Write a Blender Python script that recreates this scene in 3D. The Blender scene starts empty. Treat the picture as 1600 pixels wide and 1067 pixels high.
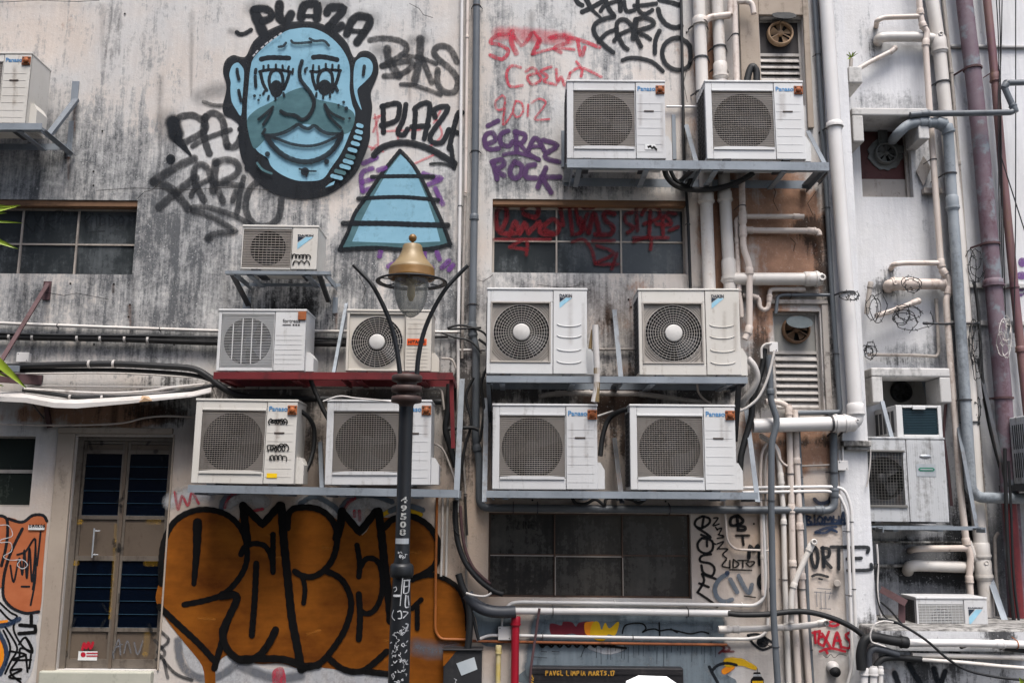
import bpy, bmesh, math, random
from mathutils import Vector, Matrix, Euler, noise as mnoise
from mathutils.geometry import tessellate_polygon
random.seed(7)
SC = bpy.context.scene
COL = SC.collection
R = math.radians

# ------------------------------------------------------------------ camera, sky, sun, exposure
FPX, HORIZON, CX, CY = 1480.0, 790.0, 800.0, 533.5
PITCH, ROLL = math.atan((HORIZON - CY) / FPX), R(0.5)
CAM = Vector((0.0, -7.2, 1.55))
ROT = Euler((math.pi / 2 + PITCH, 0, 0)).to_matrix() @ Matrix.Rotation(ROLL, 3, 'Z')
cd = bpy.data.cameras.new('camera')
cam = bpy.data.objects.new('camera', cd)
COL.objects.link(cam)
cd.sensor_fit = 'HORIZONTAL'
cd.sensor_width = 36
cd.lens = 36 * FPX / 1600
cd.clip_end = 500
cam.matrix_world = Matrix.Translation(CAM) @ ROT.to_4x4()
SC.camera = cam

SUN_EL, SUN_AZ = R(65), R(14)      # high and soft, from behind the camera and a little to the right
w = bpy.data.worlds.new('World')
SC.world = w
w.use_nodes = True
nt = w.node_tree
bg = nt.nodes['Background']
sky = nt.nodes.new('ShaderNodeTexSky')
sky.sky_type = 'NISHITA'
sky.sun_disc = False
sky.sun_elevation = SUN_EL
sky.sun_rotation = math.pi - SUN_AZ
sky.air_density = 1.0
sky.dust_density = 4.0
sky.ozone_density = 1.0
nt.links.new(sky.outputs[0], bg.inputs[0])
bg.inputs[1].default_value = 0.125
ld = bpy.data.lights.new('sun', 'SUN')
ld.energy = 2.1
ld.angle = R(24)
ld.color = (1.0, 0.985, 0.96)
lo = bpy.data.objects.new('sun', ld)
COL.objects.link(lo)
sdir = Vector((math.sin(SUN_AZ) * math.cos(SUN_EL), -math.cos(SUN_AZ) * math.cos(SUN_EL), math.sin(SUN_EL)))
lo.rotation_euler = sdir.to_track_quat('Z', 'Y').to_euler()
lo.location = (0, -20, 20)
vs = SC.view_settings
vs.view_transform = 'Standard'
vs.look = 'None'
vs.exposure = 0.78
vs.gamma = 1
SC.cycles.max_bounces = 6
SC.cycles.diffuse_bounces = 1
SC.cycles.transparent_max_bounces = 40
SC.cycles.use_denoising = True

# ------------------------------------------------------------------ photo pixel (1600 x 1067) on a vertical plane y -> world point
def P(px, py, y=0.0):
    d = ROT @ Vector(((px - CX) / FPX, -(py - CY) / FPX, -1.0))
    return CAM + d * ((y - CAM.y) / d.y)
RT = ROT.transposed()
def proj(v):
    c = RT @ (Vector(v) - CAM)
    return CX - FPX * c.x / c.z, CY + FPX * c.y / c.z
def mpp(px, py, y=0.0):
    return (P(px + 1, py, y) - P(px, py, y)).length

# ------------------------------------------------------------------ materials
def lin(c):
    c = c / 255.0
    return c / 12.92 if c <= 0.04045 else ((c + 0.055) / 1.055) ** 2.4
def S(r, g, b, k=1.0):
    return (lin(r) * k, lin(g) * k, lin(b) * k, 1.0)
MATS = {}
class NT:
    def __init__(s, name):
        s.m = bpy.data.materials.new(name)
        s.m.use_nodes = True
        s.t = s.m.node_tree
        s.b = s.t.nodes['Principled BSDF']
        s.out = s.t.nodes['Material Output']
        s.pos = s.n('ShaderNodeNewGeometry').outputs['Position']
    def n(s, typ, **kw):
        nd = s.t.nodes.new(typ)
        for k, v in kw.items():
            setattr(nd, k, v)
        return nd
    def l(s, a, b):
        s.t.links.new(a, b)
    def noise(s, scale, det=6, rough=.6, vec=(1, 1, 1), off=0.0, dist=0.0):
        mp = s.n('ShaderNodeMapping')
        s.l(s.pos, mp.inputs[0])
        mp.inputs['Scale'].default_value = vec
        mp.inputs['Location'].default_value = (off, off * .7, off * 1.3)
        nz = s.n('ShaderNodeTexNoise')
        s.l(mp.outputs[0], nz.inputs['Vector'])
        nz.inputs['Scale'].default_value = scale
        nz.inputs['Detail'].default_value = det
        nz.inputs['Roughness'].default_value = rough
        nz.inputs['Distortion'].default_value = dist
        return nz.outputs['Fac']
    def ramp(s, fac, a, b):
        mr = s.n('ShaderNodeMapRange')
        mr.clamp = True
        s.l(fac, mr.inputs[0])
        mr.inputs[1].default_value = a
        mr.inputs[2].default_value = b
        return mr.outputs[0]
    def math(s, op, a, b=None, c=None, clamp=False):
        nd = s.n('ShaderNodeMath', operation=op)
        nd.use_clamp = clamp
        for i, x in enumerate((a, b, c)):
            if x is None:
                continue
            if isinstance(x, (int, float)):
                nd.inputs[i].default_value = x
            else:
                s.l(x, nd.inputs[i])
        return nd.outputs[0]
    def mix(s, f, a, b):
        nd = s.n('ShaderNodeMix', data_type='RGBA')
        for i, x in ((0, f), (6, a), (7, b)):
            if isinstance(x, (int, float)):
                nd.inputs[i].default_value = x
            elif isinstance(x, tuple):
                nd.inputs[i].default_value = x
            else:
                s.l(x, nd.inputs[i])
        return nd.outputs[2]
    def bump(s, h, strength, dist=.01):
        bp = s.n('ShaderNodeBump')
        bp.inputs['Strength'].default_value = strength
        bp.inputs['Distance'].default_value = dist
        s.l(h, bp.inputs['Height'])
        s.l(bp.outputs[0], s.b.inputs['Normal'])

def weath(name, c1, c2, dirt, amt=.4, rough=.5, metal=0.0, sc=2.5, streak=(9, 9, 1.1), bump=.15, fine=28, dirt2=None, amt2=0.0):
    """two-tone paint with streaked dirt, specks and a light bump"""
    s = NT(name)
    n1 = s.noise(sc, 5, .6, off=sum(map(ord, name)) % 17)
    n2 = s.noise(1.0, 7, .65, vec=streak, off=3.1 + len(name))
    n3 = s.noise(fine, 5, .7, off=1.7)
    col = s.mix(s.ramp(n1, .35, .65), c1, c2)
    v = s.math('ADD', s.math('MULTIPLY', n2, .65), s.math('MULTIPLY', n3, .35))
    k = .66 - .3 * amt
    mask = s.ramp(v, k, k + .16)
    col = s.mix(s.math('MULTIPLY', mask, min(1, .45 + amt)), col, dirt)
    if dirt2:
        n4 = s.noise(5.5, 6, .65, off=7.7)
        k2 = .74 - .28 * amt2
        col = s.mix(s.ramp(n4, k2, k2 + .1), col, dirt2)
    s.l(col, s.b.inputs['Base Color'])
    s.b.inputs['Metallic'].default_value = metal
    rr = s.n('ShaderNodeMapRange')
    s.l(n3, rr.inputs[0])
    rr.inputs[3].default_value = max(.05, rough - .12)
    rr.inputs[4].default_value = min(1, rough + .15)
    s.l(rr.outputs[0], s.b.inputs['Roughness'])
    s.bump(n3, bump, .006)
    MATS[name] = s.m
    return s.m

def wallmat(name, pale, warm, grey, rust, dark, fleck, film=None, film2=None):
    """stained render: the painted-on stain maps (r grey wash, g rust, b black grime plus shade painted round the door) steer streaked noise"""
    s = NT(name)
    at = s.n('ShaderNodeAttribute', attribute_name='stain')
    sp = s.n('ShaderNodeSeparateColor')
    s.l(at.outputs['Color'], sp.inputs[0])
    n1 = s.noise(1.0, 9, .70, vec=(7, 7, .8), off=2.2)
    n1b = s.noise(1.0, 7, .7, vec=(34, 34, 2.2), off=5.2)
    n2 = s.noise(30, 6, .75, off=.4)
    n3 = s.noise(1.5, 7, .6, off=9.1)
    n4 = s.noise(75, 3, .6, off=4.4)
    n5 = s.noise(5.0, 8, .72, off=6.3, dist=.4)
    base_mid = [(x * .5 + y * .5) for x, y in zip(pale, grey)]
    base = s.mix(s.math('MULTIPLY', s.ramp(n3, .38, .64), .8), pale, warm)
    base = s.mix(s.math('MULTIPLY', s.ramp(n5, .55, .75), .35), base, fleck)
    n1s, nbs, n5s, n2s = s.ramp(n1, .33, .67), s.ramp(n1b, .30, .70), s.ramp(n5, .32, .68), s.ramp(n2, .30, .70)
    v = s.math('ADD', s.math('MULTIPLY', n1s, .34), s.math('ADD', s.math('MULTIPLY', n2s, .23), s.math('ADD', s.math('MULTIPLY', n5s, .20), s.math('MULTIPLY', nbs, .23))))
    thr = s.math('SUBTRACT', .80, s.math('MULTIPLY', sp.outputs[0], .50))
    gm = s.math('DIVIDE', s.math('SUBTRACT', v, thr), .12, clamp=True)
    g2 = s.math('DIVIDE', s.math('SUBTRACT', v, s.math('ADD', thr, .13)), .16, clamp=True)
    mid = (base_mid[0], base_mid[1], base_mid[2], 1)
    col = s.mix(s.math('MULTIPLY', gm, .85), base, mid)
    col = s.mix(s.math('MULTIPLY', g2, .85), col, grey)
    tone = s.mix(nbs, (.80, .80, .81, 1), (1.08, 1.08, 1.07, 1))
    mul = s.n('ShaderNodeMix', data_type='RGBA', blend_type='MULTIPLY')
    mul.inputs[0].default_value = .6
    s.l(col, mul.inputs[6]); s.l(tone, mul.inputs[7])
    col = mul.outputs[2]
    wm = s.math('MULTIPLY', at.outputs['Alpha'], s.math('ADD', .65, s.math('MULTIPLY', s.ramp(n3, .3, .7), .45)), clamp=True)
    col = s.mix(wm, col, s.mix(s.math('MULTIPLY', gm, .5), film or S(196, 174, 155), film2 or S(150, 134, 120)))
    om = s.math('DIVIDE', s.math('SUBTRACT', s.math('ADD', s.math('MULTIPLY', s.ramp(n3, .34, .66), .45), s.math('ADD', s.math('MULTIPLY', n1s, .3), s.math('MULTIPLY', n5s, .25))), s.math('SUBTRACT', .92, s.math('MULTIPLY', sp.outputs[1], .75))), .22, clamp=True)
    col = s.mix(s.math('MULTIPLY', om, .85), col, s.mix(s.math('ADD', s.math('MULTIPLY', n5s, .7), s.math('MULTIPLY', n2s, .3)), (rust[0] * .5, rust[1] * .46, rust[2] * .46, 1), (rust[0] * 1.3, rust[1] * 1.35, rust[2] * 1.4, 1)))
    dm = s.math('DIVIDE', s.math('SUBTRACT', v, s.math('SUBTRACT', .86, s.math('MULTIPLY', sp.outputs[2], .62))), .2, clamp=True)
    col = s.mix(s.math('MULTIPLY', dm, .85), col, dark)
    fl = s.ramp(s.math('ADD', s.math('MULTIPLY', n2, .6), s.math('MULTIPLY', n4, .4)), .565, .64)
    col = s.mix(s.math('MULTIPLY', fl, s.math('ADD', .18, s.math('MULTIPLY', sp.outputs[0], .45))), col, fleck)
    # rough, fine pits
    pit = s.ramp(n4, .30, .24)
    col = s.mix(s.math('MULTIPLY', pit, .5), col, dark)
    s.l(col, s.b.inputs['Base Color'])
    s.b.inputs['Roughness'].default_value = .85
    s.b.inputs['Specular IOR Level'].default_value = .25
    s.bump(s.math('ADD', s.math('MULTIPLY', n2, .6), s.math('ADD', n5, s.math('MULTIPLY', gm, -.25))), .45, .012)
    MATS[name] = s.m
    return s.m

def paint(name, c, opacity=1.0, wear=.25, c2=None, rough=.6, soft=1.0, blot=0):
    """sprayed paint: the edge fades by the stroke's own 'a' attribute, worn by noise"""
    s = NT(name)
    at = s.n('ShaderNodeAttribute', attribute_name='a')
    n1 = s.noise(32, 5, .7, off=1.1)
    n2 = s.noise(1.0, 6, .6, vec=(12, 12, 1.3), off=4.1)
    al = s.ramp(at.outputs['Fac'], .05, .6 * soft)
    wr = s.ramp(s.math('ADD', s.math('MULTIPLY', n1, .55), s.math('MULTIPLY', n2, .45)), .30 + .25 * wear, .42 + .25 * wear)
    wr = s.math('ADD', s.math('MULTIPLY', wr, wear), 1 - wear)
    al = s.math('MULTIPLY', s.math('MULTIPLY', al, wr), opacity, clamp=True)
    nb = s.math('ADD', s.math('MULTIPLY', s.noise(blot, 7, .65, vec=(1, 1, 1.6), off=2.9), .84), s.math('MULTIPLY', s.noise(1, 5, .6, vec=(2, 2, 26), off=5.9), .16)) if blot else n2
    cc = s.mix(s.ramp(nb, .36, .66) if blot else s.ramp(n2, .3, .7), c, c2 or (c[0] * 1.25 + .004, c[1] * 1.25 + .004, c[2] * 1.25 + .004, 1))
    s.l(cc, s.b.inputs['Base Color'])
    s.b.inputs['Roughness'].default_value = rough
    s.b.inputs['Specular IOR Level'].default_value = .15
    s.l(al, s.b.inputs['Alpha'])
    MATS[name] = s.m
    return s.m

def plain(name, c, rough=.5, metal=0.0, emit=None, trans=0.0, var=.15):
    s = NT(name)
    n = s.noise(9, 4, .6)
    s.l(s.mix(s.ramp(n, .3, .7), (c[0] * (1 - var), c[1] * (1 - var), c[2] * (1 - var), 1), (c[0] * (1 + var), c[1] * (1 + var), c[2] * (1 + var), 1)), s.b.inputs['Base Color'])
    s.b.inputs['Roughness'].default_value = rough
    s.b.inputs['Metallic'].default_value = metal
    if trans:
        s.b.inputs['Transmission Weight'].default_value = trans
        s.b.inputs['IOR'].default_value = 1.1
    if emit:
        s.b.inputs['Emission Color'].default_value = c
        s.b.inputs['Emission Strength'].default_value = emit
    MATS[name] = s.m
    return s.m

def glassmat(name, c, dirt, rough=.12, amt=.4):
    """old dusty glazing: dark, glossy, with a film of dirt"""
    s = NT(name)
    n1 = s.noise(2.2, 7, .65, off=3)
    n2 = s.noise(1.0, 6, .7, vec=(14, 14, 1.5), off=8)
    n3 = s.noise(40, 3, .6)
    v = s.math('ADD', s.math('MULTIPLY', n1, .55), s.math('ADD', s.math('MULTIPLY', n2, .3), s.math('MULTIPLY', n3, .15)))
    m = s.ramp(v, .62 - .2 * amt, .78 - .2 * amt)
    s.l(s.mix(m, c, dirt), s.b.inputs['Base Color'])
    rr = s.math('ADD', rough, s.math('MULTIPLY', m, .4))
    s.l(rr, s.b.inputs['Roughness'])
    s.b.inputs['Specular IOR Level'].default_value = .35
    s.bump(n1, .06, .02)
    MATS[name] = s.m
    return s.m

wallmat('stained_render', S(203, 202, 200), S(207, 196, 186), S(74, 77, 81), S(168, 120, 88), S(30, 28, 27), S(226, 225, 223))
wallmat('white_render', S(222, 222, 224), S(216, 215, 214), S(104, 107, 111), S(150, 122, 104), S(26, 26, 28), S(230, 230, 231), S(122, 123, 125), S(84, 85, 87))
weath('ac_white', S(214, 214, 213), S(206, 205, 203), S(146, 140, 132), .26, .42, streak=(16, 16, 1.0), bump=.05)
weath('ac_white_yellowed', S(212, 208, 201), S(202, 197, 188), S(138, 124, 108), .34, .45, streak=(16, 16, 1.0), bump=.05)
weath('ac_white_dusty', S(204, 204, 204), S(194, 193, 192), S(128, 122, 116), .38, .5, streak=(16, 16, 1.0), bump=.05)
weath('ac_cream', S(206, 200, 190), S(198, 190, 178), S(150, 136, 118), .3, .45, streak=(14, 14, 1.0), bump=.05)
weath('ac_grey', S(192, 193, 194), S(178, 180, 182), S(116, 114, 111), .55, .5, streak=(18, 18, .8), bump=.06)
weath('ac_beige', S(170, 163, 155), S(156, 149, 141), S(92, 84, 76), .35, .55, bump=.05)
weath('ac_rib_light', S(204, 199, 193), S(190, 185, 178), S(140, 126, 114), .25, .45, bump=.03)
weath('galvanised_dull', S(116, 123, 130), S(98, 104, 111), S(78, 70, 64), .45, .6, .1, bump=.08, dirt2=S(104, 72, 52), amt2=.35)
weath('ac_rib', S(172, 164, 156), S(154, 146, 138), S(100, 91, 82), .35, .5, bump=.03)
plain('fan_dark', S(12, 13, 15), .7)
plain('fan_blade', S(34, 35, 38), .5)
plain('fan_blade_pale', S(72, 78, 88), .45)
plain('hub_white', S(200, 197, 192), .45)
plain('dark_void', S(14, 14, 15), .8)
weath('galvanised', S(146, 153, 160), S(122, 129, 136), S(84, 84, 86), .4, .55, .15, bump=.08, dirt2=S(104, 72, 52), amt2=.3)
weath('dark_steel', S(72, 74, 78), S(56, 57, 60), S(70, 50, 38), .5, .55, .3, bump=.1)
weath('red_steel', S(120, 38, 42), S(100, 32, 36), S(44, 26, 26), .45, .5, .1)
weath('rust_bar', S(96, 70, 72), S(80, 56, 58), S(60, 38, 30), .45, .7, .1)
weath('rust', S(150, 88, 50), S(120, 68, 40), S(60, 34, 22), .5, .8)
weath('pvc_white', S(216, 211, 205), S(205, 198, 190), S(160, 136, 116), .35, .42, sc=3, bump=.06, dirt2=S(120, 96, 80), amt2=.25)
weath('pvc_clean', S(222, 219, 216), S(214, 210, 206), S(170, 160, 150), .2, .4, bump=.05)
weath('pvc_cream', S(216, 205, 196), S(204, 189, 178), S(146, 120, 102), .42, .5, bump=.07, dirt2=S(96, 76, 64), amt2=.35)
weath('pvc_old', S(176, 168, 160), S(158, 150, 143), S(98, 88, 80), .5, .6, bump=.1, dirt2=S(58, 52, 48), amt2=.4)
weath('pvc_grey', S(100, 105, 110), S(86, 91, 96), S(64, 66, 70), .3, .42, bump=.05)
weath('pvc_bluegrey', S(124, 132, 138), S(154, 160, 165), S(88, 92, 96), .5, .55, bump=.07, dirt2=S(96, 102, 108), amt2=.5)
weath('iron_purple', S(104, 82, 92), S(120, 106, 114), S(84, 52, 60), .55, .65, sc=4, bump=.15, dirt2=S(124, 130, 136), amt2=.75)
weath('iron_brown', S(124, 92, 88), S(112, 78, 86), S(120, 96, 66), .5, .6, bump=.12)
weath('red_paint', S(170, 22, 44), S(150, 18, 38), S(90, 14, 26), .3, .35)
weath('yellow_paint', S(196, 170, 74), S(204, 198, 176), S(110, 84, 30), .3, .5)
weath('orange_pipe_paint', S(168, 98, 42), S(146, 82, 32), S(80, 48, 26), .45, .5)
weath('cable_black', S(22, 23, 25), S(16, 17, 18), S(46, 46, 47), .3, .6, bump=.1)
weath('cable_grey', S(70, 74, 80), S(58, 60, 66), S(40, 40, 42), .35, .5)
weath('insul_white', S(204, 200, 196), S(186, 180, 174), S(110, 100, 92), .4, .6)
weath('tray_dark', S(28, 28, 29), S(42, 40, 38), S(22, 21, 21), .5, .7)
weath('window_frame', S(176, 166, 156), S(154, 145, 136), S(84, 74, 66), .4, .6)
weath('window_frame_rusty', S(96, 72, 56), S(74, 56, 46), S(40, 30, 26), .5, .7)
weath('wood_lintel', S(126, 92, 64), S(104, 76, 54), S(60, 44, 34), .45, .7, streak=(1.2, 9, 9))
weath('frame_pale', S(186, 180, 172), S(170, 163, 154), S(96, 88, 80), .4, .5)
glassmat('pane_dark', S(52, 56, 58), S(92, 96, 98), .12, .7)
glassmat('pane_brown', S(50, 48, 46), S(84, 80, 74), .16, .7)
glassmat('pane_green', S(40, 46, 42), S(90, 96, 84), .25, .4)
glassmat('blue_louvre', S(4, 10, 22), S(8, 22, 44), .07, .35)
weath('door_steel', S(134, 124, 113), S(116, 107, 98), S(64, 54, 46), .5, .38, .35, bump=.05)
weath('door_panel', S(120, 106, 92), S(108, 95, 83), S(70, 58, 48), .4, .4, .25)
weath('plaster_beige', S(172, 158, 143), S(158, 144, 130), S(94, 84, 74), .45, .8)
weath('plaster_sill', S(186, 184, 170), S(170, 170, 156), S(110, 112, 100), .4, .8)
weath('plywood_dark', S(52, 46, 46), S(42, 38, 38), S(28, 25, 24), .4, .7)
weath('board_maroon', S(92, 52, 50), S(78, 44, 43), S(34, 24, 22), .4, .7)
weath('fan_brown', S(128, 98, 72), S(104, 78, 56), S(60, 44, 34), .5, .55)
plain('louvre_line', S(46, 74, 92), .3)
weath('board_grey', S(150, 148, 143), S(136, 134, 128), S(100, 92, 84), .4, .6)
weath('louvre_grey', S(184, 178, 172), S(168, 161, 154), S(84, 74, 66), .5, .5)
weath('fan_cream', S(190, 160, 128), S(172, 140, 108), S(100, 74, 54), .4, .5)
weath('fan_grey', S(120, 122, 120), S(104, 106, 104), S(60, 58, 56), .5, .6)
weath('flap_dark', S(22, 23, 25), S(32, 34, 36), S(18, 18, 19), .4, .75)
weath('flap_grey', S(66, 76, 80), S(56, 66, 70), S(44, 46, 46), .4, .7)
weath('concrete_hood', S(202, 200, 197), S(190, 188, 185), S(112, 110, 108), .45, .85, streak=(7, 7, 1.2), bump=.3)
weath('concrete_ledge', S(176, 173, 168), S(150, 147, 143), S(56, 54, 52), .75, .9, streak=(10, 10, 2.5), bump=.4)
weath('lamp_iron', S(28, 30, 34), S(22, 24, 27), S(54, 56, 60), .3, .45, .1, bump=.06)
weath('lamp_collar', S(78, 60, 54), S(66, 50, 46), S(36, 31, 30), .4, .55, .1)
weath('lamp_gold', S(138, 118, 84), S(120, 100, 67), S(104, 78, 48), .45, .44, .08, streak=(2.5, 2.5, 1.2))
weath('lamp_gold_dark', S(134, 100, 54), S(120, 88, 46), S(76, 54, 28), .3, .35, .2)
plain('lamp_filament', S(230, 200, 140), .3)
def lampglass():
    s = NT('lamp_glass')
    tr = s.n('ShaderNodeBsdfTransparent'); tr.inputs[0].default_value = (.86, .87, .86, 1)
    s.b.inputs['Base Color'].default_value = S(150, 150, 146)
    s.b.inputs['Roughness'].default_value = .08
    lw = s.n('ShaderNodeLayerWeight'); lw.inputs[0].default_value = .35
    mx = s.n('ShaderNodeMixShader')
    s.l(s.math('ADD', .30, s.math('MULTIPLY', lw.outputs['Facing'], .6)), mx.inputs[0])
    s.l(tr.outputs[0], mx.inputs[1]); s.l(s.b.outputs[0], mx.inputs[2])
    s.l(mx.outputs[0], s.out.inputs[0])
    MATS['lamp_glass'] = s.m
lampglass()
plain('letter_blue', S(74, 134, 184), .4)
plain('letter_navy', S(30, 42, 58), .4)
plain('letter_cyan', S(150, 196, 216), .4)
plain('letter_black', S(30, 28, 28), .5)
plain('letter_white', S(226, 226, 222), .5)
plain('letter_green', S(40, 120, 96), .4)
plain('label_orange', S(222, 92, 40), .4)
plain('label_yellow', S(238, 196, 30), .4)
plain('label_white', S(222, 222, 220), .45)
plain('label_silver', S(176, 180, 184), .35, .3)
weath('rusty_plate', S(170, 98, 52), S(146, 80, 42), S(80, 44, 26), .45, .7, .1)
plain('slot_brown', S(58, 46, 40), .6)
weath('leaf_green', S(110, 142, 40), S(170, 186, 60), S(206, 206, 120), .35, .4, streak=(3, 30, 30))
weath('leaf_dark', S(58, 92, 30), S(84, 116, 40), S(110, 130, 60), .3, .5)
weath('asphalt', S(66, 66, 66), S(56, 56, 56), S(40, 40, 40), .4, .9, bump=.4)
plain('lightbox_white', (.9, .9, .9, 1), .5, emit=.25, var=.06)
weath('shutter_dark', S(48, 46, 47), S(40, 38, 40), S(70, 66, 64), .35, .4, .3)
weath('grid_dark', S(110, 108, 104), S(96, 94, 90), S(60, 56, 52), .3, .5)
weath('black_box', S(44, 44, 46), S(38, 38, 40), S(66, 64, 62), .35, .45)
weath('sticker_pale', S(196, 202, 204), S(176, 184, 188), S(120, 128, 132), .4, .5)
weath('facing_render', S(120, 116, 110), S(106, 102, 98), S(90, 88, 84), .4, .9)
paint('spray_black', S(20, 24, 29), .93, .18, S(36, 40, 45))
paint('spray_black_thin', S(34, 36, 40), .76, .4, S(56, 58, 61), soft=1.4)
paint('spray_haze', S(44, 46, 50), .6, .35, soft=3.2)
paint('spray_jet', S(9, 8, 8), .97, .06)
paint('spray_red', S(190, 50, 70), .66, .5)
paint('spray_red_thin', S(206, 84, 94), .48, .4)
paint('spray_red_deep', S(168, 24, 44), .92, .15)
paint('spray_red_dark', S(108, 18, 26), .74, .35, soft=1.5)
paint('spray_purple', S(76, 50, 92), .88, .28, S(92, 64, 104), soft=1.4)
paint('spray_purple_thin', S(104, 60, 128), .72, .3)
paint('spray_cyan', S(140, 184, 203), .96, .26, S(124, 168, 188), blot=3)
paint('spray_teal', S(66, 98, 104), .86, .1, S(90, 126, 132), blot=5)
paint('spray_orange', S(152, 88, 24), .97, .06, S(98, 50, 8), blot=2.2)
paint('spray_orange_light', S(188, 116, 44), .6, .4, soft=2.5)
paint('spray_salmon', S(190, 112, 74), .95, .08, S(172, 94, 58), blot=4)
paint('spray_yellow', S(216, 170, 24), .9, .12)
paint('spray_amber', S(226, 136, 30), .95, .1)
paint('spray_white', S(206, 204, 204), .8, .4, S(186, 188, 192))
paint('spray_white_thin', S(200, 201, 203), .78, .4, soft=1.5)
paint('spray_grey', S(104, 106, 112), .75, .4, soft=1.6)
paint('spray_navy', S(36, 52, 76), .85, .2)
paint('spray_steel', S(92, 104, 116), .8, .25)
paint('spray_bluegrey', S(98, 110, 118), .9, .3, S(128, 139, 146))
paint('spray_maroon', S(104, 34, 44), .92, .15)
paint('spray_faint', S(26, 28, 30), .55, .3)
paint('marker_black', S(12, 12, 14), .92, .15)
paint('marker_gold', S(184, 138, 56), .8, .35)
paint('panel_stain', S(120, 92, 70), .34, .5, soft=3)
paint('tape_worn', S(190, 146, 36), .6, .8)
paint('drip_stain', S(44, 40, 38), .5, .55, soft=3)
paint('rust_run', S(134, 84, 52), .55, .5, soft=3)
paint('crack', S(40, 38, 36), .8, .35)
paint('water_stain', S(70, 52, 40), .6, .5, soft=2.2)

# ------------------------------------------------------------------ mesh helper
class MB:
    def __init__(s):
        s.v, s.f, s.mi, s.sm, s.a = [], [], [], [], []
    def add(s, vs, fs, mi=0, smooth=False, a=None):
        o = len(s.v)
        s.v += [Vector(p) for p in vs]
        s.a += list(a) if a is not None else [1.0] * len(vs)
        for f in fs:
            s.f.append([i + o for i in f]); s.mi.append(mi); s.sm.append(smooth)
    def box(s, x0, x1, y0, y1, z0, z1, bev=0.0, mi=0):
        if x0 > x1: x0, x1 = x1, x0
        if y0 > y1: y0, y1 = y1, y0
        if z0 > z1: z0, z1 = z1, z0
        if bev:
            bm = bmesh.new()
            bmesh.ops.create_cube(bm, size=1)
            for q in bm.verts:
                q.co = Vector((x0 + (q.co.x + .5) * (x1 - x0), y0 + (q.co.y + .5) * (y1 - y0), z0 + (q.co.z + .5) * (z1 - z0)))
            bmesh.ops.bevel(bm, geom=bm.edges[:], offset=min(bev, .45 * min(x1 - x0, y1 - y0, z1 - z0)), segments=2, affect='EDGES', profile=.5)
            bm.verts.index_update()
            s.add([q.co.copy() for q in bm.verts], [[q.index for q in f.verts] for f in bm.faces], mi)
            bm.free()
            return
        vs = [(x, y, z) for x in (x0, x1) for y in (y0, y1) for z in (z0, z1)]
        s.add(vs, [(0, 1, 3, 2), (4, 6, 7, 5), (0, 4, 5, 1), (2, 3, 7, 6), (0, 2, 6, 4), (1, 5, 7, 3)], mi)
    def beam(s, p, q, wx, wy, mi=0, up=Vector((0, 1, 0))):
        p, q = Vector(p), Vector(q)
        d = (q - p).normalized()
        u = d.cross(up)
        if u.length < 1e-4:
            u = d.cross(Vector((1, 0, 0)))
        u.normalize()
        v = d.cross(u).normalized()
        vs = []
        for c in (p, q):
            for a, b in ((-1, -1), (1, -1), (1, 1), (-1, 1)):
                vs.append(c + u * (a * wx / 2) + v * (b * wy / 2))
        s.add(vs, [(3, 2, 1, 0), (4, 5, 6, 7), (0, 1, 5, 4), (1, 2, 6, 5), (2, 3, 7, 6), (3, 0, 4, 7)], mi)
    def angle(s, p, q, wx, wy, t=.005, mi=0):
        """an L-section bar: a web facing the lane and a flange behind it"""
        p, q = Vector(p), Vector(q)
        s.beam(p, q, wx, t, mi)
        d = (q - p).normalized()
        u = d.cross(Vector((0, 1, 0))).normalized()
        o = u * (wx / 2 - t / 2) + Vector((0, wy / 2 + t / 2, 0))
        s.beam(p + o, q + o, t, wy, mi)
    def tube(s, pts, r, seg=10, mi=0, cap=True):
        pts = [Vector(p) for p in pts]
        n = len(pts)
        rad = r if isinstance(r, (list, tuple)) else [r] * n
        T = []
        for i in range(n):
            a = pts[max(0, i - 1)]; b = pts[min(n - 1, i + 1)]
            d = b - a
            T.append(d.normalized() if d.length > 1e-9 else Vector((0, 0, 1)))
        u = T[0].cross(Vector((0, 1, 0)))
        if u.length < 1e-3:
            u = T[0].cross(Vector((1, 0, 0)))
        u.normalize()
        vs, fs = [], []
        for i in range(n):
            u = (u - T[i] * u.dot(T[i])).normalized()
            w_ = T[i].cross(u)
            for k in range(seg):
                t = 2 * math.pi * k / seg
                vs.append(pts[i] + (u * math.cos(t) + w_ * math.sin(t)) * rad[i])
        for i in range(n - 1):
            for k in range(seg):
                a = i * seg + k; b = i * seg + (k + 1) % seg
                fs.append((a, b, b + seg, a + seg))
        s.add(vs, fs, mi, True)
        if cap:
            s.add(vs[:seg], [list(range(seg))[::-1]], mi)
            s.add(vs[-seg:], [list(range(seg))], mi)
    def lathe(s, c, prof, axis='z', seg=24, mi=0, smooth=True):
        c = Vector(c)
        vs, fs = [], []
        for r, h in prof:
            for k in range(seg):
                t = 2 * math.pi * k / seg
                a, b = r * math.cos(t), r * math.sin(t)
                vs.append(c + (Vector((a, b, h)) if axis == 'z' else Vector((a, h, b)) if axis == 'y' else Vector((h, a, b))))
        for i in range(len(prof) - 1):
            for k in range(seg):
                a = i * seg + k; b = i * seg + (k + 1) % seg
                fs.append((a, b, b + seg, a + seg))
        s.add(vs, fs, mi, smooth)
    def disc(s, c, r, seg=24, mi=0, axis='y'):
        c = Vector(c)
        vs = [c + (Vector((r * math.cos(2 * math.pi * k / seg), 0, r * math.sin(2 * math.pi * k / seg))) if axis == 'y' else Vector((r * math.cos(2 * math.pi * k / seg), r * math.sin(2 * math.pi * k / seg), 0))) for k in range(seg)]
        s.add(vs, [list(range(seg))], mi)
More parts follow.
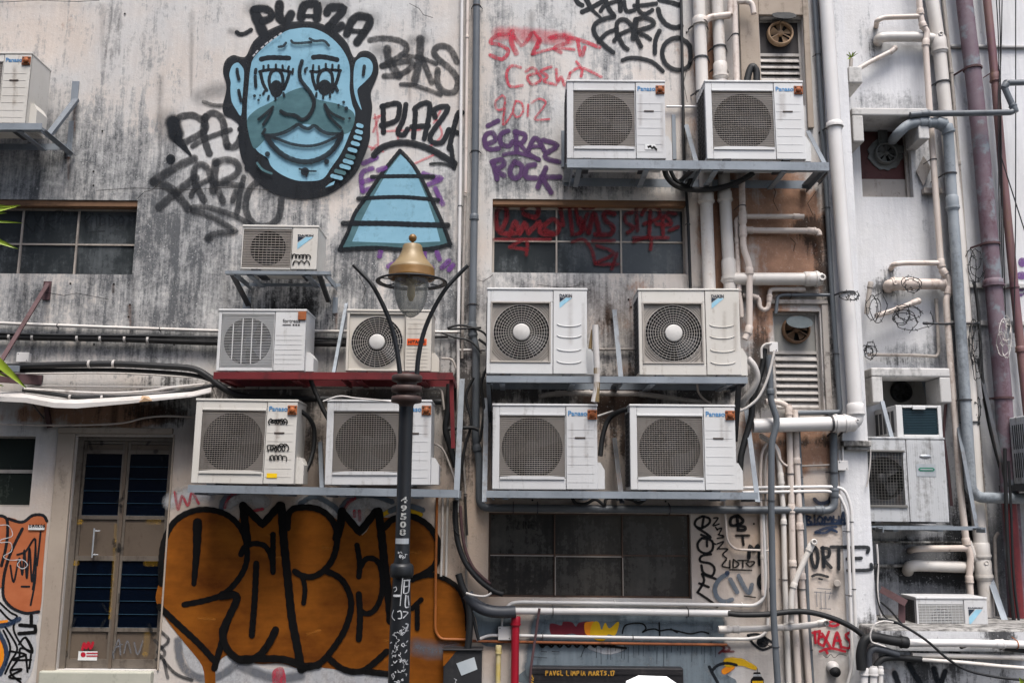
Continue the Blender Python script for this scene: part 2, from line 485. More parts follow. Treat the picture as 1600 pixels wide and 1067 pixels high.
    def prism(s, poly, y0, y1, mi=0):
        """poly in (x, z), extruded from y0 (front) to y1"""
        n = len(poly)
        tr = tessellate_polygon([[Vector((x, z, 0)) for x, z in poly]])
        s.add([(x, y0, z) for x, z in poly], [list(t) for t in tr], mi)
        s.add([(x, y1, z) for x, z in poly], [list(t)[::-1] for t in tr], mi)
        vs = [(x, y0, z) for x, z in poly] + [(x, y1, z) for x, z in poly]
        s.add(vs, [(i, (i + 1) % n, n + (i + 1) % n, n + i) for i in range(n)], mi)
    def holed(s, x0, x1, z0, z1, cx, cz, r, y, mi=0, seg=48):
        """a flat rectangle facing the lane with a round hole"""
        vs = []
        for k in range(seg):
            t = 2 * math.pi * k / seg
            dx, dz = math.cos(t), math.sin(t)
            vs.append((cx + r * dx, y, cz + r * dz))
            q = 1e9
            if dx > 1e-9: q = min(q, (x1 - cx) / dx)
            if dx < -1e-9: q = min(q, (x0 - cx) / dx)
            if dz > 1e-9: q = min(q, (z1 - cz) / dz)
            if dz < -1e-9: q = min(q, (z0 - cz) / dz)
            vs.append((cx + q * dx, y, cz + q * dz))
        fs = [(2 * k, 2 * k + 1, (2 * k + 3) % (2 * seg), (2 * k + 2) % (2 * seg)) for k in range(seg)]
        s.add(vs, fs, mi)
        for X in (x0, x1):
            for Z in (z0, z1):
                a = math.atan2(Z - cz, X - cx) % (2 * math.pi)
                k = int(a / (2 * math.pi / seg))
                p, q = vs[2 * k + 1], vs[(2 * k + 3) % (2 * seg)]
                s.add([p, (X, y, Z), q], [(0, 1, 2)], mi)
    def build(s, name, mats, parent=None, label=None, alpha=False, kind=None):
        me = bpy.data.meshes.new(name)
        off = OFF.get(parent.name, Vector()) if parent else Vector()
        me.from_pydata([v - off for v in s.v], [], s.f)
        for m in (mats if isinstance(mats, (list, tuple)) else [mats]):
            me.materials.append(MATS[m])
        me.polygons.foreach_set('material_index', s.mi)
        me.polygons.foreach_set('use_smooth', s.sm)
        if alpha:
            at = me.attributes.new('a', 'FLOAT', 'POINT')
            at.data.foreach_set('value', s.a)
        me.update()
        o = bpy.data.objects.new(name, me)
        COL.objects.link(o)
        if parent:
            o.parent = parent
            OFF[o.name] = off
        if label:
            o['label'] = label
        if kind:
            o['kind'] = kind
        return o
OFF = {}
def thing(name, label, cat, loc, group=None):
    o = bpy.data.objects.new(name, None)
    o.empty_display_size = .1
    COL.objects.link(o)
    o.location = loc
    OFF[o.name] = Vector(loc)
    o['label'] = label
    o['category'] = cat
    if group:
        o['group'] = group
    return o
def tag(o, label, cat, group=None):
    o['label'] = label; o['category'] = cat
    if group: o['group'] = group
    return o

def fillet(pts, r, n=5):
    pts = [Vector(p) for p in pts]
    out = [pts[0]]
    for i in range(1, len(pts) - 1):
        a, b, c = pts[i - 1], pts[i], pts[i + 1]
        d1, d2 = (a - b), (c - b)
        q = min(r, d1.length * .48, d2.length * .48)
        p0, p2 = b + d1.normalized() * q, b + d2.normalized() * q
        for k in range(n + 1):
            t = k / n
            out.append(p0 * (1 - t) ** 2 + b * 2 * t * (1 - t) + p2 * t * t)
    out.append(pts[-1])
    return out
def catmull(pts, closed=False, step=4):
    n = len(pts)
    if n < 3:
        return [tuple(p) for p in pts]
    out = []
    for i in range(n if closed else n - 1):
        p0 = pts[(i - 1) % n] if closed or i > 0 else pts[0]
        p1, p2 = pts[i], pts[(i + 1) % n]
        p3 = pts[(i + 2) % n] if closed or i + 2 < n else pts[-1]
        for k in range(step):
            t = k / step
            out.append(tuple(.5 * (2 * b + (c - a) * t + (2 * a - 5 * b + 4 * c - d) * t * t + (3 * b - a - 3 * c + d) * t ** 3) for a, b, c, d in zip(p0, p1, p2, p3)))
    if not closed:
        out.append(tuple(pts[-1]))
    return out
FONT_CACHE = {}
def text(mb, string, x0, x1, zc, y, h=None, mi=0, bold=0.0, rot=0.0, wrap=None, dx=0.0):
    """lettering laid on a plane facing the lane, spanning x0..x1"""
    key = (string, bold)
    if key not in FONT_CACHE:
        cu = bpy.data.curves.new('t', 'FONT')
        cu.body = string
        cu.size = 1
        cu.offset = bold
        cu.extrude = .01
        cu.resolution_u = 3
        ob = bpy.data.objects.new('t', cu)
        COL.objects.link(ob)
        bpy.context.view_layer.update()
        me = bpy.data.meshes.new_from_object(ob.evaluated_get(bpy.context.evaluated_depsgraph_get()))
        FONT_CACHE[key] = ([v.co.copy() for v in me.vertices], [list(p.vertices) for p in me.polygons])
        bpy.data.objects.remove(ob)
        bpy.data.curves.remove(cu)
        bpy.data.meshes.remove(me)
    vs, fs = FONT_CACHE[key]
    ax, bx = min(v.x for v in vs), max(v.x for v in vs)
    az, bz = min(v.y for v in vs), max(v.y for v in vs)
    k = (x1 - x0) / (bx - ax)
    kz = h / (bz - az) if h else k
    cx = (x0 + x1) / 2
    out = []
    for v in vs:
        a, b = (v.x - (ax + bx) / 2) * k, (v.y - (az + bz) / 2) * kz
        c, s_ = math.cos(rot), math.sin(rot)
        p = Vector((cx + a * c - b * s_, y - v.z * .08 - .0012, zc + a * s_ + b * c))
        out.append(wrap(p) if wrap else p)
    mb.add(out, fs, mi)
# ------------------------------------------------------------------ spray strokes: ribbons with a soft edge laid on a wall
class Tag:
    def __init__(s, org=(0, 0, 1), y=-.003, wrap=None):
        s.mb, s.org, s.y, s.k, s.wrap = MB(), org, y, 0, wrap
        s.mats = []
    def at(s, x, y):
        return s.org[0] + x / s.org[2], s.org[1] + y / s.org[2]
    def mi(s, m):
        if m not in s.mats:
            s.mats.append(m)
        return s.mats.index(m)
    def _emit(s, pts, fs, mi, a):
        vs = []
        for p in pts:
            q = P(p[0], p[1], p[2])
            vs.append(s.wrap(q, p[2]) if s.wrap else q)
        s.mb.add(vs, fs, mi, False, a)
    def fill(s, m, poly, smooth=True, step=4):
        pts = [s.at(*p) for p in poly]
        if smooth:
            pts = catmull(pts, True, step)
        s.k += 1
        y = s.y - s.k * 2.2e-4
        tr = tessellate_polygon([[Vector((a, -b, 0)) for a, b in pts]])
        s._emit([(a, b, y) for a, b in pts], [list(t) for t in tr], s.mi(m), [1.0] * len(pts))
        return s
    def dot(s, m, x, y, rx, ry=None):
        ry = ry or rx
        return s.fill(m, [(x + rx * math.cos(t * math.pi / 5), y + ry * math.sin(t * math.pi / 5)) for t in range(10)], True, 2)
    def stroke(s, m, wd, pts, soft=.22, taper=None, smooth=True):
        """wd and pts in the org's own units"""
        pts = [s.at(*p) for p in pts]
        wd = wd / s.org[2]
        if smooth:
            pts = catmull(pts, False, 5)
        # resample
        out = [Vector(pts[0])]
        st = max(wd * .35, .6)
        for p in pts[1:]:
            p = Vector(p)
            d = (p - out[-1]).length
            while d > st:
                out.append(out[-1] + (p - out[-1]) * (st / d))
                d = (p - out[-1]).length
        if (out[-1] - Vector(pts[-1])).length > .15 or len(out) == 1:
            out.append(Vector(pts[-1]))
        if len(out) < 2 or (out[0] - out[-1]).length < 1e-6 and len(out) == 2:
            return s.dot(m, (pts[0][0] - s.org[0]) * s.org[2], (pts[0][1] - s.org[1]) * s.org[2], wd * s.org[2] / 2)
        n = len(out)
        s.k += 1
        y0 = s.y - s.k * 2.2e-4
        ho, hi = wd / 2 * (1 + soft), wd / 2 * (1 - soft)
        rows = []
        def row(c, t, so, si, do, di):
            nrm = Vector((-t.y, t.x))
            rows.append((c + t * do - nrm * so, c + t * di - nrm * si, c + t * di + nrm * si, c + t * do + nrm * so))
        tan = []
        for i in range(n):
            d = out[min(n - 1, i + 1)] - out[max(0, i - 1)]
            tan.append(d.normalized() if d.length > 1e-9 else Vector((1, 0)))
        w0 = 1 if not taper else taper[0]
        w1 = 1 if not taper else taper[1]
        for q in (90, 60, 30):
            c_, s_ = math.cos(R(q)), math.sin(R(q))
            row(out[0], tan[0], ho * c_ * w0, hi * c_ * w0, -ho * s_ * w0, -hi * s_ * w0)
        al = [0, 0, 0]
        for i in range(n):
            k = w0 + (w1 - w0) * i / (n - 1)
            wob = 1 + .06 * math.sin(i * 1.7 + s.k)
            row(out[i], tan[i], ho * k * wob, hi * k * wob, 0, 0)
        for q in (30, 60, 90):
            c_, s_ = math.cos(R(q)), math.sin(R(q))
            row(out[-1], tan[-1], ho * c_ * w1, hi * c_ * w1, ho * s_ * w1, hi * s_ * w1)
        pts3, a = [], []
        m_ = len(rows)
        for i, rw in enumerate(rows):
            for j, q in enumerate(rw):
                pts3.append((q.x, q.y, y0 - i * 4e-6))
                a.append(0.0 if j in (0, 3) else 1.0)
        fs = []
        for i in range(m_ - 1):
            for j in range(3):
                b = i * 4 + j
                fs.append((b, b + 1, b + 5, b + 4))
        # close the inner end so that the core is not left open
        b0 = 0
        s._emit(pts3, fs, s.mi(m), a)
        return s
    def many(s, m, wd, lst, **kw):
        for p in lst:
            s.stroke(m, wd, p, **kw)
        return s
    def build(s, name, parent, label=None):
        return s.mb.build(name, s.mats, parent, label, alpha=True)

# ------------------------------------------------------------------ walls as grids with openings and stain maps
def rect_px(x0, y0, x1, y1, y=0.0):
    xm, ym = (x0 + x1) / 2, (y0 + y1) / 2
    return P(x0, ym, y).x, P(x1, ym, y).x, P(xm, y1, y).z, P(xm, y0, y).z
def stain_at(px, py, base, blobs):
    c = list(base)
    for bx, by, rx, ry, ch, am in blobs:
        d = ((px - bx) / rx) ** 2 + ((py - by) / ry) ** 2
        if d < 6:
            c[ch] += am * math.exp(-d * .9)
    return [min(1, max(0, q)) for q in c]
def wall_grid(name, x0, x1, z0, z1, y, holes, step, base, blobs, mat, parent, reveal=.14, label=None):
    def lines(a, b, cuts):
        n = max(1, round((b - a) / step))
        ls = [a + (b - a) * i / n for i in range(n + 1)]
        ls = [q for q in ls if all(abs(q - c) > step * .35 for c in cuts) or q in (a, b)]
        ls += [c for c in cuts if a < c < b]
        return sorted(ls)
    xs = lines(x0, x1, [c for h in holes for c in h[:2]])
    zs = lines(z0, z1, [c for h in holes for c in h[2:]])
    nx, nz = len(xs), len(zs)
    vs = [(x, y, z) for z in zs for x in xs]
    fs = []
    for j in range(nz - 1):
        for i in range(nx - 1):
            cx, cz = (xs[i] + xs[i + 1]) / 2, (zs[j] + zs[j + 1]) / 2
            if any(h[0] < cx < h[1] and h[2] < cz < h[3] for h in holes):
                continue
            a = j * nx + i
            fs.append((a, a + 1, a + nx + 1, a + nx))
    for h in holes:
        hx0, hx1, hz0, hz1 = h
        o = len(vs)
        vs += [(hx0, y, hz0), (hx1, y, hz0), (hx1, y, hz1), (hx0, y, hz1), (hx0, y + reveal, hz0), (hx1, y + reveal, hz0), (hx1, y + reveal, hz1), (hx0, y + reveal, hz1)]
        for k in range(4):
            fs.append((o + k, o + (k + 1) % 4, o + 4 + (k + 1) % 4, o + 4 + k))
    mb = MB()
    mb.add(vs, fs)
    o = mb.build(name, mat, parent, label)
    ca = o.data.color_attributes.new('stain', 'FLOAT_COLOR', 'POINT')
    buf = []
    for v in vs:
        px, py = proj(v)
        c = stain_at(px, py, base, blobs)
        buf += [c[0], c[1], c[2], c[3] if len(c) > 3 else 0.0]
    ca.data.foreach_set('color', buf)
    return o

# ------------------------------------------------------------------ pipes and cables
def nearest(path, q):
    best = None
    for i in range(len(path) - 1):
        a, b = path[i], path[i + 1]
        d = b - a
        if d.length < 1e-6: continue
        t = min(1, max(0, (q - a).dot(d) / d.length_squared))
        p = a + d * t
        k = (p - q).length
        if best is None or k < best[0]:
            best = (k, p, d.normalized())
    return best[1], best[2]
def pipe(name, label, cat, pts, r, mat, y=None, bend=None, joints=(), clips=(), group=None, clip_mat='dark_steel', seg=12, branches=(), caps=(), wall=0.0):
    """pts in photo pixels (optionally with their own y), r in pixels; joints, clips, branches and caps become child parts"""
    mx, my = pts[len(pts) // 2][:2]
    rm = r * mpp(mx, my, wall - .05)
    if y is None:
        y = wall - rm - .02
    def path_of(pp):
        return [P(p[0], p[1], p[2] if len(p) > 2 else y) for p in pp]
    raw = path_of(pts)
    if pts[0][1] == -12:        # runs on up the wall above the picture
        raw.insert(0, raw[0] + (raw[0] - raw[1]).normalized() * 1.5)
    if pts[0][0] == -12:
        raw.insert(0, raw[0] + (raw[0] - raw[1]).normalized() * 1.2)
    path = fillet(raw, bend if bend is not None else max(rm * 3, .02), 5)
    mb = MB()
    mb.tube(path, rm, seg)
    for bp, br in branches:
        mb.tube(fillet(path_of(bp), br * mpp(mx, my) * 3), br * mpp(mx, my), seg)
    if not (joints or clips or caps):
        return tag(mb.build(name, mat), label, cat, group)
    t = thing(name, label, cat, raw[-1], group)
    mb.build('tube', mat, t)
    for j in joints:
        p, d = nearest(path, P(j[0], j[1], y))
        k = j[2] if len(j) > 2 else 1.0
        L = rm * 1.5 * k
        c = MB()
        c.tube([p - d * L, p - d * (L * .8), p + d * (L * .8), p + d * L], [rm * 1.08, rm * 1.2, rm * 1.2, rm * 1.08], seg)
        c.tube([p + d * (L * .45), p + d * (L * .72)], rm * 1.32, seg)
        c.build('coupling', mat, t)
    for j in clips:
        p, d = nearest(path, P(j[0], j[1], y))
        c = MB()
        L = max(.003, rm * .13)
        c.tube([p - d * L, p + d * L], rm * 1.16 + .001, seg)
        side = d.cross(Vector((0, 1, 0))).normalized()
        for sg in (-1, 1):
            a = p + side * (rm * 1.1 * sg)
            c.beam(a, Vector((a.x + side.x * rm * .5 * sg, wall - .004, a.z + side.z * rm * .5 * sg)), L * 1.6, L * 1.2)
        c.build('pipe_clip', clip_mat, t)
    for cx, cy, cr in caps:
        p, d = nearest(path, P(cx, cy, y))
        c = MB()
        q = cr * mpp(cx, cy)
        c.lathe(p - Vector((0, rm * .9, 0)), [(q, .0), (q, -.018), (q * .55, -.018), (q * .55, -.004), (0.0005, -.004)], 'y', 16)
        c.build('end_cap', mat, t)
    return t
def cable(name, label, pts, r, mat, y=-.03, group=None, cat='cable', seg=7, clips=(), sag=True):
    path2 = catmull([p if len(p) > 2 else (p[0], p[1], y) for p in pts], False, 6)
    mb = MB()
    rm = r * mpp(*pts[len(pts) // 2][:2], y)
    path = [P(*p) for p in path2]
    if -12 in pts[0][:2]:
        path.insert(0, path[0] + (path[0] - path[1]).normalized() * (1.5 if pts[0][1] == -12 else 1.2))
    mb.tube(path, rm, seg)
    if not clips:
        return tag(mb.build(name, mat), label, cat, group)
    t = thing(name, label, cat, path[0], group)
    mb.build('cable_run', mat, t)
    for j in clips:
        p, d = nearest(path, P(j[0], j[1], y))
        c = MB()
        c.tube([p - d * .008, p + d * .008], rm * 1.3, seg)
        c.build('cable_tie', 'insul_white', t)
    return t

# ------------------------------------------------------------------ steel shelves
def shelf(name, label, x0, x1, yt, yb, yf, mat='galvanised', rear=-.06, arms=(), struts=(), group='steel shelves that carry the air conditioners', bars=(), slope=0.0, cat='bracket shelf', depth_flange=.04, plates=()):
    a, b = P(x0, yt, yf), P(x1, yt + slope, yf)
    hgt = (P(x0, yt, yf) - P(x0, yb, yf)).length
    t = thing(name, label, cat, (a.x, 0, a.z - hgt), group)
    mb = MB()
    za, zb = a.z - hgt / 2, b.z - hgt / 2
    pa, pb = Vector((a.x, yf, za)), Vector((b.x, yf, zb))
    mb.beam(pa, pb, hgt, .006)
    mb.beam(pa + Vector((0, depth_flange / 2 + .004, -hgt / 2 + .003)), pb + Vector((0, depth_flange / 2 + .004, -hgt / 2 + .003)), .006, depth_flange)
    mb.build('front_rail', mat, t)
    mb = MB()
    ra, rb = Vector((a.x, rear, za)), Vector((b.x, rear, zb))
    mb.beam(ra, rb, hgt, .006)
    mb.build('rear_rail', mat, t)
    for px in arms:
        q = (px - x0) / (x1 - x0)
        c = pa.lerp(pb, q)
        mb = MB()
        mb.beam((c.x, yf + .008, c.z), (c.x, -.012, c.z), hgt * .9, .006, up=Vector((0, 0, 1)))
        mb.beam((c.x + .02, yf + .008, c.z - hgt * .4), (c.x + .02, -.012, c.z - hgt * .4), .04, .006, up=Vector((1, 0, 0)))
        mb.build('side_arm', mat, t)
    for px in bars:
        q = (px - x0) / (x1 - x0)
        c = pa.lerp(pb, q)
        mb = MB()
        mb.box(c.x - .02, c.x + .02, yf + .01, rear - .006, c.z - hgt * .5 - .012, c.z - hgt * .5 - .001)
        mb.build('cross_bar', mat, t)
    for st in struts:
        mb = MB()
        mb.angle(P(*st[0]), P(*st[1]), st[2] if len(st) > 2 else .035, .025)
        mb.build('strut', st[3] if len(st) > 3 else 'galvanised_dull' if mat == 'galvanised' else mat, t)
    for (qx0, qy0, qx1, qy1) in plates:
        X0, X1, Z0, Z1 = rect_px(qx0, qy0, qx1, qy1)
        mb = MB()
        mb.box(X0, X1, -.012, -.002, Z0, Z1, .002)
        mb.build('wall_plate', mat, t)
    return t

# ------------------------------------------------------------------ air conditioners
ACN = [0]
def ac(kind, x0p, y0p, x1p, y1p, yf, label, depth=.30, group='air conditioner outdoor units on the wall', scrawl=None, sticker=None, plate=True, cover=True, side=True, tilt=0):
    xm, ym = (x0p + x1p) / 2, (y0p + y1p) / 2
    x0, x1 = P(x0p, ym, yf).x, P(x1p, ym, yf).x
    z1, z0 = P(xm, y0p, yf).z, P(xm, y1p, yf).z
    W, H = x1 - x0, z1 - z0
    X = lambda u: x0 + u * W
    Z = lambda v: z1 - v * H
    yb = yf + depth
    ACN[0] += 1
    body = {'hitachi': 'ac_cream', 'fortress': 'ac_white', 'grille': 'ac_grey', 'ledge': 'ac_white_dusty'}.get(kind, ('ac_white', 'ac_white_yellowed', 'ac_white_dusty')[ACN[0] % 3])
    t = thing('air_conditioner', label, 'air conditioner', ((x0 + x1) / 2, yf + depth / 2, z0), group)
    # grille rectangle, fan circle, panel split in units of the face
    G = {'pana': (.066, .69, .11, .87, .378, .50, .293, .70), 'daikin': (.035, .637, .14, .87, .345, .505, .283, .66),
         'hitachi': (.03, .68, .04, .97, .36, .51, .305, .69), 'fortress': (.035, .635, .05, .95, .335, .5, .27, .645),
         'small': (.012, .65, .05, .965, .34, .49, .235, .66), 'grille': (.03, .52, .16, .80, .30, .48, .24, .56),
         'ledge': (.03, .66, .19, .99, .36, .7, .24, .67)}[kind]
    u0, u1, v0, v1, cu, cv, cr, us = G
    g0, g1, gt, gb = X(u0), X(u1), Z(v0), Z(v1)
    cx, cz, r = X(cu), Z(cv), cr * W
    r = min(r, (gt - gb) * .485)
    mb = MB()
    fy = yf + .012
    vs = [(x0, fy, z0), (x1, fy, z0), (x1, fy, z1), (x0, fy, z1), (x0, yb, z0), (x1, yb, z0), (x1, yb, z1), (x0, yb, z1)]
    mb.add(vs, [(4, 5, 6, 7), (0, 1, 5, 4), (2, 3, 7, 6), (1, 2, 6, 5), (3, 0, 4, 7)])
    sp = X(us)
    mb.box(x0, g0, yf, fy, z0, z1, .004)
    mb.box(g0 + .0005, sp - .002, yf, fy, gt, z1, .003)
    mb.box(g0 + .0005, sp - .002, yf, fy, z0, gb, .003)
    if sp - .003 > g1:
        mb.box(g1, sp - .002, yf + .001, fy, gb + .0005, gt - .0005, .002)
    if kind == 'pana':      # curved lip under the grille
        pts = [(g0 + .004, gb + .012)] + [(g0 + (g1 - g0) * q, gb + .012 - .012 * math.sin(math.pi * q) * 0 + (.006 if .05 < q < .95 else 0)) for q in (.05, .2, .5, .8, .95)] + [(g1 - .004, gb + .012), (g1 - .004, gb - .006), (g0 + .004, gb - .006)]
        mb.prism(pts, yf - .008, yf - .0005)
        mb.box(g0, g1, yf - .005, yf - .0005, gt - .002, gt + .012, .002)
    mb.build('casing', body, t)
    mb = MB()
    mb.box(x0 - .004, x1 + .004, yf - .006, yb + .003, z1 + .0005, z1 + .017, .004)
    mb.build('top_lid', body, t)
    mb = MB()
    mb.box(sp + .002, x1 - .0005, yf - .002, fy, z0 + .001, z1 - .002, .004)
    yl = yf - .0035
    if kind in ('pana', 'fortress', 'hitachi'):
        vl = {'pana': (.28, .38, .48, .60, .70, .81, .91), 'fortress': (.40, .48, .56, .64, .72, .8, .88), 'hitachi': (.62, .68, .74, .80, .86, .92)}[kind]
        for v in vl:
            mb.box(sp + .012, x1 - .025, yl, yl + .002, Z(v) - .0022, Z(v) + .0022)
    if kind == 'hitachi':
        for v in (.12, .2, .28, .36):
            mb.box(sp + .012, x1 - .03, yl, yl + .002, Z(v) - .0015, Z(v) + .0015)
    if kind == 'daikin':
        for v in (.405, .54, .70, .845):
            pts = [Vector((X(.70 + .24 * q), yl, Z(v) - .018 * math.sin(math.pi * q) ** .5)) for q in [i / 12 for i in range(13)]]
            mb.tube(pts, .0035, 6)
    if kind == 'grille':
        for i in range(16):
            xx = sp + .02 + (x1 - sp - .04) * i / 15
            mb.box(xx - .004, xx + .002, yl, yl + .003, z0 + .02, z1 - .03)
    mb.build('service_panel', body, t)
    if kind == 'pana':
        mb = MB()
        mb.box(X(.785), X(.885), yf - .006, yf - .0025, Z(.39), Z(.372), .001)
        mb.build('grip_slot', 'slot_brown', t)
    # grille plate, shroud, fan
    mb = MB()
    plate_m = {'grille': 'dark_steel', 'small': 'ac_beige', 'fortress': 'ac_white', 'hitachi': 'ac_cream', 'ledge': 'ac_beige'}.get(kind, 'ac_beige')
    mb.holed(g0, g1, gb, gt, cx, cz, r, fy + .004)
    if kind in ('daikin',):
        bw = .012
        mb.box(g0, g1, yf - .006, yf + .012, gt - bw, gt, .003); mb.box(g0, g1, yf - .006, yf + .012, gb, gb + bw, .003)
        mb.box(g0, g0 + bw, yf - .006, yf + .012, gb + bw, gt - bw, .003); mb.box(g1 - bw, g1, yf - .006, yf + .012, gb + bw, gt - bw, .003)
        for q in (1.07, 1.14, 1.21):
            for k in range(4):
                a0 = R(90 * k + 45 - 26 + (q - 1) * 60)
                pts = [Vector((cx + r * q * math.cos(a0 + R(52 - (q - 1) * 120) * i / 8), fy + .001, cz + r * q * math.sin(a0 + R(52 - (q - 1) * 120) * i / 8))) for i in range(9)]
                pts = [p for p in pts if g0 + bw < p.x < g1 - bw and gb + bw < p.z < gt - bw]
                if len(pts) > 2:
                    mb.tube(pts, .0022, 5)
    mb.build('fan_plate', plate_m, t)
    mb = MB()
    mb.lathe((cx, 0, cz), [(r, fy + .004), (r * .98, fy + .03), (r * .97, yf + .14)], 'y', 40)
    mb.disc((cx, yf + .14, cz), r * .98, 40)
    mb.build('fan_shroud', 'fan_dark', t)
    mb = MB()
    hubr = r * .26
    mb.lathe((cx, 0, cz), [(.0005, yf + .045), (hubr * .8, yf + .047), (hubr, yf + .06), (hubr, yf + .10)], 'y', 20)
    nb = {'fortress': 3, 'grille': 4}.get(kind, 3)
    ph = random.random() * 2
    for k in range(nb):
        a = ph + 2 * math.pi * k / nb
        sw = R(78 if nb == 3 else 62)
        vs, fs = [], []
        for i in range(7):
            for j in range(5):
                rr = hubr * .9 + (r * .9 - hubr * .9) * j / 4
                an = a + sw * (i / 6 - .5) * (.7 + .3 * j / 4) + .35 * j / 4
                vs.append((cx + rr * math.cos(an), yf + .055 + .05 * i / 6, cz + rr * math.sin(an)))
        for i in range(6):
            for j in range(4):
                q = i * 5 + j
                fs.append((q, q + 1, q + 6, q + 5))
        mb.add(vs, fs, 0, True)
    mb.build('fan', 'fan_blade_pale' if kind == 'fortress' else 'fan_blade', t)
    # guard bars
    mb = MB()
    y0_, y1_ = yf + .001, yf + .006
    if kind == 'pana':
        n = 31
        for i in range(n):
            z = gb + (gt - gb) * (i + .5) / n
            mb.box(g0 + .001, g1 - .001, y0_, y1_, z - .0014, z + .0014)
        for i in range(1, 26):
            x = g0 + (g1 - g0) * i / 26
            h = r * r - (x - cx) ** 2
            if h > .001:
                h = math.sqrt(h)
                mb.box(x - .0011, x + .0011, y1_ + .0004, y1_ + .003, cz - h, cz + h)
    elif kind in ('small', 'ledge'):
        n = 15 if kind == 'small' else 14
        for i in range(n):
            z = gb + (gt - gb) * (i + .5) / n
            mb.box(g0 + .001, g1 - .001, y0_, y1_, z - .0022, z + .0022)
        for i in range(1, 12):
            x = g0 + (g1 - g0) * i / 12
            mb.box(x - .0014, x + .0014, y1_ + .0004, y1_ + .003, gb + .002, gt - .002)
    elif kind == 'fortress':
        n = 34
        for i in range(n):
            z = gb + (gt - gb) * (i + .5) / n
            mb.box(g0 + .004, g1 - .004, y0_, y1_, z - .0012, z + .0012)
        for q in (.2, .4, .6, .8):
            x = cx - r + 2 * r * q
            h = math.sqrt(r * r - (x - cx) ** 2)
            mb.box(x - .003, x + .003, yf - .003, yf + .0005, cz - h, cz + h)
    elif kind == 'grille':
        for i in range(18):
            z = gb + (gt - gb) * (i + .5) / 18
            mb.box(g0, g1, y0_, y1_, z - .0010, z + .0010)
        for i in range(14):
            x = g0 + (g1 - g0) * (i + .5) / 14
            mb.box(x - .0010, x + .0010, y0_ - .003, y0_ - .0004, gb, gt)
        mb.box(g0 - .012, g1 + .012, yf - .012, yf - .0005, gt, gt + .016, .003); mb.box(g0 - .012, g1 + .012, yf - .012, yf - .0005, gb - .02, gb, .003)
    else:
        rings = 8
        hb = r * (.29 if kind == 'daikin' else .31)
        for i in range(rings):
            rr = hb + (r * .99 - hb) * (i + 1) / rings
            mb.lathe((cx, 0, cz), [(rr - .0011, y0_), (rr + .0011, y0_), (rr + .0011, y1_), (rr - .0011, y1_), (rr - .0011, y0_)], 'y', 48, smooth=False)
        ns = 40 if kind == 'daikin' else 28
        for k in range(ns):
            a = 2 * math.pi * k / ns
            d = Vector((math.cos(a), 0, math.sin(a)))
            a2 = a + (.16 if kind == 'hitachi' else 0.0)
            d2 = Vector((math.cos(a2), 0, math.sin(a2)))
            c = Vector((cx, yf + .0085, cz))
            mb.beam(c + d * hb * .9, c + d2 * r * 1.0, .0018, .003)
    gm = {'daikin': 'ac_rib_light', 'hitachi': 'ac_rib_light', 'fortress': 'ac_white', 'grille': 'grid_dark', 'small': 'ac_rib', 'ledge': 'ac_white'}.get(kind, 'ac_rib')
    mb.build('fan_guard', gm, t)
    if kind in ('daikin', 'hitachi'):
        mb = MB()
        mb.lathe((cx, 0, cz), [(r * .30, yf + .012), (r * .30, yf - .004), (r * .27, yf - .007), (.0005, yf - .008)], 'y', 28)
        mb.build('hub_disc', 'hub_white', t)
    # side coil guard (left), valve cover (right), feet
    if side:
        mb = MB()
        for i in range(15):
            z = z0 + H * (.06 + .86 * i / 14)
            mb.box(x0 - .004, x0 - .0005, yf + .04, yb - .02, z - .004, z + .004, mi=1)
        for i in range(5):
            y = yf + .04 + (depth - .06) * i / 4
            mb.box(x0 - .0065, x0 - .0042, y - .004, y + .004, z0 + H * .05, z0 + H * .93, mi=1)
        mb.box(x0 - .0004, x0 + .0, yf + .035, yb - .015, z0 + H * .04, z0 + H * .94)
        mb.build('coil_guard', ['dark_void', 'dark_steel'], t)
    if cover:
        mb = MB()
        ch = H * .33
        d = .055
        bm = [(x1 + .0005, z0 + .006), (x1 + d, z0 + .006), (x1 + d, z0 + ch * .72), (x1 + d * .45, z0 + ch), (x1 + .0005, z0 + ch)]
        mb.prism(bm, yf + .05, yf + .21)
        mb.build('valve_cover', body, t)
    for q in (.2, .8):
        mb = MB()
        mb.box(X(q) - .03, X(q) + .03, yf - .012, yb + .005, z0 - .012, z0 - .0005)
        mb.build('foot', 'dark_steel', t)
    t.rotation_euler = (0, random.uniform(-.006, .006), random.uniform(-.016, .016))
    # badges
    if kind == 'pana':
        mb = MB()
        text(mb, 'Panasonic', X(.722), X(.98), Z(.085), yf - .0025, bold=.018)
        mb.build('logo', 'letter_blue', t)
        if plate:
            px_, pz_ = X(.952), Z(.1)
            mb = MB()
            q = .034
            mb.box(px_ - q, px_ + q, yf - .012, yf - .004, pz_ - q, pz_ + q, .005)
            mb.lathe((px_, 0, pz_), [(.02, yf - .012), (.02, yf - .02), (.014, yf - .026), (.0005, yf - .027)], 'y', 14)
            for a in (-1, 1):
                for b in (-1, 1):
                    mb.lathe((px_ + a * .022, 0, pz_ + b * .022), [(.006, yf - .0125), (.006, yf - .0145), (.0005, yf - .0145)], 'y', 8, mi=1)
            mb.build('rusty_plate', ['rusty_plate', 'slot_brown'], t)
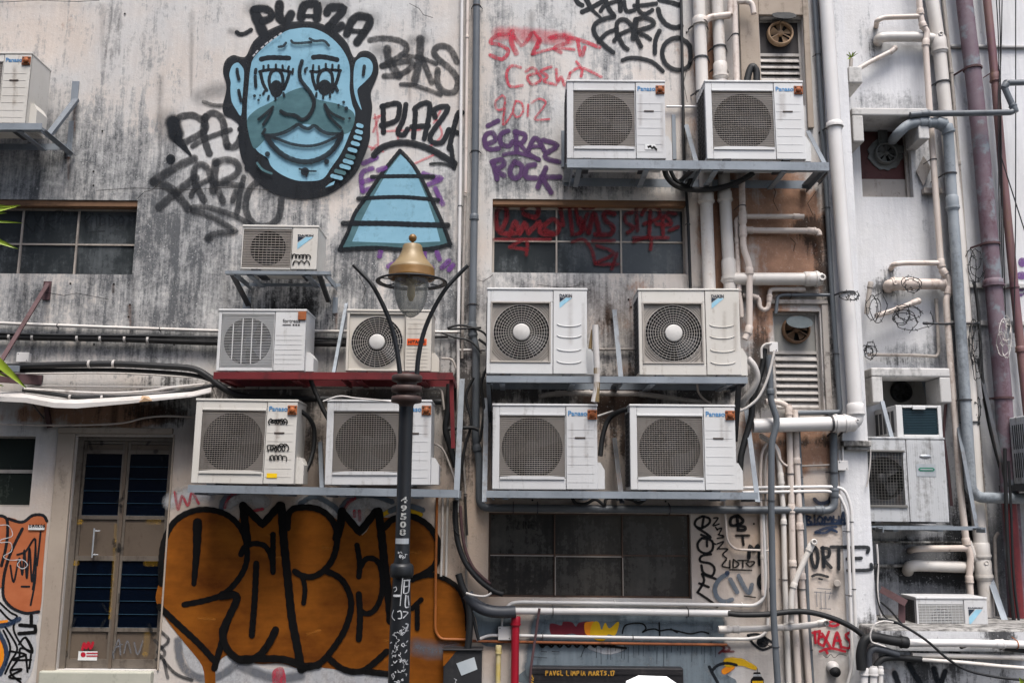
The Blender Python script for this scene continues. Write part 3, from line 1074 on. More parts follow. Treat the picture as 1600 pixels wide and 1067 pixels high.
    if kind == 'fortress':
        mb = MB()
        text(mb, 'fortress', X(.735), X(.93), Z(.16), yf - .0025)
        mb.box(X(.735), X(.83), yf - .0045, yf - .003, Z(.235), Z(.222))
        for q in (.85, .88, .91):
            mb.box(X(q), X(q + .02), yf - .0045, yf - .003, Z(.24), Z(.215))
        mb.build('logo', 'letter_black', t)
        mb = MB()
        px_, pz_ = X(.955), Z(.075)
        mb.box(px_ - .03, px_ + .03, yf - .014, yf - .004, pz_ - .032, pz_ + .03, .006)
        mb.build('rusty_plate', 'rusty_plate', t)
    if kind in ('daikin', 'small', 'ledge'):
        if kind == 'daikin':
            a0, a1, tv, b0, b1 = .725, .85, .065, .09, .215
        elif kind == 'small':
            a0, a1, tv, b0, b1 = .735, .94, .19, .225, .52
        else:
            a0, a1, tv, b0, b1 = .73, .93, .30, .36, .95
        mb = MB()
        text(mb, 'DAIKIN', X(a0), X(a1), Z(tv), yf - .0025, h=.04 * H * (1.2 if kind != 'daikin' else 1), bold=.03)
        mb.build('logo', 'letter_navy', t)
        mb = MB()
        q = yf - .0035
        xa, xb, za, zb = X(a0), X(a1), Z(b0), Z(b1)
        wd = (xb - xa)
        mb.add([(xa, q, za), (xa + wd * .45, q, za), (xa, q, za - (za - zb) * .42)], [(0, 1, 2)], 0)
        mb.add([(xa + wd * .52, q, za), (xb, q, za), (xa, q, zb), (xa, q, za - (za - zb) * .5)], [(0, 1, 2, 3)], 1)
        mb.build('emblem', ['letter_navy', 'letter_cyan'], t)
    if kind == 'hitachi':
        mb = MB()
        mb.box(X(.715), X(.945), yf - .006, yf - .0045, Z(.56), Z(.455), mi=0)
        text(mb, 'HITACHI', X(.73), X(.93), Z(.507), yf - .0062, mi=1, bold=.03)
        mb.build('logo', ['label_orange', 'letter_black'], t)
    if kind == 'grille':
        mb = MB()
        ex, ez = X(.77), Z(.205)
        mb.lathe((ex, 0, ez), [(.0005, yf - .0075)] + [(.045, yf - .0075), (.045, yf - .005)], 'y', 20, mi=0)
        for i in range(len(mb.v)):
            mb.v[i].z = ez + (mb.v[i].z - ez) * .3
        mb.build('badge', 'label_silver', t)
        mb = MB()
        mb.box(X(.66), X(.88), yf - .0052, yf - .0042, Z(.30), Z(.45), mi=1)
        ez = Z(.365)
        pts = [(X(.68), ez), (X(.70), ez + .014), (X(.85), ez + .014), (X(.87), ez), (X(.85), ez - .014), (X(.70), ez - .014)]
        mb.prism(pts, yf - .008, yf - .0056, 0)
        mb.box(X(.705), X(.845), yf - .0092, yf - .0082, ez - .004, ez + .004, mi=1)
        mb.build('badge', ['letter_green', 'label_silver'], t)
    if kind in ('pana', 'daikin', 'hitachi'):
        tg = Tag((0, 0, 1), yf - .0046)
        for q in range(2):
            px, py = x0p + (x1p - x0p) * (.73 + .24 * random.random()), y0p + (y1p - y0p) * (.08 + .2 * random.random())
            tg.stroke('panel_stain', 3 + 4 * random.random(), [(px, py), (px + random.uniform(-.6, .6), py + (y1p - y0p) * random.uniform(.15, .6))], soft=.9, smooth=False)
        tg.build('rust_streak', t)
    if sticker:
        for (mat, a, b, c, d) in sticker:
            mb = MB()
            mb.box(X(a), X(b), yf - .0058, yf - .0045, Z(d), Z(c))
            mb.build('sticker', mat, t)
    if scrawl:
        tg = Tag(scrawl[0], yf - .006)
        tg.many(scrawl[3] if len(scrawl) > 3 else 'marker_black', scrawl[1], scrawl[2])
        tg.build('graffiti', t)
    return t
# ------------------------------------------------------------------ ground
mb = MB()
mb.add([(-60, -60, 0), (60, -60, 0), (60, 4, 0), (-60, 4, 0)], [(0, 1, 2, 3)])
mb.build('ground', 'asphalt', None, 'dark asphalt lane in front of the wall', kind='structure')

# ------------------------------------------------------------------ the stained facade
XE = P(1334, 330).x
XL = -7.0
fac = thing('stained_building', 'stained grey and cream rendered back wall of a building, covered in graffiti', 'building', (0, 0, 0))
H_WL = rect_px(-60, 312, 211, 428)
H_WR = rect_px(769, 312, 1073, 427)
H_WB = rect_px(763, 802, 1080, 934)
H_DOOR = rect_px(104, 682, 258, 1046)
H_SIDE = rect_px(-45, 681, 51, 791)
H_V1 = rect_px(1187, 27, 1256, 165)
H_V2 = rect_px(1210, 486, 1284, 640)
H_SHUT = rect_px(832, 1040, 1062, 1230)
G, O, D = 0, 1, 2
blobs = [
    (60, 120, 120, 160, G, .10), (180, 160, 120, 140, G, .16), (90, 240, 160, 60, G, .42), (230, 60, 160, 60, G, .10), (100, 40, 160, 34, O, .25),
    (180, 260, 120, 60, G, .4), (300, 420, 120, 90, G, .62), (150, 480, 260, 60, G, .34), (60, 480, 120, 40, G, .3), (450, 470, 190, 70, G, .62), (560, 430, 160, 60, G, .42),
    (330, 330, 100, 60, G, .42), (440, 340, 110, 60, G, .3), (430, 480, 60, 60, D, .55), (520, 470, 60, 60, D, .4), (470, 520, 40, 30, D, .5), (360, 560, 90, 30, D, .3),
    (680, 330, 60, 200, G, .22), (650, 60, 80, 80, G, .26), (700, 450, 40, 60, G, .42), (690, 540, 40, 60, D, .25),
    (150, 300, 220, 18, G, .45), (200, 440, 200, 14, D, .4), (120, 550, 200, 40, G, .42), (150, 592, 200, 18, D, .45), (150, 645, 170, 26, D, .5), (150, 645, 170, 30, O, .6), (260, 652, 50, 24, D, .45),
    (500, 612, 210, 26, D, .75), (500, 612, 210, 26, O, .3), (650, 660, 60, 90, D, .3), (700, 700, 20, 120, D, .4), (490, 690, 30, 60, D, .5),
    (830, 120, 70, 90, G, .32), (800, 250, 60, 60, G, .36), (880, 270, 30, 60, D, .45), (960, 80, 80, 70, G, .2), (1060, 40, 40, 80, O, .3), (1070, 180, 40, 120, O, .3), (1075, 130, 26, 120, D, .25),
    (960, 290, 160, 18, G, .5), (940, 285, 120, 20, D, .3), (1110, 150, 22, 220, O, .65), (1120, 370, 30, 90, O, .5), (1150, 200, 20, 120, O, .35),
    (1230, 330, 80, 80, O, .75), (1200, 290, 60, 40, O, .4), (1275, 380, 36, 40, D, .55), (1265, 350, 30, 16, D, .4), (1290, 440, 24, 26, D, .6), (1240, 420, 60, 40, O, .35), (1190, 540, 30, 60, D, .6), (1185, 500, 30, 40, O, .5), (1240, 470, 40, 14, D, .4), (1296, 250, 16, 200, D, .35), (1298, 560, 18, 90, D, .6),
    (900, 445, 150, 16, D, .42), (920, 460, 160, 40, G, .45), (960, 520, 60, 50, G, .4), (960, 560, 60, 40, D, .4), (950, 500, 20, 16, D, .5), (1020, 450, 60, 30, O, .3), (850, 470, 60, 40, G, .3),
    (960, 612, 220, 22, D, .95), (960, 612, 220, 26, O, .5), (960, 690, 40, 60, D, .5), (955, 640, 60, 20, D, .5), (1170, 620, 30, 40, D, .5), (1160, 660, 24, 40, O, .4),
    (735, 560, 14, 120, D, .4), (725, 100, 12, 200, O, .35), (738, 250, 10, 300, D, .2), (760, 200, 14, 200, O, .25), (728, 760, 16, 90, D, .3), (720, 880, 18, 60, D, .5),
    (1220, 690, 60, 16, D, .5), (1240, 680, 60, 24, O, .6), (1270, 690, 50, 10, D, .5), (1260, 720, 40, 26, O, .42), (1180, 720, 20, 40, O, .3), (1130, 820, 30, 60, O, .36), (1175, 870, 20, 60, O, .4), (1300, 690, 24, 16, D, .4),
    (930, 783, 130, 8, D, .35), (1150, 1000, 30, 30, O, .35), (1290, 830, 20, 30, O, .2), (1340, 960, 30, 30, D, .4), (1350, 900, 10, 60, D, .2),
    (80, 800, 30, 14, D, .3), (60, 1000, 20, 80, D, .2), (270, 780, 20, 30, G, .3), (500, 785, 180, 12, G, .3), (760, 1020, 30, 50, G, .4), (800, 1020, 30, 60, D, .25), (90, 700, 26, 60, O, .12),
    (1310, 300, 16, 320, G, -.5), (1320, 100, 16, 320, G, -.4),
]
def fac_base(px, py):
    return None
STEP = .036
def base_wall():
    # upper storey greyer, ground floor cleaner
    return (.47, .05, .08, .0)
zbot = P(800, 1067).z - .35
ztop = P(800, -20).z + 1.6
WARM = 3
b2 = blobs + [(130, 850, 170, 190, D, .16), (1240, 470, 90, 60, O, .45), (1190, 560, 40, 70, O, .5), (1260, 700, 70, 40, O, .35), (1240, 600, 60, 60, D, .25), (930, 500, 160, 60, D, .12), (300, 400, 330, 90, G, .12), (200, 820, 330, 150, WARM, .75), (560, 860, 260, 150, WARM, .6), (740, 830, 60, 160, WARM, .8), (1000, 830, 300, 70, WARM, .75), (1220, 850, 110, 200, WARM, .55), (780, 1020, 60, 60, WARM, .5), (1230, 350, 90, 120, WARM, .5), (960, 500, 130, 60, WARM, .35), (1110, 200, 40, 260, WARM, .5), (740, 200, 20, 300, WARM, .35), (40, 60, 200, 60, WARM, .25), (960, 690, 60, 60, WARM, .6), (490, 700, 60, 60, WARM, .5), (960, 520, 70, 80, O, .4), (850, 445, 100, 16, O, .3), (1240, 350, 70, 90, O, .3), (1120, 200, 14, 300, O, .3), (1140, 420, 20, 100, O, .3), (1090, 230, 30, 200, D, .15), (1230, 690, 70, 30, O, .3), (1185, 580, 20, 80, D, .3), (170, 650, 170, 20, O, .4), (300, 900, 900, 150, G, -.34), (900, 900, 600, 160, G, -.3), (1250, 900, 200, 200, G, -.3), (1240, 350, 100, 100, G, -.25), (960, 612, 210, 20, D, .5), (500, 612, 200, 20, D, .4), (1280, 370, 30, 24, D, .4), (1262, 352, 26, 10, D, .4), (1290, 420, 20, 40, D, .3), (150, 648, 180, 16, O, .4), (955, 690, 60, 60, O, .4), (955, 690, 60, 60, D, .2), (490, 700, 40, 50, D, .3), (735, 700, 30, 120, D, .25)]  # first dark blob paints the lower-left shade around the door into the wall colour
b2 = [q[:5] + (q[5] * (.85 if q[4] == G and q[5] > 0 else 1),) for q in b2]
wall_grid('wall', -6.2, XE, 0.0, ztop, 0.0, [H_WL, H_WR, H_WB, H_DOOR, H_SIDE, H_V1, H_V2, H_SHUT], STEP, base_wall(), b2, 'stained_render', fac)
mb = MB()
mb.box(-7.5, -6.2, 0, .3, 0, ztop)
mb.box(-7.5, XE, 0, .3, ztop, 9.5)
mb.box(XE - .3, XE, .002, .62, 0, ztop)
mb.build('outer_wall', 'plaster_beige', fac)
mb = MB()
for h, d in ((H_WL, .14), (H_WR, .14), (H_WB, .14), (H_DOOR, .14), (H_SIDE, .14), (H_V1, .14), (H_V2, .14), (H_SHUT, .14)):
    mb.box(h[0] - .05, h[1] + .05, .16, .2, h[2] - .05, h[3] + .05)
mb.build('dark_room', 'dark_void', fac)

def window(hole, nx, nz, fm, pm, name='window', lintel=None, fw=.016, mull=.013, split=None, lw=.03, yf=.075, label=None, sill=None):
    x0, x1, z0, z1 = hole
    if lintel:
        z1 -= lw
    mb = MB()
    mb.box(x0 + .001, x0 + fw, yf, yf + .03, z0, z1); mb.box(x1 - fw, x1 - .001, yf, yf + .03, z0, z1)
    mb.box(x0 + fw, x1 - fw, yf, yf + .03, z0 + .001, z0 + fw); mb.box(x0 + fw, x1 - fw, yf, yf + .03, z1 - fw, z1 - .001)
    xs = [x0 + (x1 - x0) * i / nx for i in range(1, nx)] if not isinstance(nx, (list, tuple)) else [x0 + (x1 - x0) * q for q in nx]
    zm = [z0 + (z1 - z0) * (split or .5)] if nz == 2 else []
    for x in xs:
        mb.box(x - mull / 2, x + mull / 2, yf - .004, yf + .026, z0 + fw, z1 - fw)
    for z in zm:
        mb.box(x0 + fw, x1 - fw, yf + .003, yf + .022, z - mull / 2, z + mull / 2)
    f = mb.build(name, fm, fac, label)
    cx = [x0 + fw] + xs + [x1 - fw]
    cz = [z0 + fw] + zm + [z1 - fw]
    for i in range(len(cx) - 1):
        for j in range(len(cz) - 1):
            p = MB()
            ty = random.uniform(-.004, .004)
            a, b, c, d = cx[i] + .001, cx[i + 1] - .001, cz[j] + .001, cz[j + 1] - .001
            p.add([(a, yf + .014 + ty, c), (b, yf + .014 - ty, c), (b, yf + .016 - ty, d), (a, yf + .012 + ty, d)], [(0, 1, 2, 3)])
            p.build('pane', pm, f)
    if lintel:
        p = MB()
        p.box(x0 + .001, x1 - .001, .01, .1, z1, z1 + lw - .001, .003)
        p.build('lintel', lintel, f)
    if sill:
        p = MB()
        p.box(x0 - .03, x1 + .03, -.025, .07, z0 - .022, z0 - .001, .004)
        p.build('sill', sill, f)
    return f
window(H_WL, (.315, .64), 2, 'window_frame', 'pane_dark', lintel='wood_lintel', lw=.05, split=.47, label='dark three bay window with faint scratched tags at the left edge')
window(H_WR, (.333, .668), 2, 'window_frame', 'pane_dark', lintel='wood_lintel', lw=.045, split=.50, label='dark six pane window sprayed with red graffiti')
window(H_WB, (.328, .665), 2, 'window_frame_rusty', 'pane_brown', split=.5, yf=.05, mull=.010, fw=.012, label='blackened six pane window near the ground with thin rusty bars')
wbx0, wbx1, wbz0, wbz1 = H_WB
wzm, wxa, wxb = (wbz0 + wbz1) / 2, wbx0 + (wbx1 - wbx0) * .328, wbx0 + (wbx1 - wbx0) * .665
for (a, b, c, d) in ((wbx0 + .014, wxa - .008, wzm - .010, wzm - .003), (wxa + .008, wxb - .008, wzm - .014, wzm - .006), (wxa + .002, wxa + .009, wbz0 + .014, wzm - .015), (wxb - .002, wxb + .004, wbz0 + .014, wzm - .015)):
    mb = MB()
    mb.box(a, b, .04, .046, c, d)
    mb.build('glazing_bar', 'window_frame', fac)
window(H_SIDE, (), 2, 'frame_pale', 'pane_green', split=.50, mull=.026, fw=.012, label='small pale framed window beside the door')

# double door
door = MB()
dx0, dx1, dz0, dz1 = H_DOOR
fw = .042
door.box(dx0 + .001, dx0 + fw, .03, .10, dz0, dz1); door.box(dx1 - .02, dx1 - .001, .03, .10, dz0, dz1)
door.box(dx0 + fw, dx1 - .02, .03, .10, dz1 - .03, dz1 - .001)
dr = door.build('double_door', 'door_steel', fac, 'steel double door with dark blue louvred glass')
lx0, lx1 = dx0 + fw + .002, dx1 - .022
lm = (lx0 + lx1) / 2 - .01
lz1 = dz1 - .032
Hd = lz1 - dz0
for k, (a, b) in enumerate(((lx0, lm - .012), (lm + .012, lx1))):
    mb = MB()
    st = .018
    y0, y1 = .05, .085
    # stiles and rails
    mb.box(a, a + st, y0, y1, dz0 + .004, lz1); mb.box(b - st, b, y0, y1, dz0 + .004, lz1)
    f = lambda q: dz0 + Hd * q
    for q0, q1 in ((0, .04), (.155, .175), (.462, .485), (.645, .665), (.94, .96), (.985, 1.0)):
        mb.box(a + st, b - st, y0, y1, f(q0) + .004, f(q1))
    lf = mb.build('door_leaf', 'door_steel', fac)
    lf.parent = dr
    OFF[lf.name] = Vector()
    for q0, q1 in ((.485, .645), (.04, .155), (.96, .985)):
        mb = MB()
        mb.box(a + st, b - st, y0 + .012, y1 - .008, f(q0), f(q1))
        mb.build('door_panel', 'door_panel', dr)
    for q0, q1, n in ((.175, .462, 5), (.665, .94, 5)):
        mb = MB()
        for i in range(n):
            za, zb = f(q0 + (q1 - q0) * i / n), f(q0 + (q1 - q0) * (i + 1) / n) + .006
            mb.add([(a + st, y0 + .006, za), (b - st, y0 + .006, za), (b - st, y0 + .012, zb), (a + st, y0 + .012, zb)], [(0, 1, 2, 3)])
            mb.box(a + st, b - st, y0 + .003, y0 + .007, za - .0018, za + .0018, mi=1)
        mb.build('louvre_glass', ['blue_louvre', 'louvre_line'], dr)
mb = MB()
mb.box(lm - .011, lm + .011, .04, .08, dz0 + .004, lz1)
mb.build('meeting_stile', 'door_panel', dr)
mb = MB()
hx = P(149, 850, .05).x
hz0, hz1 = P(149, 866, .05).z, P(149, 829, .05).z
mb.tube([(hx, .01, hz0 - .02), (hx, .01, hz1 + .02)], .006, 10)
for z in (hz0, hz1):
    mb.tube([(hx, .01, z), (hx + .0, .05, z)], .006, 8)
    mb.tube([(hx, .012, z), (hx + .035, .03, z)], .004, 6)
mb.build('handle', 'label_silver', dr)
# worn yellow paint and stickers on the door
tg = Tag((0, 0, 1), .039)
tg.stroke('tape_worn', 4, [(181, 820), (178, 880), (172, 965)], soft=.5)
for px, py in ((118, 815), (240, 815), (112, 879), (236, 880)):
    tg.stroke('tape_worn', 7, [(px - 8, py), (px + 8, py)], soft=.5, smooth=False)
for px, py in ((101, 1000), (229, 1005)):
    tg.stroke('tape_worn', 8, [(px + 1, py - 14), (px - 2, py + 16)], soft=.6, smooth=False)
for i in range(26):
    px, py = random.choice(((150, 700), (182, 780), (182, 860), (176, 940), (165, 990), (115, 985), (230, 985), (110, 870), (110, 690), (245, 700))), 0
    x, y = px[0] + random.uniform(-10, 10), px[1] + random.uniform(-20, 20)
    tg.stroke('spray_faint', random.uniform(1.5, 5), [(x, y), (x + random.uniform(-9, 9), y + random.uniform(-14, 14))], soft=.8)
tg.build('worn_paint', dr)
mb = MB()
c = P(137, 1024, .048)
mb.box(c.x - .07, c.x + .07, .0475, .0495, c.z - .032, c.z + .032)
st = mb.build('sticker', 'label_white', dr)
tg = Tag((0, 780, 3.7175), .046)
tg.dot('spray_red_deep', 483, 900, 15)
for yy in (892, 908):
    tg.stroke('spray_red_deep', 7, [(505, yy), (565, yy)], smooth=False)
tg.many('spray_red_deep', 14, [[(478, 870), (490, 830), (500, 865), (515, 825), (525, 870), (540, 830)]])
tg.many('spray_grey', 9, [[(660, 890), (690, 810), (700, 900)], [(670, 860), (710, 840)], [(720, 890), (740, 820), (760, 890)], [(780, 830), (800, 900), (830, 820)], [(640, 830), (660, 920)]])
tg.many('spray_faint', 5, [[(340, 880), (380, 870), (390, 910), (340, 915), (335, 885)]])
tg.build('graffiti', dr)
# door surround, step, beam over the door
mb = MB()
X0, X1, Z0, Z1 = rect_px(78, 676, 103, 1067)
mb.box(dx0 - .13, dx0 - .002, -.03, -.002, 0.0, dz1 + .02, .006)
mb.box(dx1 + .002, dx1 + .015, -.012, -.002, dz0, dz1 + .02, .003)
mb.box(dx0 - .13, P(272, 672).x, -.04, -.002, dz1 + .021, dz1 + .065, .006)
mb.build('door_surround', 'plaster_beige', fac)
mb = MB()
mb.box(dx0 - .1, P(236, 1050, -.06).x, -.06, .16, 0, dz0 - .003, .012)
mb.build('door_step', 'plaster_sill', fac)

# louvred vents with their boards
def louvre(h, z_split, n, board, lab, yf=.05, frame='louvre_grey'):
    x0, x1, z0, z1 = h
    zs = z0 + (z1 - z0) * z_split
    mb = MB()
    mb.box(x0 + .001, x0 + .022, yf, yf + .04, z0, z1); mb.box(x1 - .022, x1 - .001, yf, yf + .04, z0, z1)
    mb.box(x0 + .022, x1 - .022, yf, yf + .04, zs - .012, zs + .012); mb.box(x0 + .022, x1 - .022, yf, yf + .04, z0 + .001, z0 + .02)
    mb.box(x0 + .022, x1 - .022, yf, yf + .04, z1 - .02, z1 - .001)
    f = mb.build('vent_window', frame, fac, lab)
    mb = MB()
    for i in range(n):
        z = z0 + .02 + (zs - .012 - z0 - .02) * (i + .5) / n
        hh = (zs - z0) / n * .86
        mb.add([(x0 + .022, yf - .004, z - hh / 2), (x1 - .022, yf - .004, z - hh / 2), (x1 - .022, yf + .022, z + hh / 2), (x0 + .022, yf + .022, z + hh / 2)], [(0, 1, 2, 3)])
        mb.box(x0 + .022, x1 - .022, yf - .007, yf - .003, z - hh / 2 - .004, z - hh / 2 + .004)
    mb.build('louvre', 'louvre_grey', f)
    mb = MB()
    mb.box(x0 + .022, x1 - .022, yf + .012, yf + .024, zs + .012, z1 - .02)
    mb.build('board', board, f)
    return zs
louvre(H_V1, .60, 8, 'plywood_dark', 'tall vent opening with a dark board above its louvres')
louvre(H_V2, .585, 8, 'board_grey', 'tall vent opening with a pale grey board above its louvres')
mb = MB()
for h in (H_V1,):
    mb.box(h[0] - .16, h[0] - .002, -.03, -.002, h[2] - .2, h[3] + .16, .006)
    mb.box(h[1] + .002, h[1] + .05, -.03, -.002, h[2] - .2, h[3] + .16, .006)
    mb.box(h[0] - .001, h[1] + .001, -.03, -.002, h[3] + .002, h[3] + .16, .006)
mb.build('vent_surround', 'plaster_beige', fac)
mb = MB()
h = H_V2
mb.box(h[1] + .012, h[1] + .06, -.02, -.002, h[2] - .02, h[3] + .05, .005)
mb.box(h[0] - .03, h[1] + .06, -.026, -.002, h[3] + .052, h[3] + .085, .005)
mb.build('vent_surround', 'pvc_old', fac)

# white painted pilaster, its ledge, and the lower white column
mb = MB()
pzl = P(1340, 697).z
wall_grid('pilaster', P(1297, 330, -.03).x, XE - .0005, pzl + .04, ztop, -.03, [], .04, (.20, .0, .0), [(1300, 100, 8, 300, G, .5), (1330, 560, 30, 120, G, .3), (1330, 650, 30, 40, G, .25), (1310, 640, 14, 30, D, .5), (1340, 690, 20, 10, D, .4)], 'white_render', fac)
mb.box(P(1297, 330, -.03).x, XE - .001, -.0295, -.002, pzl + .04, ztop)
mb.box(XE - .001, XE + .001, -.0295, .3, pzl + .04, ztop)
mb.build('pilaster_edge', 'concrete_hood', fac)
mb = MB()
mb.box(P(1318, 697, -.07).x, XE + .012, -.075, -.001, pzl - .005, pzl + .038, .008)
mb.box(P(1324, 697, -.07).x, XE + .008, -.055, -.001, pzl - .03, pzl - .006, .006)
mb.build('ledge', 'concrete_ledge', fac)
wall_grid('white_column', P(1317, 850, -.006).x, XE - .0005, 0, pzl - .03, -.006, [], .04, (.10, .0, .0), [(1345, 960, 30, 26, D, .5), (1355, 985, 30, 20, D, .6), (1340, 930, 20, 60, G, .4), (1362, 850, 5, 120, D, .35), (1335, 1040, 20, 40, G, .3)], 'white_render', fac)
# roller shutter box at the foot of the wall
mb = MB()
sx0, sx1, sz0, sz1 = H_SHUT
sz1 = P(940, 1041, -.05).z
mb.box(sx0 - .02, sx1 + .02, -.09, -.001, sz1 - .13, sz1, .008)
mb.box(sx0 - .01, sx1 + .01, -.096, -.0905, sz1 - .045, sz1 - .03); mb.box(sx0 - .01, sx1 + .01, -.096, -.0905, sz1 - .11, sz1 - .1)
sh = mb.build('shutter', 'shutter_dark', fac, 'dark metal shutter box with yellow handwriting at the foot of the wall')
mb = MB()
for i in range(14):
    mb.box(sx0 + .005, sx1 - .005, .01, .03, sz1 - .17 - i * .07, sz1 - .132 - i * .07 if i == 0 else sz1 - .105 - i * .07)
mb.build('slat_panel', 'shutter_dark', sh)
tg = Tag((680, 767, 3.5575), -.099)
def scr(tg, m, wd, x, y, h, s, adv=.72):
    """capital letters drawn as strokes"""
    L = {'P': [[(0, 1), (0, 0), (.5, .05), (.5, .45), (0, .5)]], 'A': [[(0, 1), (.3, 0), (.6, 1)], [(.1, .65), (.5, .65)]], 'V': [[(0, 0), (.3, 1), (.6, 0)]], 'G': [[(.55, .1), (.1, .1), (0, .6), (.2, 1), (.55, .9), (.5, .55), (.3, .55)]],
         'L': [[(0, 0), (0, 1), (.5, 1)]], 'I': [[(.2, 0), (.2, 1)]], 'M': [[(0, 1), (.1, 0), (.35, .7), (.6, 0), (.7, 1)]], 'R': [[(0, 1), (0, 0), (.5, .1), (.4, .5), (0, .5), (.55, 1)]], 'T': [[(0, 0), (.6, 0)], [(.3, 0), (.3, 1)]],
         'S': [[(.55, .1), (.1, .1), (.1, .45), (.5, .55), (.45, .95), (0, .95)]], '1': [[(.1, .2), (.3, 0), (.3, 1)]], '7': [[(0, 0), (.5, 0), (.2, 1)]], '.': [[(.2, .95), (.25, 1)]], 'K': [[(0, 0), (0, 1)], [(.5, 0), (0, .5), (.55, 1)]],
         'O': [[(.3, 0), (0, .3), (.1, .9), (.5, .9), (.6, .3), (.3, 0)]], 'D': [[(0, 0), (0, 1), (.5, .8), (.5, .2), (0, 0)]], 'E': [[(.5, 0), (0, 0), (0, 1), (.5, 1)], [(0, .5), (.4, .5)]], 'C': [[(.5, .1), (.1, .1), (0, .6), (.2, 1), (.5, .9)]], 'N': [[(0, 1), (0, 0), (.5, 1), (.5, 0)]], 'B': [[(0, 0), (0, 1), (.5, .8), (.1, .5), (.45, .2), (0, 0)]], 'U': [[(0, 0), (0, .8), (.3, 1), (.5, .8), (.5, 0)]], 'Z': [[(0, 0), (.5, 0), (0, 1), (.5, 1)]], 'Y': [[(0, 0), (.3, .5), (.6, 0)], [(.3, .5), (.3, 1)]], 'H': [[(0, 0), (0, 1)], [(.5, 0), (.5, 1)], [(0, .5), (.5, .5)]]}
    for ch in s:
        for st in L.get(ch, []):
            tg.stroke(m, wd, [(x + a * h * .9, y + b * h + random.uniform(-.05, .05) * h) for a, b in st], smooth=False, soft=.3)
        x += h * adv * (1.15 if ch == 'M' else .6 if ch in 'I.1 ' else 1)
scr(tg, 'marker_gold', 6, 615, 998, 24, 'PAVGL LIMPIA MARTS.17', .86)
tg.many('marker_gold', 6, [[(535, 1020), (545, 1040)], [(530, 1040), (545, 1050)], [(532, 1055), (545, 1067)]])
tg.build('handwriting', sh)

# ------------------------------------------------------------------ graffiti on the facade
A_, B_, C_, D_, E_, F_, G_, Hh, I_, J_, K_, L_, Q_ = (340, 0, 3.5575), (380, 0, 4.4444), (340, 90, 4.85), (520, 140, 3.81), (220, 130, 4.075), (890, 0, 7.619), (740, 30, 3.81), (340, 767, 3.5575), (0, 780, 3.7175), (1000, 767, 3.5575), (680, 767, 3.5575), (760, 300, 5.0), (1080, 820, 4.3207)
# --- tags left of the face
t = Tag(E_, -.0025)
m = 'spray_black_thin'
t.stroke('spray_haze', 130, [(170, 240), (180, 330)], soft=.7).stroke('spray_haze', 90, [(380, 90), (420, 60), (540, 40)], soft=.7)
t.stroke('spray_black', 80, [(205, 250), (225, 330)], soft=.5).stroke('spray_black', 34, [(235, 360), (320, 462)], taper=(1.6, .3))
t.many(m, 44, [[(250, 215), (330, 205), (405, 250), (400, 310), (280, 378)], [(410, 215), (400, 300), (412, 380), (437, 450)], [(410, 220), (460, 188), (520, 230), (535, 330), (550, 405)], [(555, 400), (590, 412), (622, 380), (640, 335)], [(345, 640), (402, 745)]])
t.many(m, 33, [[(330, 402), (420, 350), (570, 298)], [(660, 375), (665, 450)], [(320, 720), (350, 660), (440, 610)]])
for q in ((632, 292, 18), (635, 340, 18), (190, 483, 30), (872, 975, 22), (683, 540, 24)):
    t.dot('spray_black', *q)
t.many(m, 24, [[(400, 120), (470, 142), (570, 140)]])
t.many(m, 50, [[(340, 480), (230, 530), (80, 622)], [(80, 630), (180, 660), (240, 720), (305, 800)], [(115, 790), (230, 690), (350, 602)], [(476, 500), (460, 685)]])
t.many(m, 42, [[(335, 600), (345, 540), (385, 515), (430, 550), (450, 620)], [(480, 510), (530, 487), (600, 500), (625, 550), (580, 600), (480, 640)], [(490, 680), (522, 750)], [(740, 630), (690, 680), (667, 780), (690, 860), (740, 908), (820, 905), (880, 850), (895, 740)]])
t.many(m, 34, [[(655, 600), (632, 700), (612, 830)], [(330, 790), (420, 790), (560, 830), (680, 890), (730, 945)], [(330, 812), (450, 850), (590, 932), (600, 946), (480, 955), (415, 985), (445, 992)], [(480, 642), (560, 643), (645, 652)], [(585, 750), (602, 690)]])
t.build('graffiti_tag', fac, 'black spray tag reading PAL FARIO to the left of the blue face')
# --- the word over the face
t = Tag(B_, -.0025)
m = 'spray_black'
t.stroke('spray_haze', 90, [(60, 60), (130, 60)], soft=.8).stroke('spray_haze', 90, [(420, 20), (680, 40)], soft=.8).stroke('spray_haze', 90, [(820, 120), (900, 130)], soft=.8)
t.stroke(m, 66, [(80, 80), (100, 140), (142, 240)], soft=.35).many(m, 46, [[(80, 65), (150, 62), (195, 90), (188, 130), (135, 148)]], soft=.4)
t.many(m, 56, [[(252, 30), (250, 100), (262, 142), (305, 142), (332, 100)]], soft=.35)
t.many(m, 54, [[(402, 125), (408, 70), (440, 30), (515, 35), (512, 130)]], soft=.35).stroke(m, 26, [(420, 112), (510, 114)])
t.many(m, 50, [[(582, 90), (602, 52), (700, 62), (640, 135), (592, 188)], [(592, 190), (650, 204), (682, 178)]], soft=.35)
t.many(m, 50, [[(720, 235), (752, 150), (800, 112), (880, 130), (865, 190), (790, 295)]], soft=.35).stroke(m, 30, [(750, 215), (845, 222)])
t.stroke(m, 26, [(-45, 225), (-20, 240), (15, 232), (55, 208)]).stroke('spray_haze', 40, [(-90, 215), (-40, 225)], soft=.8)
t.build('graffiti_tag', fac, 'soft black sprayed word PLAZA arched over the blue face')
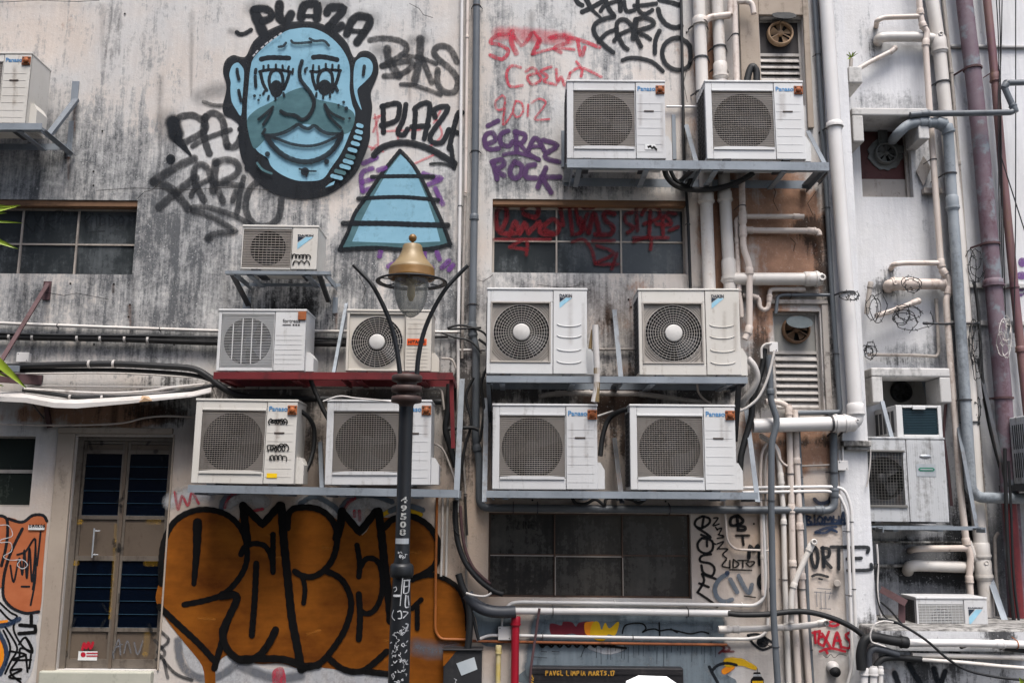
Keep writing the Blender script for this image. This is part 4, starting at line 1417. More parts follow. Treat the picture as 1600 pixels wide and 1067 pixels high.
# --- BAS
t = Tag(B_, -.0025)
m = 'spray_black_thin'
t.stroke('spray_haze', 80, [(930, 350), (1010, 350)], soft=.8).stroke('spray_haze', 60, [(1190, 280), (1260, 275)], soft=.8)
t.many(m, 40, [[(880, 280), (960, 268), (1080, 282), (1138, 330), (1100, 385), (965, 460)], [(965, 460), (1150, 425), (1172, 465), (1085, 520), (980, 530)], [(1240, 400), (1272, 480), (1310, 575)]], soft=.3)
t.many(m, 52, [[(1000, 340), (1012, 420), (1080, 530)], [(1230, 270), (1225, 400), (1190, 570)]], soft=.3)
t.stroke(m, 30, [(1120, 388), (1230, 402), (1340, 445)])
t.org = A_
t.many(m, 34, [[(1330, 345), (1292, 272), (1232, 257), (1200, 290), (1230, 332), (1300, 390), (1335, 450), (1318, 510), (1262, 512), (1222, 465), (1224, 390)]])
t.stroke(m, 24, [(1020, 470), (1100, 477), (1240, 527)])
t.build('graffiti_tag', fac, 'grey black spray tag reading BAS right of the blue face')
# --- the blue face
t = Tag(A_, -.006)
t.fill('spray_jet' if 0 else 'spray_black', [(160, 310), (200, 230), (280, 170), (380, 130), (460, 120), (560, 128), (650, 170), (720, 240), (757, 320), (790, 290), (835, 285), (880, 320), (895, 390), (878, 450), (852, 520), (860, 600), (850, 690), (845, 780), (810, 880), (770, 960), (700, 1030), (620, 1080), (540, 1105), (430, 1108), (320, 1080), (240, 1030), (170, 950), (130, 870), (115, 770), (120, 700), (80, 660), (38, 640), (28, 590), (45, 520), (48, 470), (30, 400), (42, 340), (85, 308), (130, 318)])
t.stroke('spray_haze', 70, [(150, 900), (260, 1040), (420, 1095), (600, 1085), (740, 1000), (830, 860)], soft=.8)
c = 'spray_cyan'
t.fill(c, [(430, 162), (480, 156), (540, 162), (610, 195), (668, 245), (708, 300), (732, 360), (736, 430), (734, 500), (748, 580), (764, 625), (758, 680), (728, 760), (688, 850), (630, 935), (585, 995), (510, 1008), (430, 1002), (350, 968), (298, 925), (276, 880), (220, 840), (185, 770), (166, 690), (163, 600), (172, 480), (182, 385), (200, 325), (260, 262), (330, 206), (385, 172)])
t.org = C_
t.fill(c, [(150, 40), (178, 62), (200, 105), (196, 200), (188, 300), (178, 440), (140, 395), (106, 330), (97, 240), (100, 190), (89, 130), (110, 65)])
t.fill(c, [(1062, 18), (1100, 0), (1150, 14), (1176, 62), (1164, 130), (1112, 190), (1062, 240), (1066, 300), (1092, 400), (1052, 325), (1032, 235), (1031, 120), (1042, 48)])
te = 'spray_teal'
t.fill(te, [(225, 520), (232, 455), (300, 392), (400, 342), (520, 272), (600, 238), (655, 232), (700, 275), (742, 312), (800, 330), (900, 350), (990, 388), (1036, 430), (1034, 500), (992, 572), (880, 580), (742, 520), (620, 508), (480, 575), (368, 592), (350, 632), (285, 692), (252, 640)])
b = 'spray_jet'
b = 'spray_black'
t.many(b, 36, [[(330, 15), (400, 2), (540, 6)], [(725, 0), (800, -4), (905, 18)]], soft=.1)
t.many(b, 22, [[(318, 108), (380, 96), (460, 94), (552, 110)], [(705, 106), (760, 110), (820, 94), (932, 100)]], soft=.12)
t.many(b, 24, [[(325, 112), (342, 190), (372, 250)], [(545, 116), (526, 180), (500, 240)], [(715, 112), (726, 180), (747, 240)], [(924, 106), (904, 180), (868, 262)], [(402, 238), (390, 170), (408, 112), (445, 94), (480, 114), (495, 170), (490, 240)], [(765, 230), (760, 160), (784, 106), (825, 90), (860, 114), (872, 170), (866, 230)]], soft=.12)
t.dot(b, 445, 238, 50, 66).dot(b, 812, 228, 52, 60)
t.many(b, 17, [[(348, 92), (348, 66)], [(385, 88), (385, 60)], [(442, 84), (442, 55)], [(495, 88), (492, 62)], [(532, 98), (540, 70)], [(566, 124), (572, 88)], [(345, 278), (356, 256)], [(382, 316), (388, 292)], [(438, 320), (438, 302)], [(505, 296), (498, 270)], [(722, 88), (725, 60)], [(770, 94), (768, 68)], [(820, 80), (820, 50)], [(870, 84), (870, 56)], [(915, 90), (918, 60)], [(745, 296), (750, 270)], [(800, 310), (800, 286)], [(852, 302), (852, 276)], [(664, 112), (662, 92), (678, 80)]], soft=.12)
t.many(b, 24, [[(290, 92), (286, 120)], [(285, 146), (290, 222)], [(896, 226), (908, 252)], [(148, 90), (150, 120), (162, 165)], [(160, 250), (168, 290), (180, 330)], [(1112, 66), (1104, 132)]], soft=.12)
t.stroke(b, 28, [(640, 28), (622, 90), (626, 160), (660, 212), (706, 270), (732, 340), (712, 410), (672, 460), (630, 470), (590, 440), (520, 430), (480, 408)], soft=.1)
for q in ((280, 292, 12), (322, 288, 8), (310, 324, 10), (917, 362, 10), (955, 340, 12), (975, 386, 15), (1000, 462, 10), (378, 732, 20), (827, 790, 20), (662, 865, 32)):
    t.dot(b, *q)
t.many(b, 20, [[(420, 376), (370, 420), (310, 470)], [(414, 388), (390, 440), (345, 510)], [(360, 545), (340, 578)], [(812, 356), (860, 420), (955, 468)], [(812, 362), (850, 450), (935, 535)]], soft=.12)
t.stroke(b, 26, [(360, 590), (440, 588), (520, 562), (580, 526), (615, 507), (650, 530), (690, 540), (735, 516), (780, 552), (850, 580), (945, 578)], soft=.1)
t.stroke(b, 22, [(365, 592), (450, 616), (560, 656), (680, 672), (780, 656), (880, 612), (945, 572)], soft=.1)
t.stroke(b, 38, [(372, 602), (420, 672), (500, 742), (600, 784), (700, 790), (800, 756), (880, 692), (935, 602)], soft=.1)
t.many(b, 14, [[(945, 552), (950, 592)], [(620, 845), (690, 860), (745, 862)], [(670, 880), (674, 900)]], soft=.12)
t.org = A_
t.many(b, 14, [[(340, 262), (365, 258), (380, 240)], [(410, 228), (430, 242), (520, 236)], [(512, 216), (540, 230), (590, 228), (618, 255)]], soft=.12)
t.many('spray_white', 8, [[(198, 312), (206, 304)], [(214, 294), (222, 284)], [(244, 268), (254, 260)], [(266, 248), (278, 238)], [(290, 232), (302, 222)], [(316, 212), (328, 204)], [(342, 194), (354, 186)]], smooth=False)
t.org = C_
for i, (x, y) in enumerate(((1078, 515), (1072, 562), (1062, 606), (1044, 650), (1022, 698), (1006, 748), (990, 786), (966, 824), (928, 862), (902, 900))):
    wv = 13 + i * 2.2
    t.stroke(c if i < 4 else te if i % 3 == 2 else c, 30, [(x - wv, y - 2), (x + wv, y + 6 + i)], soft=.1, smooth=False)
t.fill(c, [(815, 985), (850, 955), (890, 935), (880, 965), (850, 975)], False)
t.stroke(te, 16, [(300, 800), (340, 850), (410, 880)])
t.build('graffiti_face', fac, 'light blue grinning face mural with a thick black outline')
# --- PLAZA tag right of the face and the sketches under it
t = Tag(D_, -.0022)
t.many('spray_red_thin', 11, [[(250, 150), (265, 250), (270, 350)], [(275, 160), (240, 255)], [(215, 340), (300, 370)], [(290, 250), (520, 240)], [(380, 230), (390, 300)], [(600, 150), (650, 270), (560, 350)], [(490, 440), (600, 390)], [(640, 130), (600, 200)], [(245, 170), (300, 150)], [(230, 360), (260, 330)]], soft=.5)
t.many('spray_purple_thin', 27, [[(182, 440), (260, 405)], [(235, 470), (172, 500), (175, 600)], [(175, 552), (238, 532)], [(180, 606), (235, 585)], [(540, 500), (600, 520), (650, 530), (570, 565)], [(610, 588), (655, 682)], [(620, 970), (636, 1010)], [(650, 1060), (690, 1020)], [(692, 1072), (716, 1045)], [(285, 962), (278, 992)], [(545, 970), (550, 1030), (590, 1062)], [(270, 480), (312, 466)], [(330, 1052), (400, 1020)]], soft=.4)
t.build('graffiti_tag', fac, 'thin red sketch lines and purple spray around the blue triangle')
t = Tag(D_, -.0062)
t.fill('spray_teal', [(400, 362), (450, 420), (515, 508), (590, 660), (655, 800), (700, 922), (560, 950), (400, 950), (45, 952), (90, 850), (130, 740), (200, 640), (300, 492)], False)
t.fill('spray_cyan', [(404, 388), (460, 440), (500, 510), (560, 650), (610, 790), (640, 905), (400, 915), (115, 905), (170, 780), (240, 640), (330, 480)], False)
b = 'spray_black'
t.many(b, 23, [[(400, 365), (300, 490), (200, 640), (130, 740), (90, 850), (40, 952)], [(400, 365), (450, 415), (512, 500), (590, 660), (650, 790), (700, 922)], [(40, 952), (250, 942), (450, 955), (600, 945), (700, 920)], [(232, 520), (420, 516), (600, 518)], [(150, 650), (400, 640), (628, 658)]], soft=.12)
t.many(b, 30, [[(62, 797), (300, 797), (500, 804), (685, 808)]], soft=.2)
t.build('graffiti_triangle', fac, 'light blue triangle mural with black bars above the street lamp')
t = Tag(D_, -.0042)
t.many(b, 30, [[(300, 98), (302, 255)], [(292, 102), (388, 82), (394, 140), (372, 190), (288, 214)], [(435, 90), (420, 180), (386, 255), (420, 272), (445, 236)], [(480, 285), (492, 135), (482, 112), (578, 86), (545, 292)], [(470, 222), (570, 216)], [(610, 165), (606, 116), (690, 112), (575, 285), (648, 318), (690, 240)], [(692, 350), (742, 150), (770, 138)], [(690, 240), (742, 258)]], soft=.12)
t.stroke(b, 36, [(245, 392), (290, 346), (400, 316), (520, 332), (620, 376), (725, 440)], soft=.15)
t.stroke(b, 26, [(705, 340), (712, 400), (722, 465)]).stroke(b, 14, [(580, 443), (650, 440), (715, 460)])
t.build('graffiti_tag', fac, 'crisp black tag reading PLAZA with an arrow sweeping under it')
# --- black tag by the top drains
t = Tag(F_, -.0025)
m = 'spray_black'
t.many(m, 54, [[(70, -20), (100, 40), (150, 66)], [(150, 145), (280, 85), (420, 0)], [(430, 0), (462, 100), (530, 190)], [(600, 5), (605, 130)], [(1070, 0), (1200, 30), (1300, 62)], [(1055, 112), (1082, 210), (1160, 300), (1260, 332), (1330, 312)]])
t.stroke(m, 52, [(200, -10), (262, 110), (372, 212)], taper=(1.2, .5))
t.many(m, 46, [[(370, 135), (430, 60), (600, 5)], [(650, 20), (662, 108), (700, 142), (775, 122)], [(770, 70), (880, 66), (1030, 45)], [(812, 0), (812, 100), (860, 160), (920, 165), (985, 122)], [(345, 500), (440, 400), (560, 352)], [(800, 402), (890, 420), (960, 468)], [(530, 490), (602, 410), (740, 352)], [(630, 722), (720, 692), (860, 702), (1000, 750), (1110, 850)]])
t.many(m, 50, [[(530, 205), (430, 222), (322, 272), (285, 340), (312, 430), (400, 530), (520, 628)], [(570, 440), (560, 300), (602, 240), (680, 245), (740, 310)], [(580, 430), (640, 550), (690, 588)], [(780, 250), (860, 212), (960, 230), (1008, 280), (960, 322), (800, 370)], [(790, 440), (850, 556)], [(1070, 370), (1022, 480), (1015, 636)], [(1330, 455), (1230, 460), (1132, 530), (1102, 640), (1142, 760), (1240, 828), (1350, 830), (1430, 770), (1440, 640), (1420, 530), (1340, 470)]])
t.stroke(m, 68, [(790, 240), (760, 455)])
t.build('graffiti_tag', fac, 'bold black tag reading FACES FARIO at the top by the white drains')
# --- red tag
t = Tag(G_, -.0025)
m = 'spray_red'
t.stroke('spray_red_thin', 60, [(150, 90), (260, 90), (560, 120)], soft=.9)
t.many(m, 21, [[(205, 92), (140, 96), (98, 140), (160, 155), (208, 190), (170, 240), (98, 215)], [(240, 100), (290, 160), (345, 85)], [(350, 208), (400, 110), (380, 172)], [(452, 110), (540, 96), (558, 140), (482, 170), (520, 200)], [(460, 112), (600, 116), (750, 170)], [(620, 130), (640, 222), (662, 168)]], soft=.35)
t.stroke(m, 28, [(230, 75), (226, 140), (255, 205)], soft=.4).many(m, 16, [[(350, 210), (480, 176), (600, 182)], [(360, 80), (400, 132)]], soft=.35)
t.many(m, 16, [[(280, 288), (222, 280), (196, 330), (216, 400), (290, 396)], [(312, 312), (350, 290), (380, 320), (320, 342), (350, 390), (402, 360), (385, 325)], [(462, 285), (400, 310), (440, 340), (420, 372), (490, 390)], [(492, 300), (500, 380), (522, 340), (545, 400), (575, 322)], [(612, 255), (645, 300), (640, 342)], [(575, 322), (640, 290), (760, 345)]], soft=.35)
t.many('spray_red', 12, [[(170, 457), (130, 490), (140, 540), (180, 530), (186, 470), (168, 455)], [(186, 530), (176, 632), (230, 562)], [(250, 490), (235, 550), (260, 586), (295, 550), (286, 500), (250, 488)], [(325, 510), (322, 580)], [(345, 500), (390, 475), (430, 500), (380, 570), (365, 600), (450, 596)]], soft=.4)
t.build('graffiti_tag', fac, 'drippy red spray lettering with the year 2012')
# --- purple tag
t = Tag(G_, -.0028)
m = 'spray_purple'
t.many(m, 29, [[(85, 636), (145, 606)], [(72, 745), (130, 722), (112, 676), (72, 690), (66, 740), (92, 776), (150, 770)], [(205, 666), (160, 690), (165, 745), (212, 756), (232, 730)], [(252, 670), (256, 790)], [(245, 672), (308, 690), (290, 735), (252, 742)], [(322, 790), (370, 702), (420, 782)], [(415, 720), (500, 752), (432, 800), (432, 830), (510, 850)]], soft=.25)
t.many(m, 23, [[(272, 740), (322, 795), (390, 836)], [(180, 806), (260, 796), (330, 815), (390, 836)], [(342, 760), (400, 756)]], soft=.25)
t.many(m, 31, [[(115, 850), (140, 950)], [(110, 850), (170, 836), (180, 870), (130, 900), (182, 930)], [(245, 850), (216, 900), (236, 948), (280, 930), (286, 872), (245, 850)], [(365, 866), (316, 880), (312, 938), (370, 946)], [(430, 885), (382, 1000)], [(400, 940), (515, 940)], [(412, 950), (462, 1032)]], soft=.25)
t.build('graffiti_tag', fac, 'purple spray tag reading ECRAZ ROCK')
# --- big orange piece
t = Tag(Hh, -.002)
for q, mm, ww in (([(-260, 60), (-180, 20), (-60, 20)], 'spray_white_thin', 60), ([(60, 60), (150, 30), (250, 60)], 'spray_white_thin', 70), ([(470, 70), (560, 50), (640, 110)], 'spray_white_thin', 70), ([(740, 100), (840, 60), (950, 80)], 'spray_white_thin', 80), ([(760, 130), (790, 180)], 'spray_white_thin', 60)):
    t.stroke(mm, ww, q, soft=.95)
t.many('spray_steel', 24, [[(20, 100), (40, 40), (130, 0)], [(460, 70), (540, 30), (640, 80), (670, 110)], [(690, 90), (740, 40), (850, 22), (970, 60)]], soft=.5)
t.many('spray_red', 16, [[(40, 90), (66, 30), (100, 12)], [(712, 92), (730, 62), (762, 40)], [(760, 110), (762, 140)], [(788, 110), (790, 160)], [(200, 110), (250, 100)]], soft=.4)
t.many('spray_yellow', 20, [[(920, 130), (1010, 95), (1130, 130)]], soft=.6)
t.many('spray_steel', 26, [[(960, 110), (1050, 80), (1140, 105)]], soft=.5)
t.org = (0, 560, 3.5575)
t.many('spray_red', 13, [[(972, 742), (990, 842), (1012, 762), (1045, 820), (1066, 745), (1104, 805)]], soft=.3)
t.build('graffiti_tag', fac, 'pale arcs and a red zigzag showing above the orange piece')
t = Tag((0, 0, 1), -.0032)
t.fill('spray_white', [(282, 1000), (300, 985), (350, 1000), (372, 1030), (372, 1067), (330, 1075), (300, 1050)])
t.fill('spray_white', [(375, 1030), (420, 1045), (480, 1040), (560, 1048), (600, 1045), (610, 1075), (380, 1080)])
t.stroke('spray_grey', 12, [(278, 1000), (282, 1032), (300, 1054), (330, 1060), (360, 1045), (376, 1025)], soft=.4)
t.stroke('spray_grey', 14, [(375, 1040), (430, 1060), (470, 1055)], soft=.5)
t.fill('spray_red', [(426, 1048), (442, 1042), (446, 1067), (428, 1070)])
t.many('spray_black_thin', 5, [[(242, 1000), (258, 1020), (244, 1030)], [(250, 985), (264, 1000), (248, 1014)], [(246, 1018), (272, 1050), (300, 1062)], [(256, 1030), (262, 1058)]], soft=.2)
t.build('graffiti_tag', fac, 'grey and white bubble outlines under the orange piece')
t = Tag((0, 0, 1), -.0045)
t.fill('spray_orange', [(250, 905), (256, 850), (268, 822), (290, 803), (320, 795), (350, 800), (372, 815), (376, 790), (388, 792), (411, 818), (436, 788), (448, 800), (458, 796), (480, 789), (508, 796), (528, 812), (538, 800), (566, 836), (590, 796), (600, 808), (628, 806), (652, 806), (676, 822), (688, 850), (686, 880), (678, 896), (705, 910), (722, 930), (732, 965), (734, 1005), (712, 1020), (700, 1075), (620, 1075), (606, 1048), (560, 1050), (500, 1042), (474, 1046), (440, 1036), (400, 1036), (360, 1022), (338, 1040), (336, 1075), (322, 1075), (316, 1040), (290, 1006), (262, 970), (244, 940), (246, 918)])
t.many('spray_orange_light', 4, [[(430, 870), (446, 871)], [(505, 855), (518, 856)], [(640, 862), (655, 863)], [(310, 965), (336, 967)], [(480, 990), (500, 984)], [(600, 1000), (616, 1003)], [(420, 835), (432, 836)]], soft=.7)
t.stroke('spray_grey', 20, [(650, 1010), (680, 1016), (706, 1012)], soft=.9)
b = 'spray_jet'
t.org = I_
t.stroke(b, 33, [(937, 490), (935, 380), (950, 252), (1002, 142), (1080, 82), (1180, 57), (1290, 76), (1370, 130), (1420, 212), (1436, 320), (1420, 402), (1370, 482), (1300, 548), (1200, 584), (1070, 610)], soft=.1)
t.stroke(b, 52, [(1147, 135), (1142, 300), (1126, 490)], taper=(1.05, .55), soft=.1)
t.many(b, 36, [[(1290, 548), (1385, 562), (1332, 680), (1282, 850), (1245, 980)], [(925, 622), (1040, 730), (1160, 842), (1250, 942)]], soft=.1)
t.org = Hh
t.stroke(b, 44, [(142, 82), (152, 180), (166, 280)], soft=.1).many(b, 40, [[(140, 78), (260, 195), (345, 78)], [(690, 112), (790, 230), (880, 112)]], soft=.1, smooth=False)
t.many(b, 45, [[(355, 82), (366, 250), (386, 450), (412, 700), (440, 850), (466, 988)], [(895, 112), (912, 250), (932, 450), (952, 600), (962, 720)], [(692, 112), (680, 200), (660, 260)]], soft=.1)
t.many(b, 30, [[(130, 352), (150, 310), (210, 290), (270, 310), (302, 380), (308, 450)], [(308, 240), (308, 440)], [(775, 300), (790, 400), (785, 475)], [(790, 430), (830, 372), (890, 390), (915, 470), (910, 580), (872, 660), (822, 680), (790, 650), (785, 572)]], soft=.1)
t.many(b, 34, [[(215, 402), (206, 600), (190, 800)], [(785, 572), (792, 700), (785, 822)], [(940, 890), (880, 945), (800, 1000), (700, 990), (622, 930)], [(820, 1000), (900, 1010), (970, 1018)], [(390, 205), (400, 112), (470, 90), (560, 100), (630, 152), (665, 240), (650, 352), (600, 432), (530, 475), (470, 470), (430, 446)], [(600, 442), (680, 482), (730, 560), (742, 650), (702, 780), (620, 902), (560, 960), (480, 985)], [(930, 202), (980, 152), (1080, 140), (1170, 190), (1222, 270), (1230, 350), (1190, 432), (1080, 490)]], soft=.1)
t.many(b, 27, [[(470, 470), (486, 540), (478, 622)], [(1080, 490), (1200, 466), (1330, 530), (1382, 650), (1390, 770)], [(1132, 602), (1080, 652)], [(1110, 640), (1110, 762)]], soft=.1)
t.many(b, 40, [[(20, 585), (110, 582), (62, 700), (26, 790), (62, 890), (140, 940), (222, 920), (282, 850), (322, 770)], [(130, 932), (250, 930), (380, 936), (480, 972), (560, 965)]], soft=.1)
t.build('graffiti_lettering', fac, 'big orange bubble lettering with fat black outlines across the ground floor')
# --- salmon piece by the door
t = Tag(I_, -.003)
t.fill('spray_salmon', [(0, 100), (40, 102), (88, 112), (130, 132), (180, 98), (240, 92), (272, 116), (262, 250), (250, 400), (234, 640), (180, 658), (100, 648), (42, 600), (16, 520), (-20, 470), (-20, 110)])
t.many('spray_black', 17, [[(-10, 92), (38, 112), (44, 200), (30, 300), (8, 385)], [(50, 112), (130, 132), (190, 92), (250, 92), (272, 124)], [(18, 500), (22, 572), (72, 630), (150, 660), (225, 650)], [(130, 170), (62, 310), (26, 430), (16, 520)]], soft=.15)
t.many('spray_black', 11, [[(60, 382), (80, 480), (112, 340), (130, 440), (142, 290), (156, 460), (172, 280), (186, 480), (206, 232), (150, 300), (100, 320)], [(206, 240), (206, 450), (178, 612)], [(190, 520), (206, 430)], [(126, 505), (170, 505)], [(236, 190), (215, 382)]], soft=.15)
t.many('spray_white_thin', 5, [[(0, 150), (50, 152), (72, 210), (10, 232), (0, 250), (60, 250), (66, 300), (20, 330), (60, 352), (130, 350), (160, 380), (130, 402), (100, 380), (120, 350)]])
t.build('graffiti_lettering', fac, 'salmon coloured spray piece with black scribble left of the door')
mb = MB()
c0, c1 = P(44.5, 822, -.012), P(69.5, 825, -.012)
mb.box(c0.x, c1.x, -.013, -.011, c1.z - .012, c1.z + .022)
mb.build('sticker', 'label_white', fac)
t = Tag(I_, -.0135)
scr(t, 'marker_black', 4, 172, 145, 18, 'DMOKON', .86)
t.build('handwriting', fac)
t = Tag(I_, -.0022)
t.fill('spray_white', [(-40, 600), (60, 640), (220, 665), (205, 760), (210, 880), (150, 1060), (-40, 1075)])
t.many('spray_jet', 12, [[(0, 600), (60, 655), (100, 680), (60, 722), (0, 712)], [(30, 740), (70, 800), (100, 870), (62, 940), (30, 1010)], [(0, 640), (60, 700), (100, 690)], [(90, 690), (80, 760), (130, 850), (190, 890), (150, 800)], [(110, 840), (150, 800), (190, 880), (120, 862), (110, 920), (60, 1000), (120, 1060)], [(60, 880), (150, 900), (70, 930), (180, 930)], [(150, 900), (160, 1000)], [(180, 900), (170, 980)], [(60, 990), (130, 985), (50, 1030), (120, 1040)], [(20, 760), (60, 860), (30, 960)]], soft=.15)
t.many('spray_jet', 20, [[(115, 728), (208, 735), (206, 770), (110, 778)], [(182, 675), (182, 725)]], soft=.15, smooth=False)
t.fill('spray_amber', [(-30, 780), (14, 830), (24, 900), (10, 960), (-30, 1000)])
t.many('spray_navy', 26, [[(-10, 765), (30, 850), (36, 930), (0, 1012)], [(-10, 735), (50, 722), (112, 692)]], soft=.15)
t.stroke('spray_amber', 14, [(-10, 712), (40, 705)])
t.build('graffiti_lettering', fac, 'tangled black scribble on white at the lower left corner')
# --- lower right tags
t = Tag(J_, -.0025)
b = 'marker_black'
t.many(b, 13, [[(355, 140), (346, 200)], [(346, 140), (312, 160), (306, 190), (340, 206), (384, 180), (386, 152), (346, 140)], [(320, 206), (370, 236), (395, 262), (340, 242)], [(345, 260), (320, 292), (330, 330), (370, 346), (404, 322), (400, 276), (345, 260)], [(372, 275), (373, 306)], [(395, 350), (342, 360), (336, 390), (390, 402), (415, 430), (400, 470), (352, 452), (342, 412)], [(345, 460), (420, 486)], [(345, 460), (356, 500), (320, 562)], [(330, 512), (382, 532)], [(320, 562), (380, 602), (430, 640)]], soft=.2)
t.many(b, 8, [[(410, 150), (435, 150), (405, 192), (440, 182)], [(420, 200), (430, 216)], [(430, 212), (455, 206), (440, 240), (462, 246)], [(435, 240), (466, 252)], [(430, 292), (466, 280), (430, 322)], [(440, 320), (488, 322), (460, 350), (482, 372)], [(412, 290), (422, 296)], [(430, 262), (462, 258)]], soft=.2)
t.many(b, 16, [[(540, 140), (546, 216)], [(545, 136), (506, 150), (506, 190), (546, 186), (575, 165), (545, 136)], [(540, 190), (585, 200), (580, 216), (545, 216)]], soft=.2)
t.many(b, 13, [[(535, 246), (606, 246)], [(570, 250), (576, 298)]], soft=.2)
t.many('spray_black', 19, [[(605, 370), (612, 302), (632, 332), (660, 302), (665, 405)], [(700, 450), (662, 482), (666, 530), (700, 548), (742, 545)]], soft=.3)
t.many(b, 9, [[(480, 380), (456, 415), (500, 426)], [(500, 385), (500, 422)], [(520, 380), (520, 426), (550, 405), (520, 380)], [(545, 385), (602, 385)], [(572, 385), (572, 422)], [(590, 400), (612, 420), (638, 392), (600, 394)], [(500, 436), (620, 440)]], soft=.2)
t.many('spray_steel', 23, [[(482, 462), (440, 490), (416, 540), (430, 590), (470, 614), (512, 602)], [(502, 490), (540, 560)], [(548, 470), (602, 566), (622, 520)]], soft=.3)
t.dot('spray_navy', 485, 455, 14).stroke(b, 7, [(580, 582), (642, 590)])
t.build('graffiti_tag', fac, 'black and grey marker tags between the low window and the pipes')
t = Tag(J_, -.009)
n = 'spray_navy'
t.many(n, 11, [[(926, 136), (930, 186), (956, 175), (936, 160), (950, 145), (926, 136)], [(970, 136), (972, 182)], [(1000, 140), (985, 165), (1005, 180), (1016, 155), (1000, 140)], [(1026, 186), (1030, 140), (1046, 165), (1060, 140), (1066, 182)], [(1076, 140), (1078, 182), (1100, 165), (1075, 156)], [(1106, 140), (1108, 182)], [(1116, 182), (1131, 112), (1139, 182)], [(1116, 160), (1138, 160)], [(1060, 212), (1090, 226)]], soft=.2)
t.many(n, 14, [[(920, 186), (1030, 182), (1140, 179)], [(975, 228), (1030, 206), (1090, 198)], [(975, 230), (1030, 232), (1062, 212), (1094, 226)]], soft=.2)
t.stroke(n, 20, [(970, 45), (1000, 68), (1048, 58), (1066, 20)], soft=.2)
b = 'spray_black'
t.many(b, 18, [[(975, 312), (952, 342), (960, 400), (976, 428), (990, 380), (986, 332), (975, 312)], [(1016, 312), (1022, 420)], [(1010, 316), (1050, 322), (1050, 360), (1022, 376), (1062, 424)], [(1062, 310), (1150, 310)], [(1105, 320), (1105, 432)], [(1182, 312), (1176, 440)], [(1152, 376), (1230, 372)], [(1176, 312), (1268, 312), (1264, 340)], [(1156, 440), (1280, 436), (1285, 406)]], soft=.2)
t.stroke(b, 14, [(958, 472), (990, 462), (1044, 476)]).stroke(b, 10, [(995, 486), (1012, 490)])
t.stroke('spray_haze', 60, [(1110, 460), (1095, 520)], soft=.7)
t.many('spray_grey', 5, [[(980, 560), (985, 640)], [(1005, 560), (1008, 655)], [(1030, 555), (1034, 650)], [(970, 560), (1075, 570)], [(1060, 560), (1050, 600)], [(1000, 650), (1060, 655)], [(985, 540), (1060, 545)]], soft=.5)
t.build('graffiti_tag', fac, 'navy and black lettering reading BIOMBIA and ORTE beside the white column')
t = Tag(J_, -.009)
r_ = 'spray_red_deep'
t.many(r_, 14, [[(960, 786), (1000, 776)], [(972, 780), (976, 842)], [(1000, 780), (992, 840), (1012, 856)], [(996, 812), (1016, 806)], [(1012, 790), (1060, 868)], [(1050, 780), (1020, 860)], [(1075, 858), (1096, 782), (1120, 868)], [(1080, 830), (1115, 830)], [(1174, 782), (1142, 800), (1170, 840), (1160, 872), (1126, 866)], [(1030, 876), (1042, 900)]], soft=.15)
t.many(r_, 14, [[(1075, 720), (1042, 735), (1075, 750), (1108, 735), (1075, 720)], [(1000, 890), (1060, 872), (1140, 890)]], soft=.15)
t.many('marker_black', 3, [[(1020, 910), (1040, 925), (1060, 905), (1080, 925), (1110, 905), (1150, 915)]])
t.build('graffiti_tag', fac, 'red tag reading TEXAS under a halo')
t = Tag(J_, -.003)
b = 'spray_black'
t.many(b, 13, [[(600, 800), (632, 850), (682, 880), (738, 860)], [(600, 800), (660, 796), (740, 842)]], soft=.15)
t.dot(b, 682, 838, 34, 30)
t.stroke('spray_amber', 30, [(470, 1000), (510, 975)], soft=.5)
t.stroke('spray_yellow', 40, [(490, 950), (560, 948), (640, 982)], soft=.4, taper=(1.2, .5))
t.many(b, 15, [[(398, 1000), (430, 968), (480, 955), (535, 965)], [(400, 1005), (432, 1062)], [(385, 975), (400, 1000)]], soft=.3)
t.fill('marker_black', [(616, 1045), (630, 1030), (676, 1030), (688, 1045), (688, 1075), (616, 1075)], False)
t.fill('marker_black', [(632, 1005), (668, 1005), (674, 1026), (628, 1026)], False)
t.fill('spray_white_thin', [(630, 1016), (672, 1016), (676, 1028), (626, 1028)], False)
t.fill('spray_yellow', [(624, 1053), (684, 1053), (684, 1075), (624, 1075)], False)
t.stroke('marker_black', 3, [(652, 985), (654, 1005)])
t.many('spray_red_dark', 12, [[(430, 850), (470, 870), (440, 900)], [(480, 850), (500, 880), (460, 890), (520, 890)]], soft=.4)
t.build('graffiti_drawing', fac, 'painted eye and a spray can with a yellow plume')
# --- the blue grey panel with its letters
t = Tag(K_, -.0022)
t.fill('spray_bluegrey', [(590, 700), (700, 685), (1000, 690), (1400, 690), (1560, 700), (1590, 760), (1580, 880), (1600, 1000), (1600, 1075), (520, 1075), (540, 950), (560, 800)])
t.fill('spray_bluegrey', [(200, 600), (420, 690), (420, 760), (380, 850), (260, 850), (230, 720)])
for q in ([(600, 700), (700, 690), (1000, 694), (1400, 700), (1560, 704)], [(1575, 740), (1570, 880), (1600, 1000)], [(580, 720), (550, 850), (530, 1000)]):
    t.stroke('spray_bluegrey', 60, q, soft=.9)
t.stroke('spray_haze', 34, [(640, 700), (850, 690), (1010, 700)], soft=.8)
t.stroke('spray_white', 30, [(860, 860), (960, 890), (1040, 870)], soft=.5)
t.fill('spray_maroon', [(640, 735), (700, 745), (712, 725), (760, 728), (782, 752), (800, 730), (856, 728), (862, 790), (800, 800), (760, 790), (700, 802), (645, 795)])
t.fill('spray_amber', [(830, 735), (860, 725), (885, 730), (870, 800), (835, 790)])
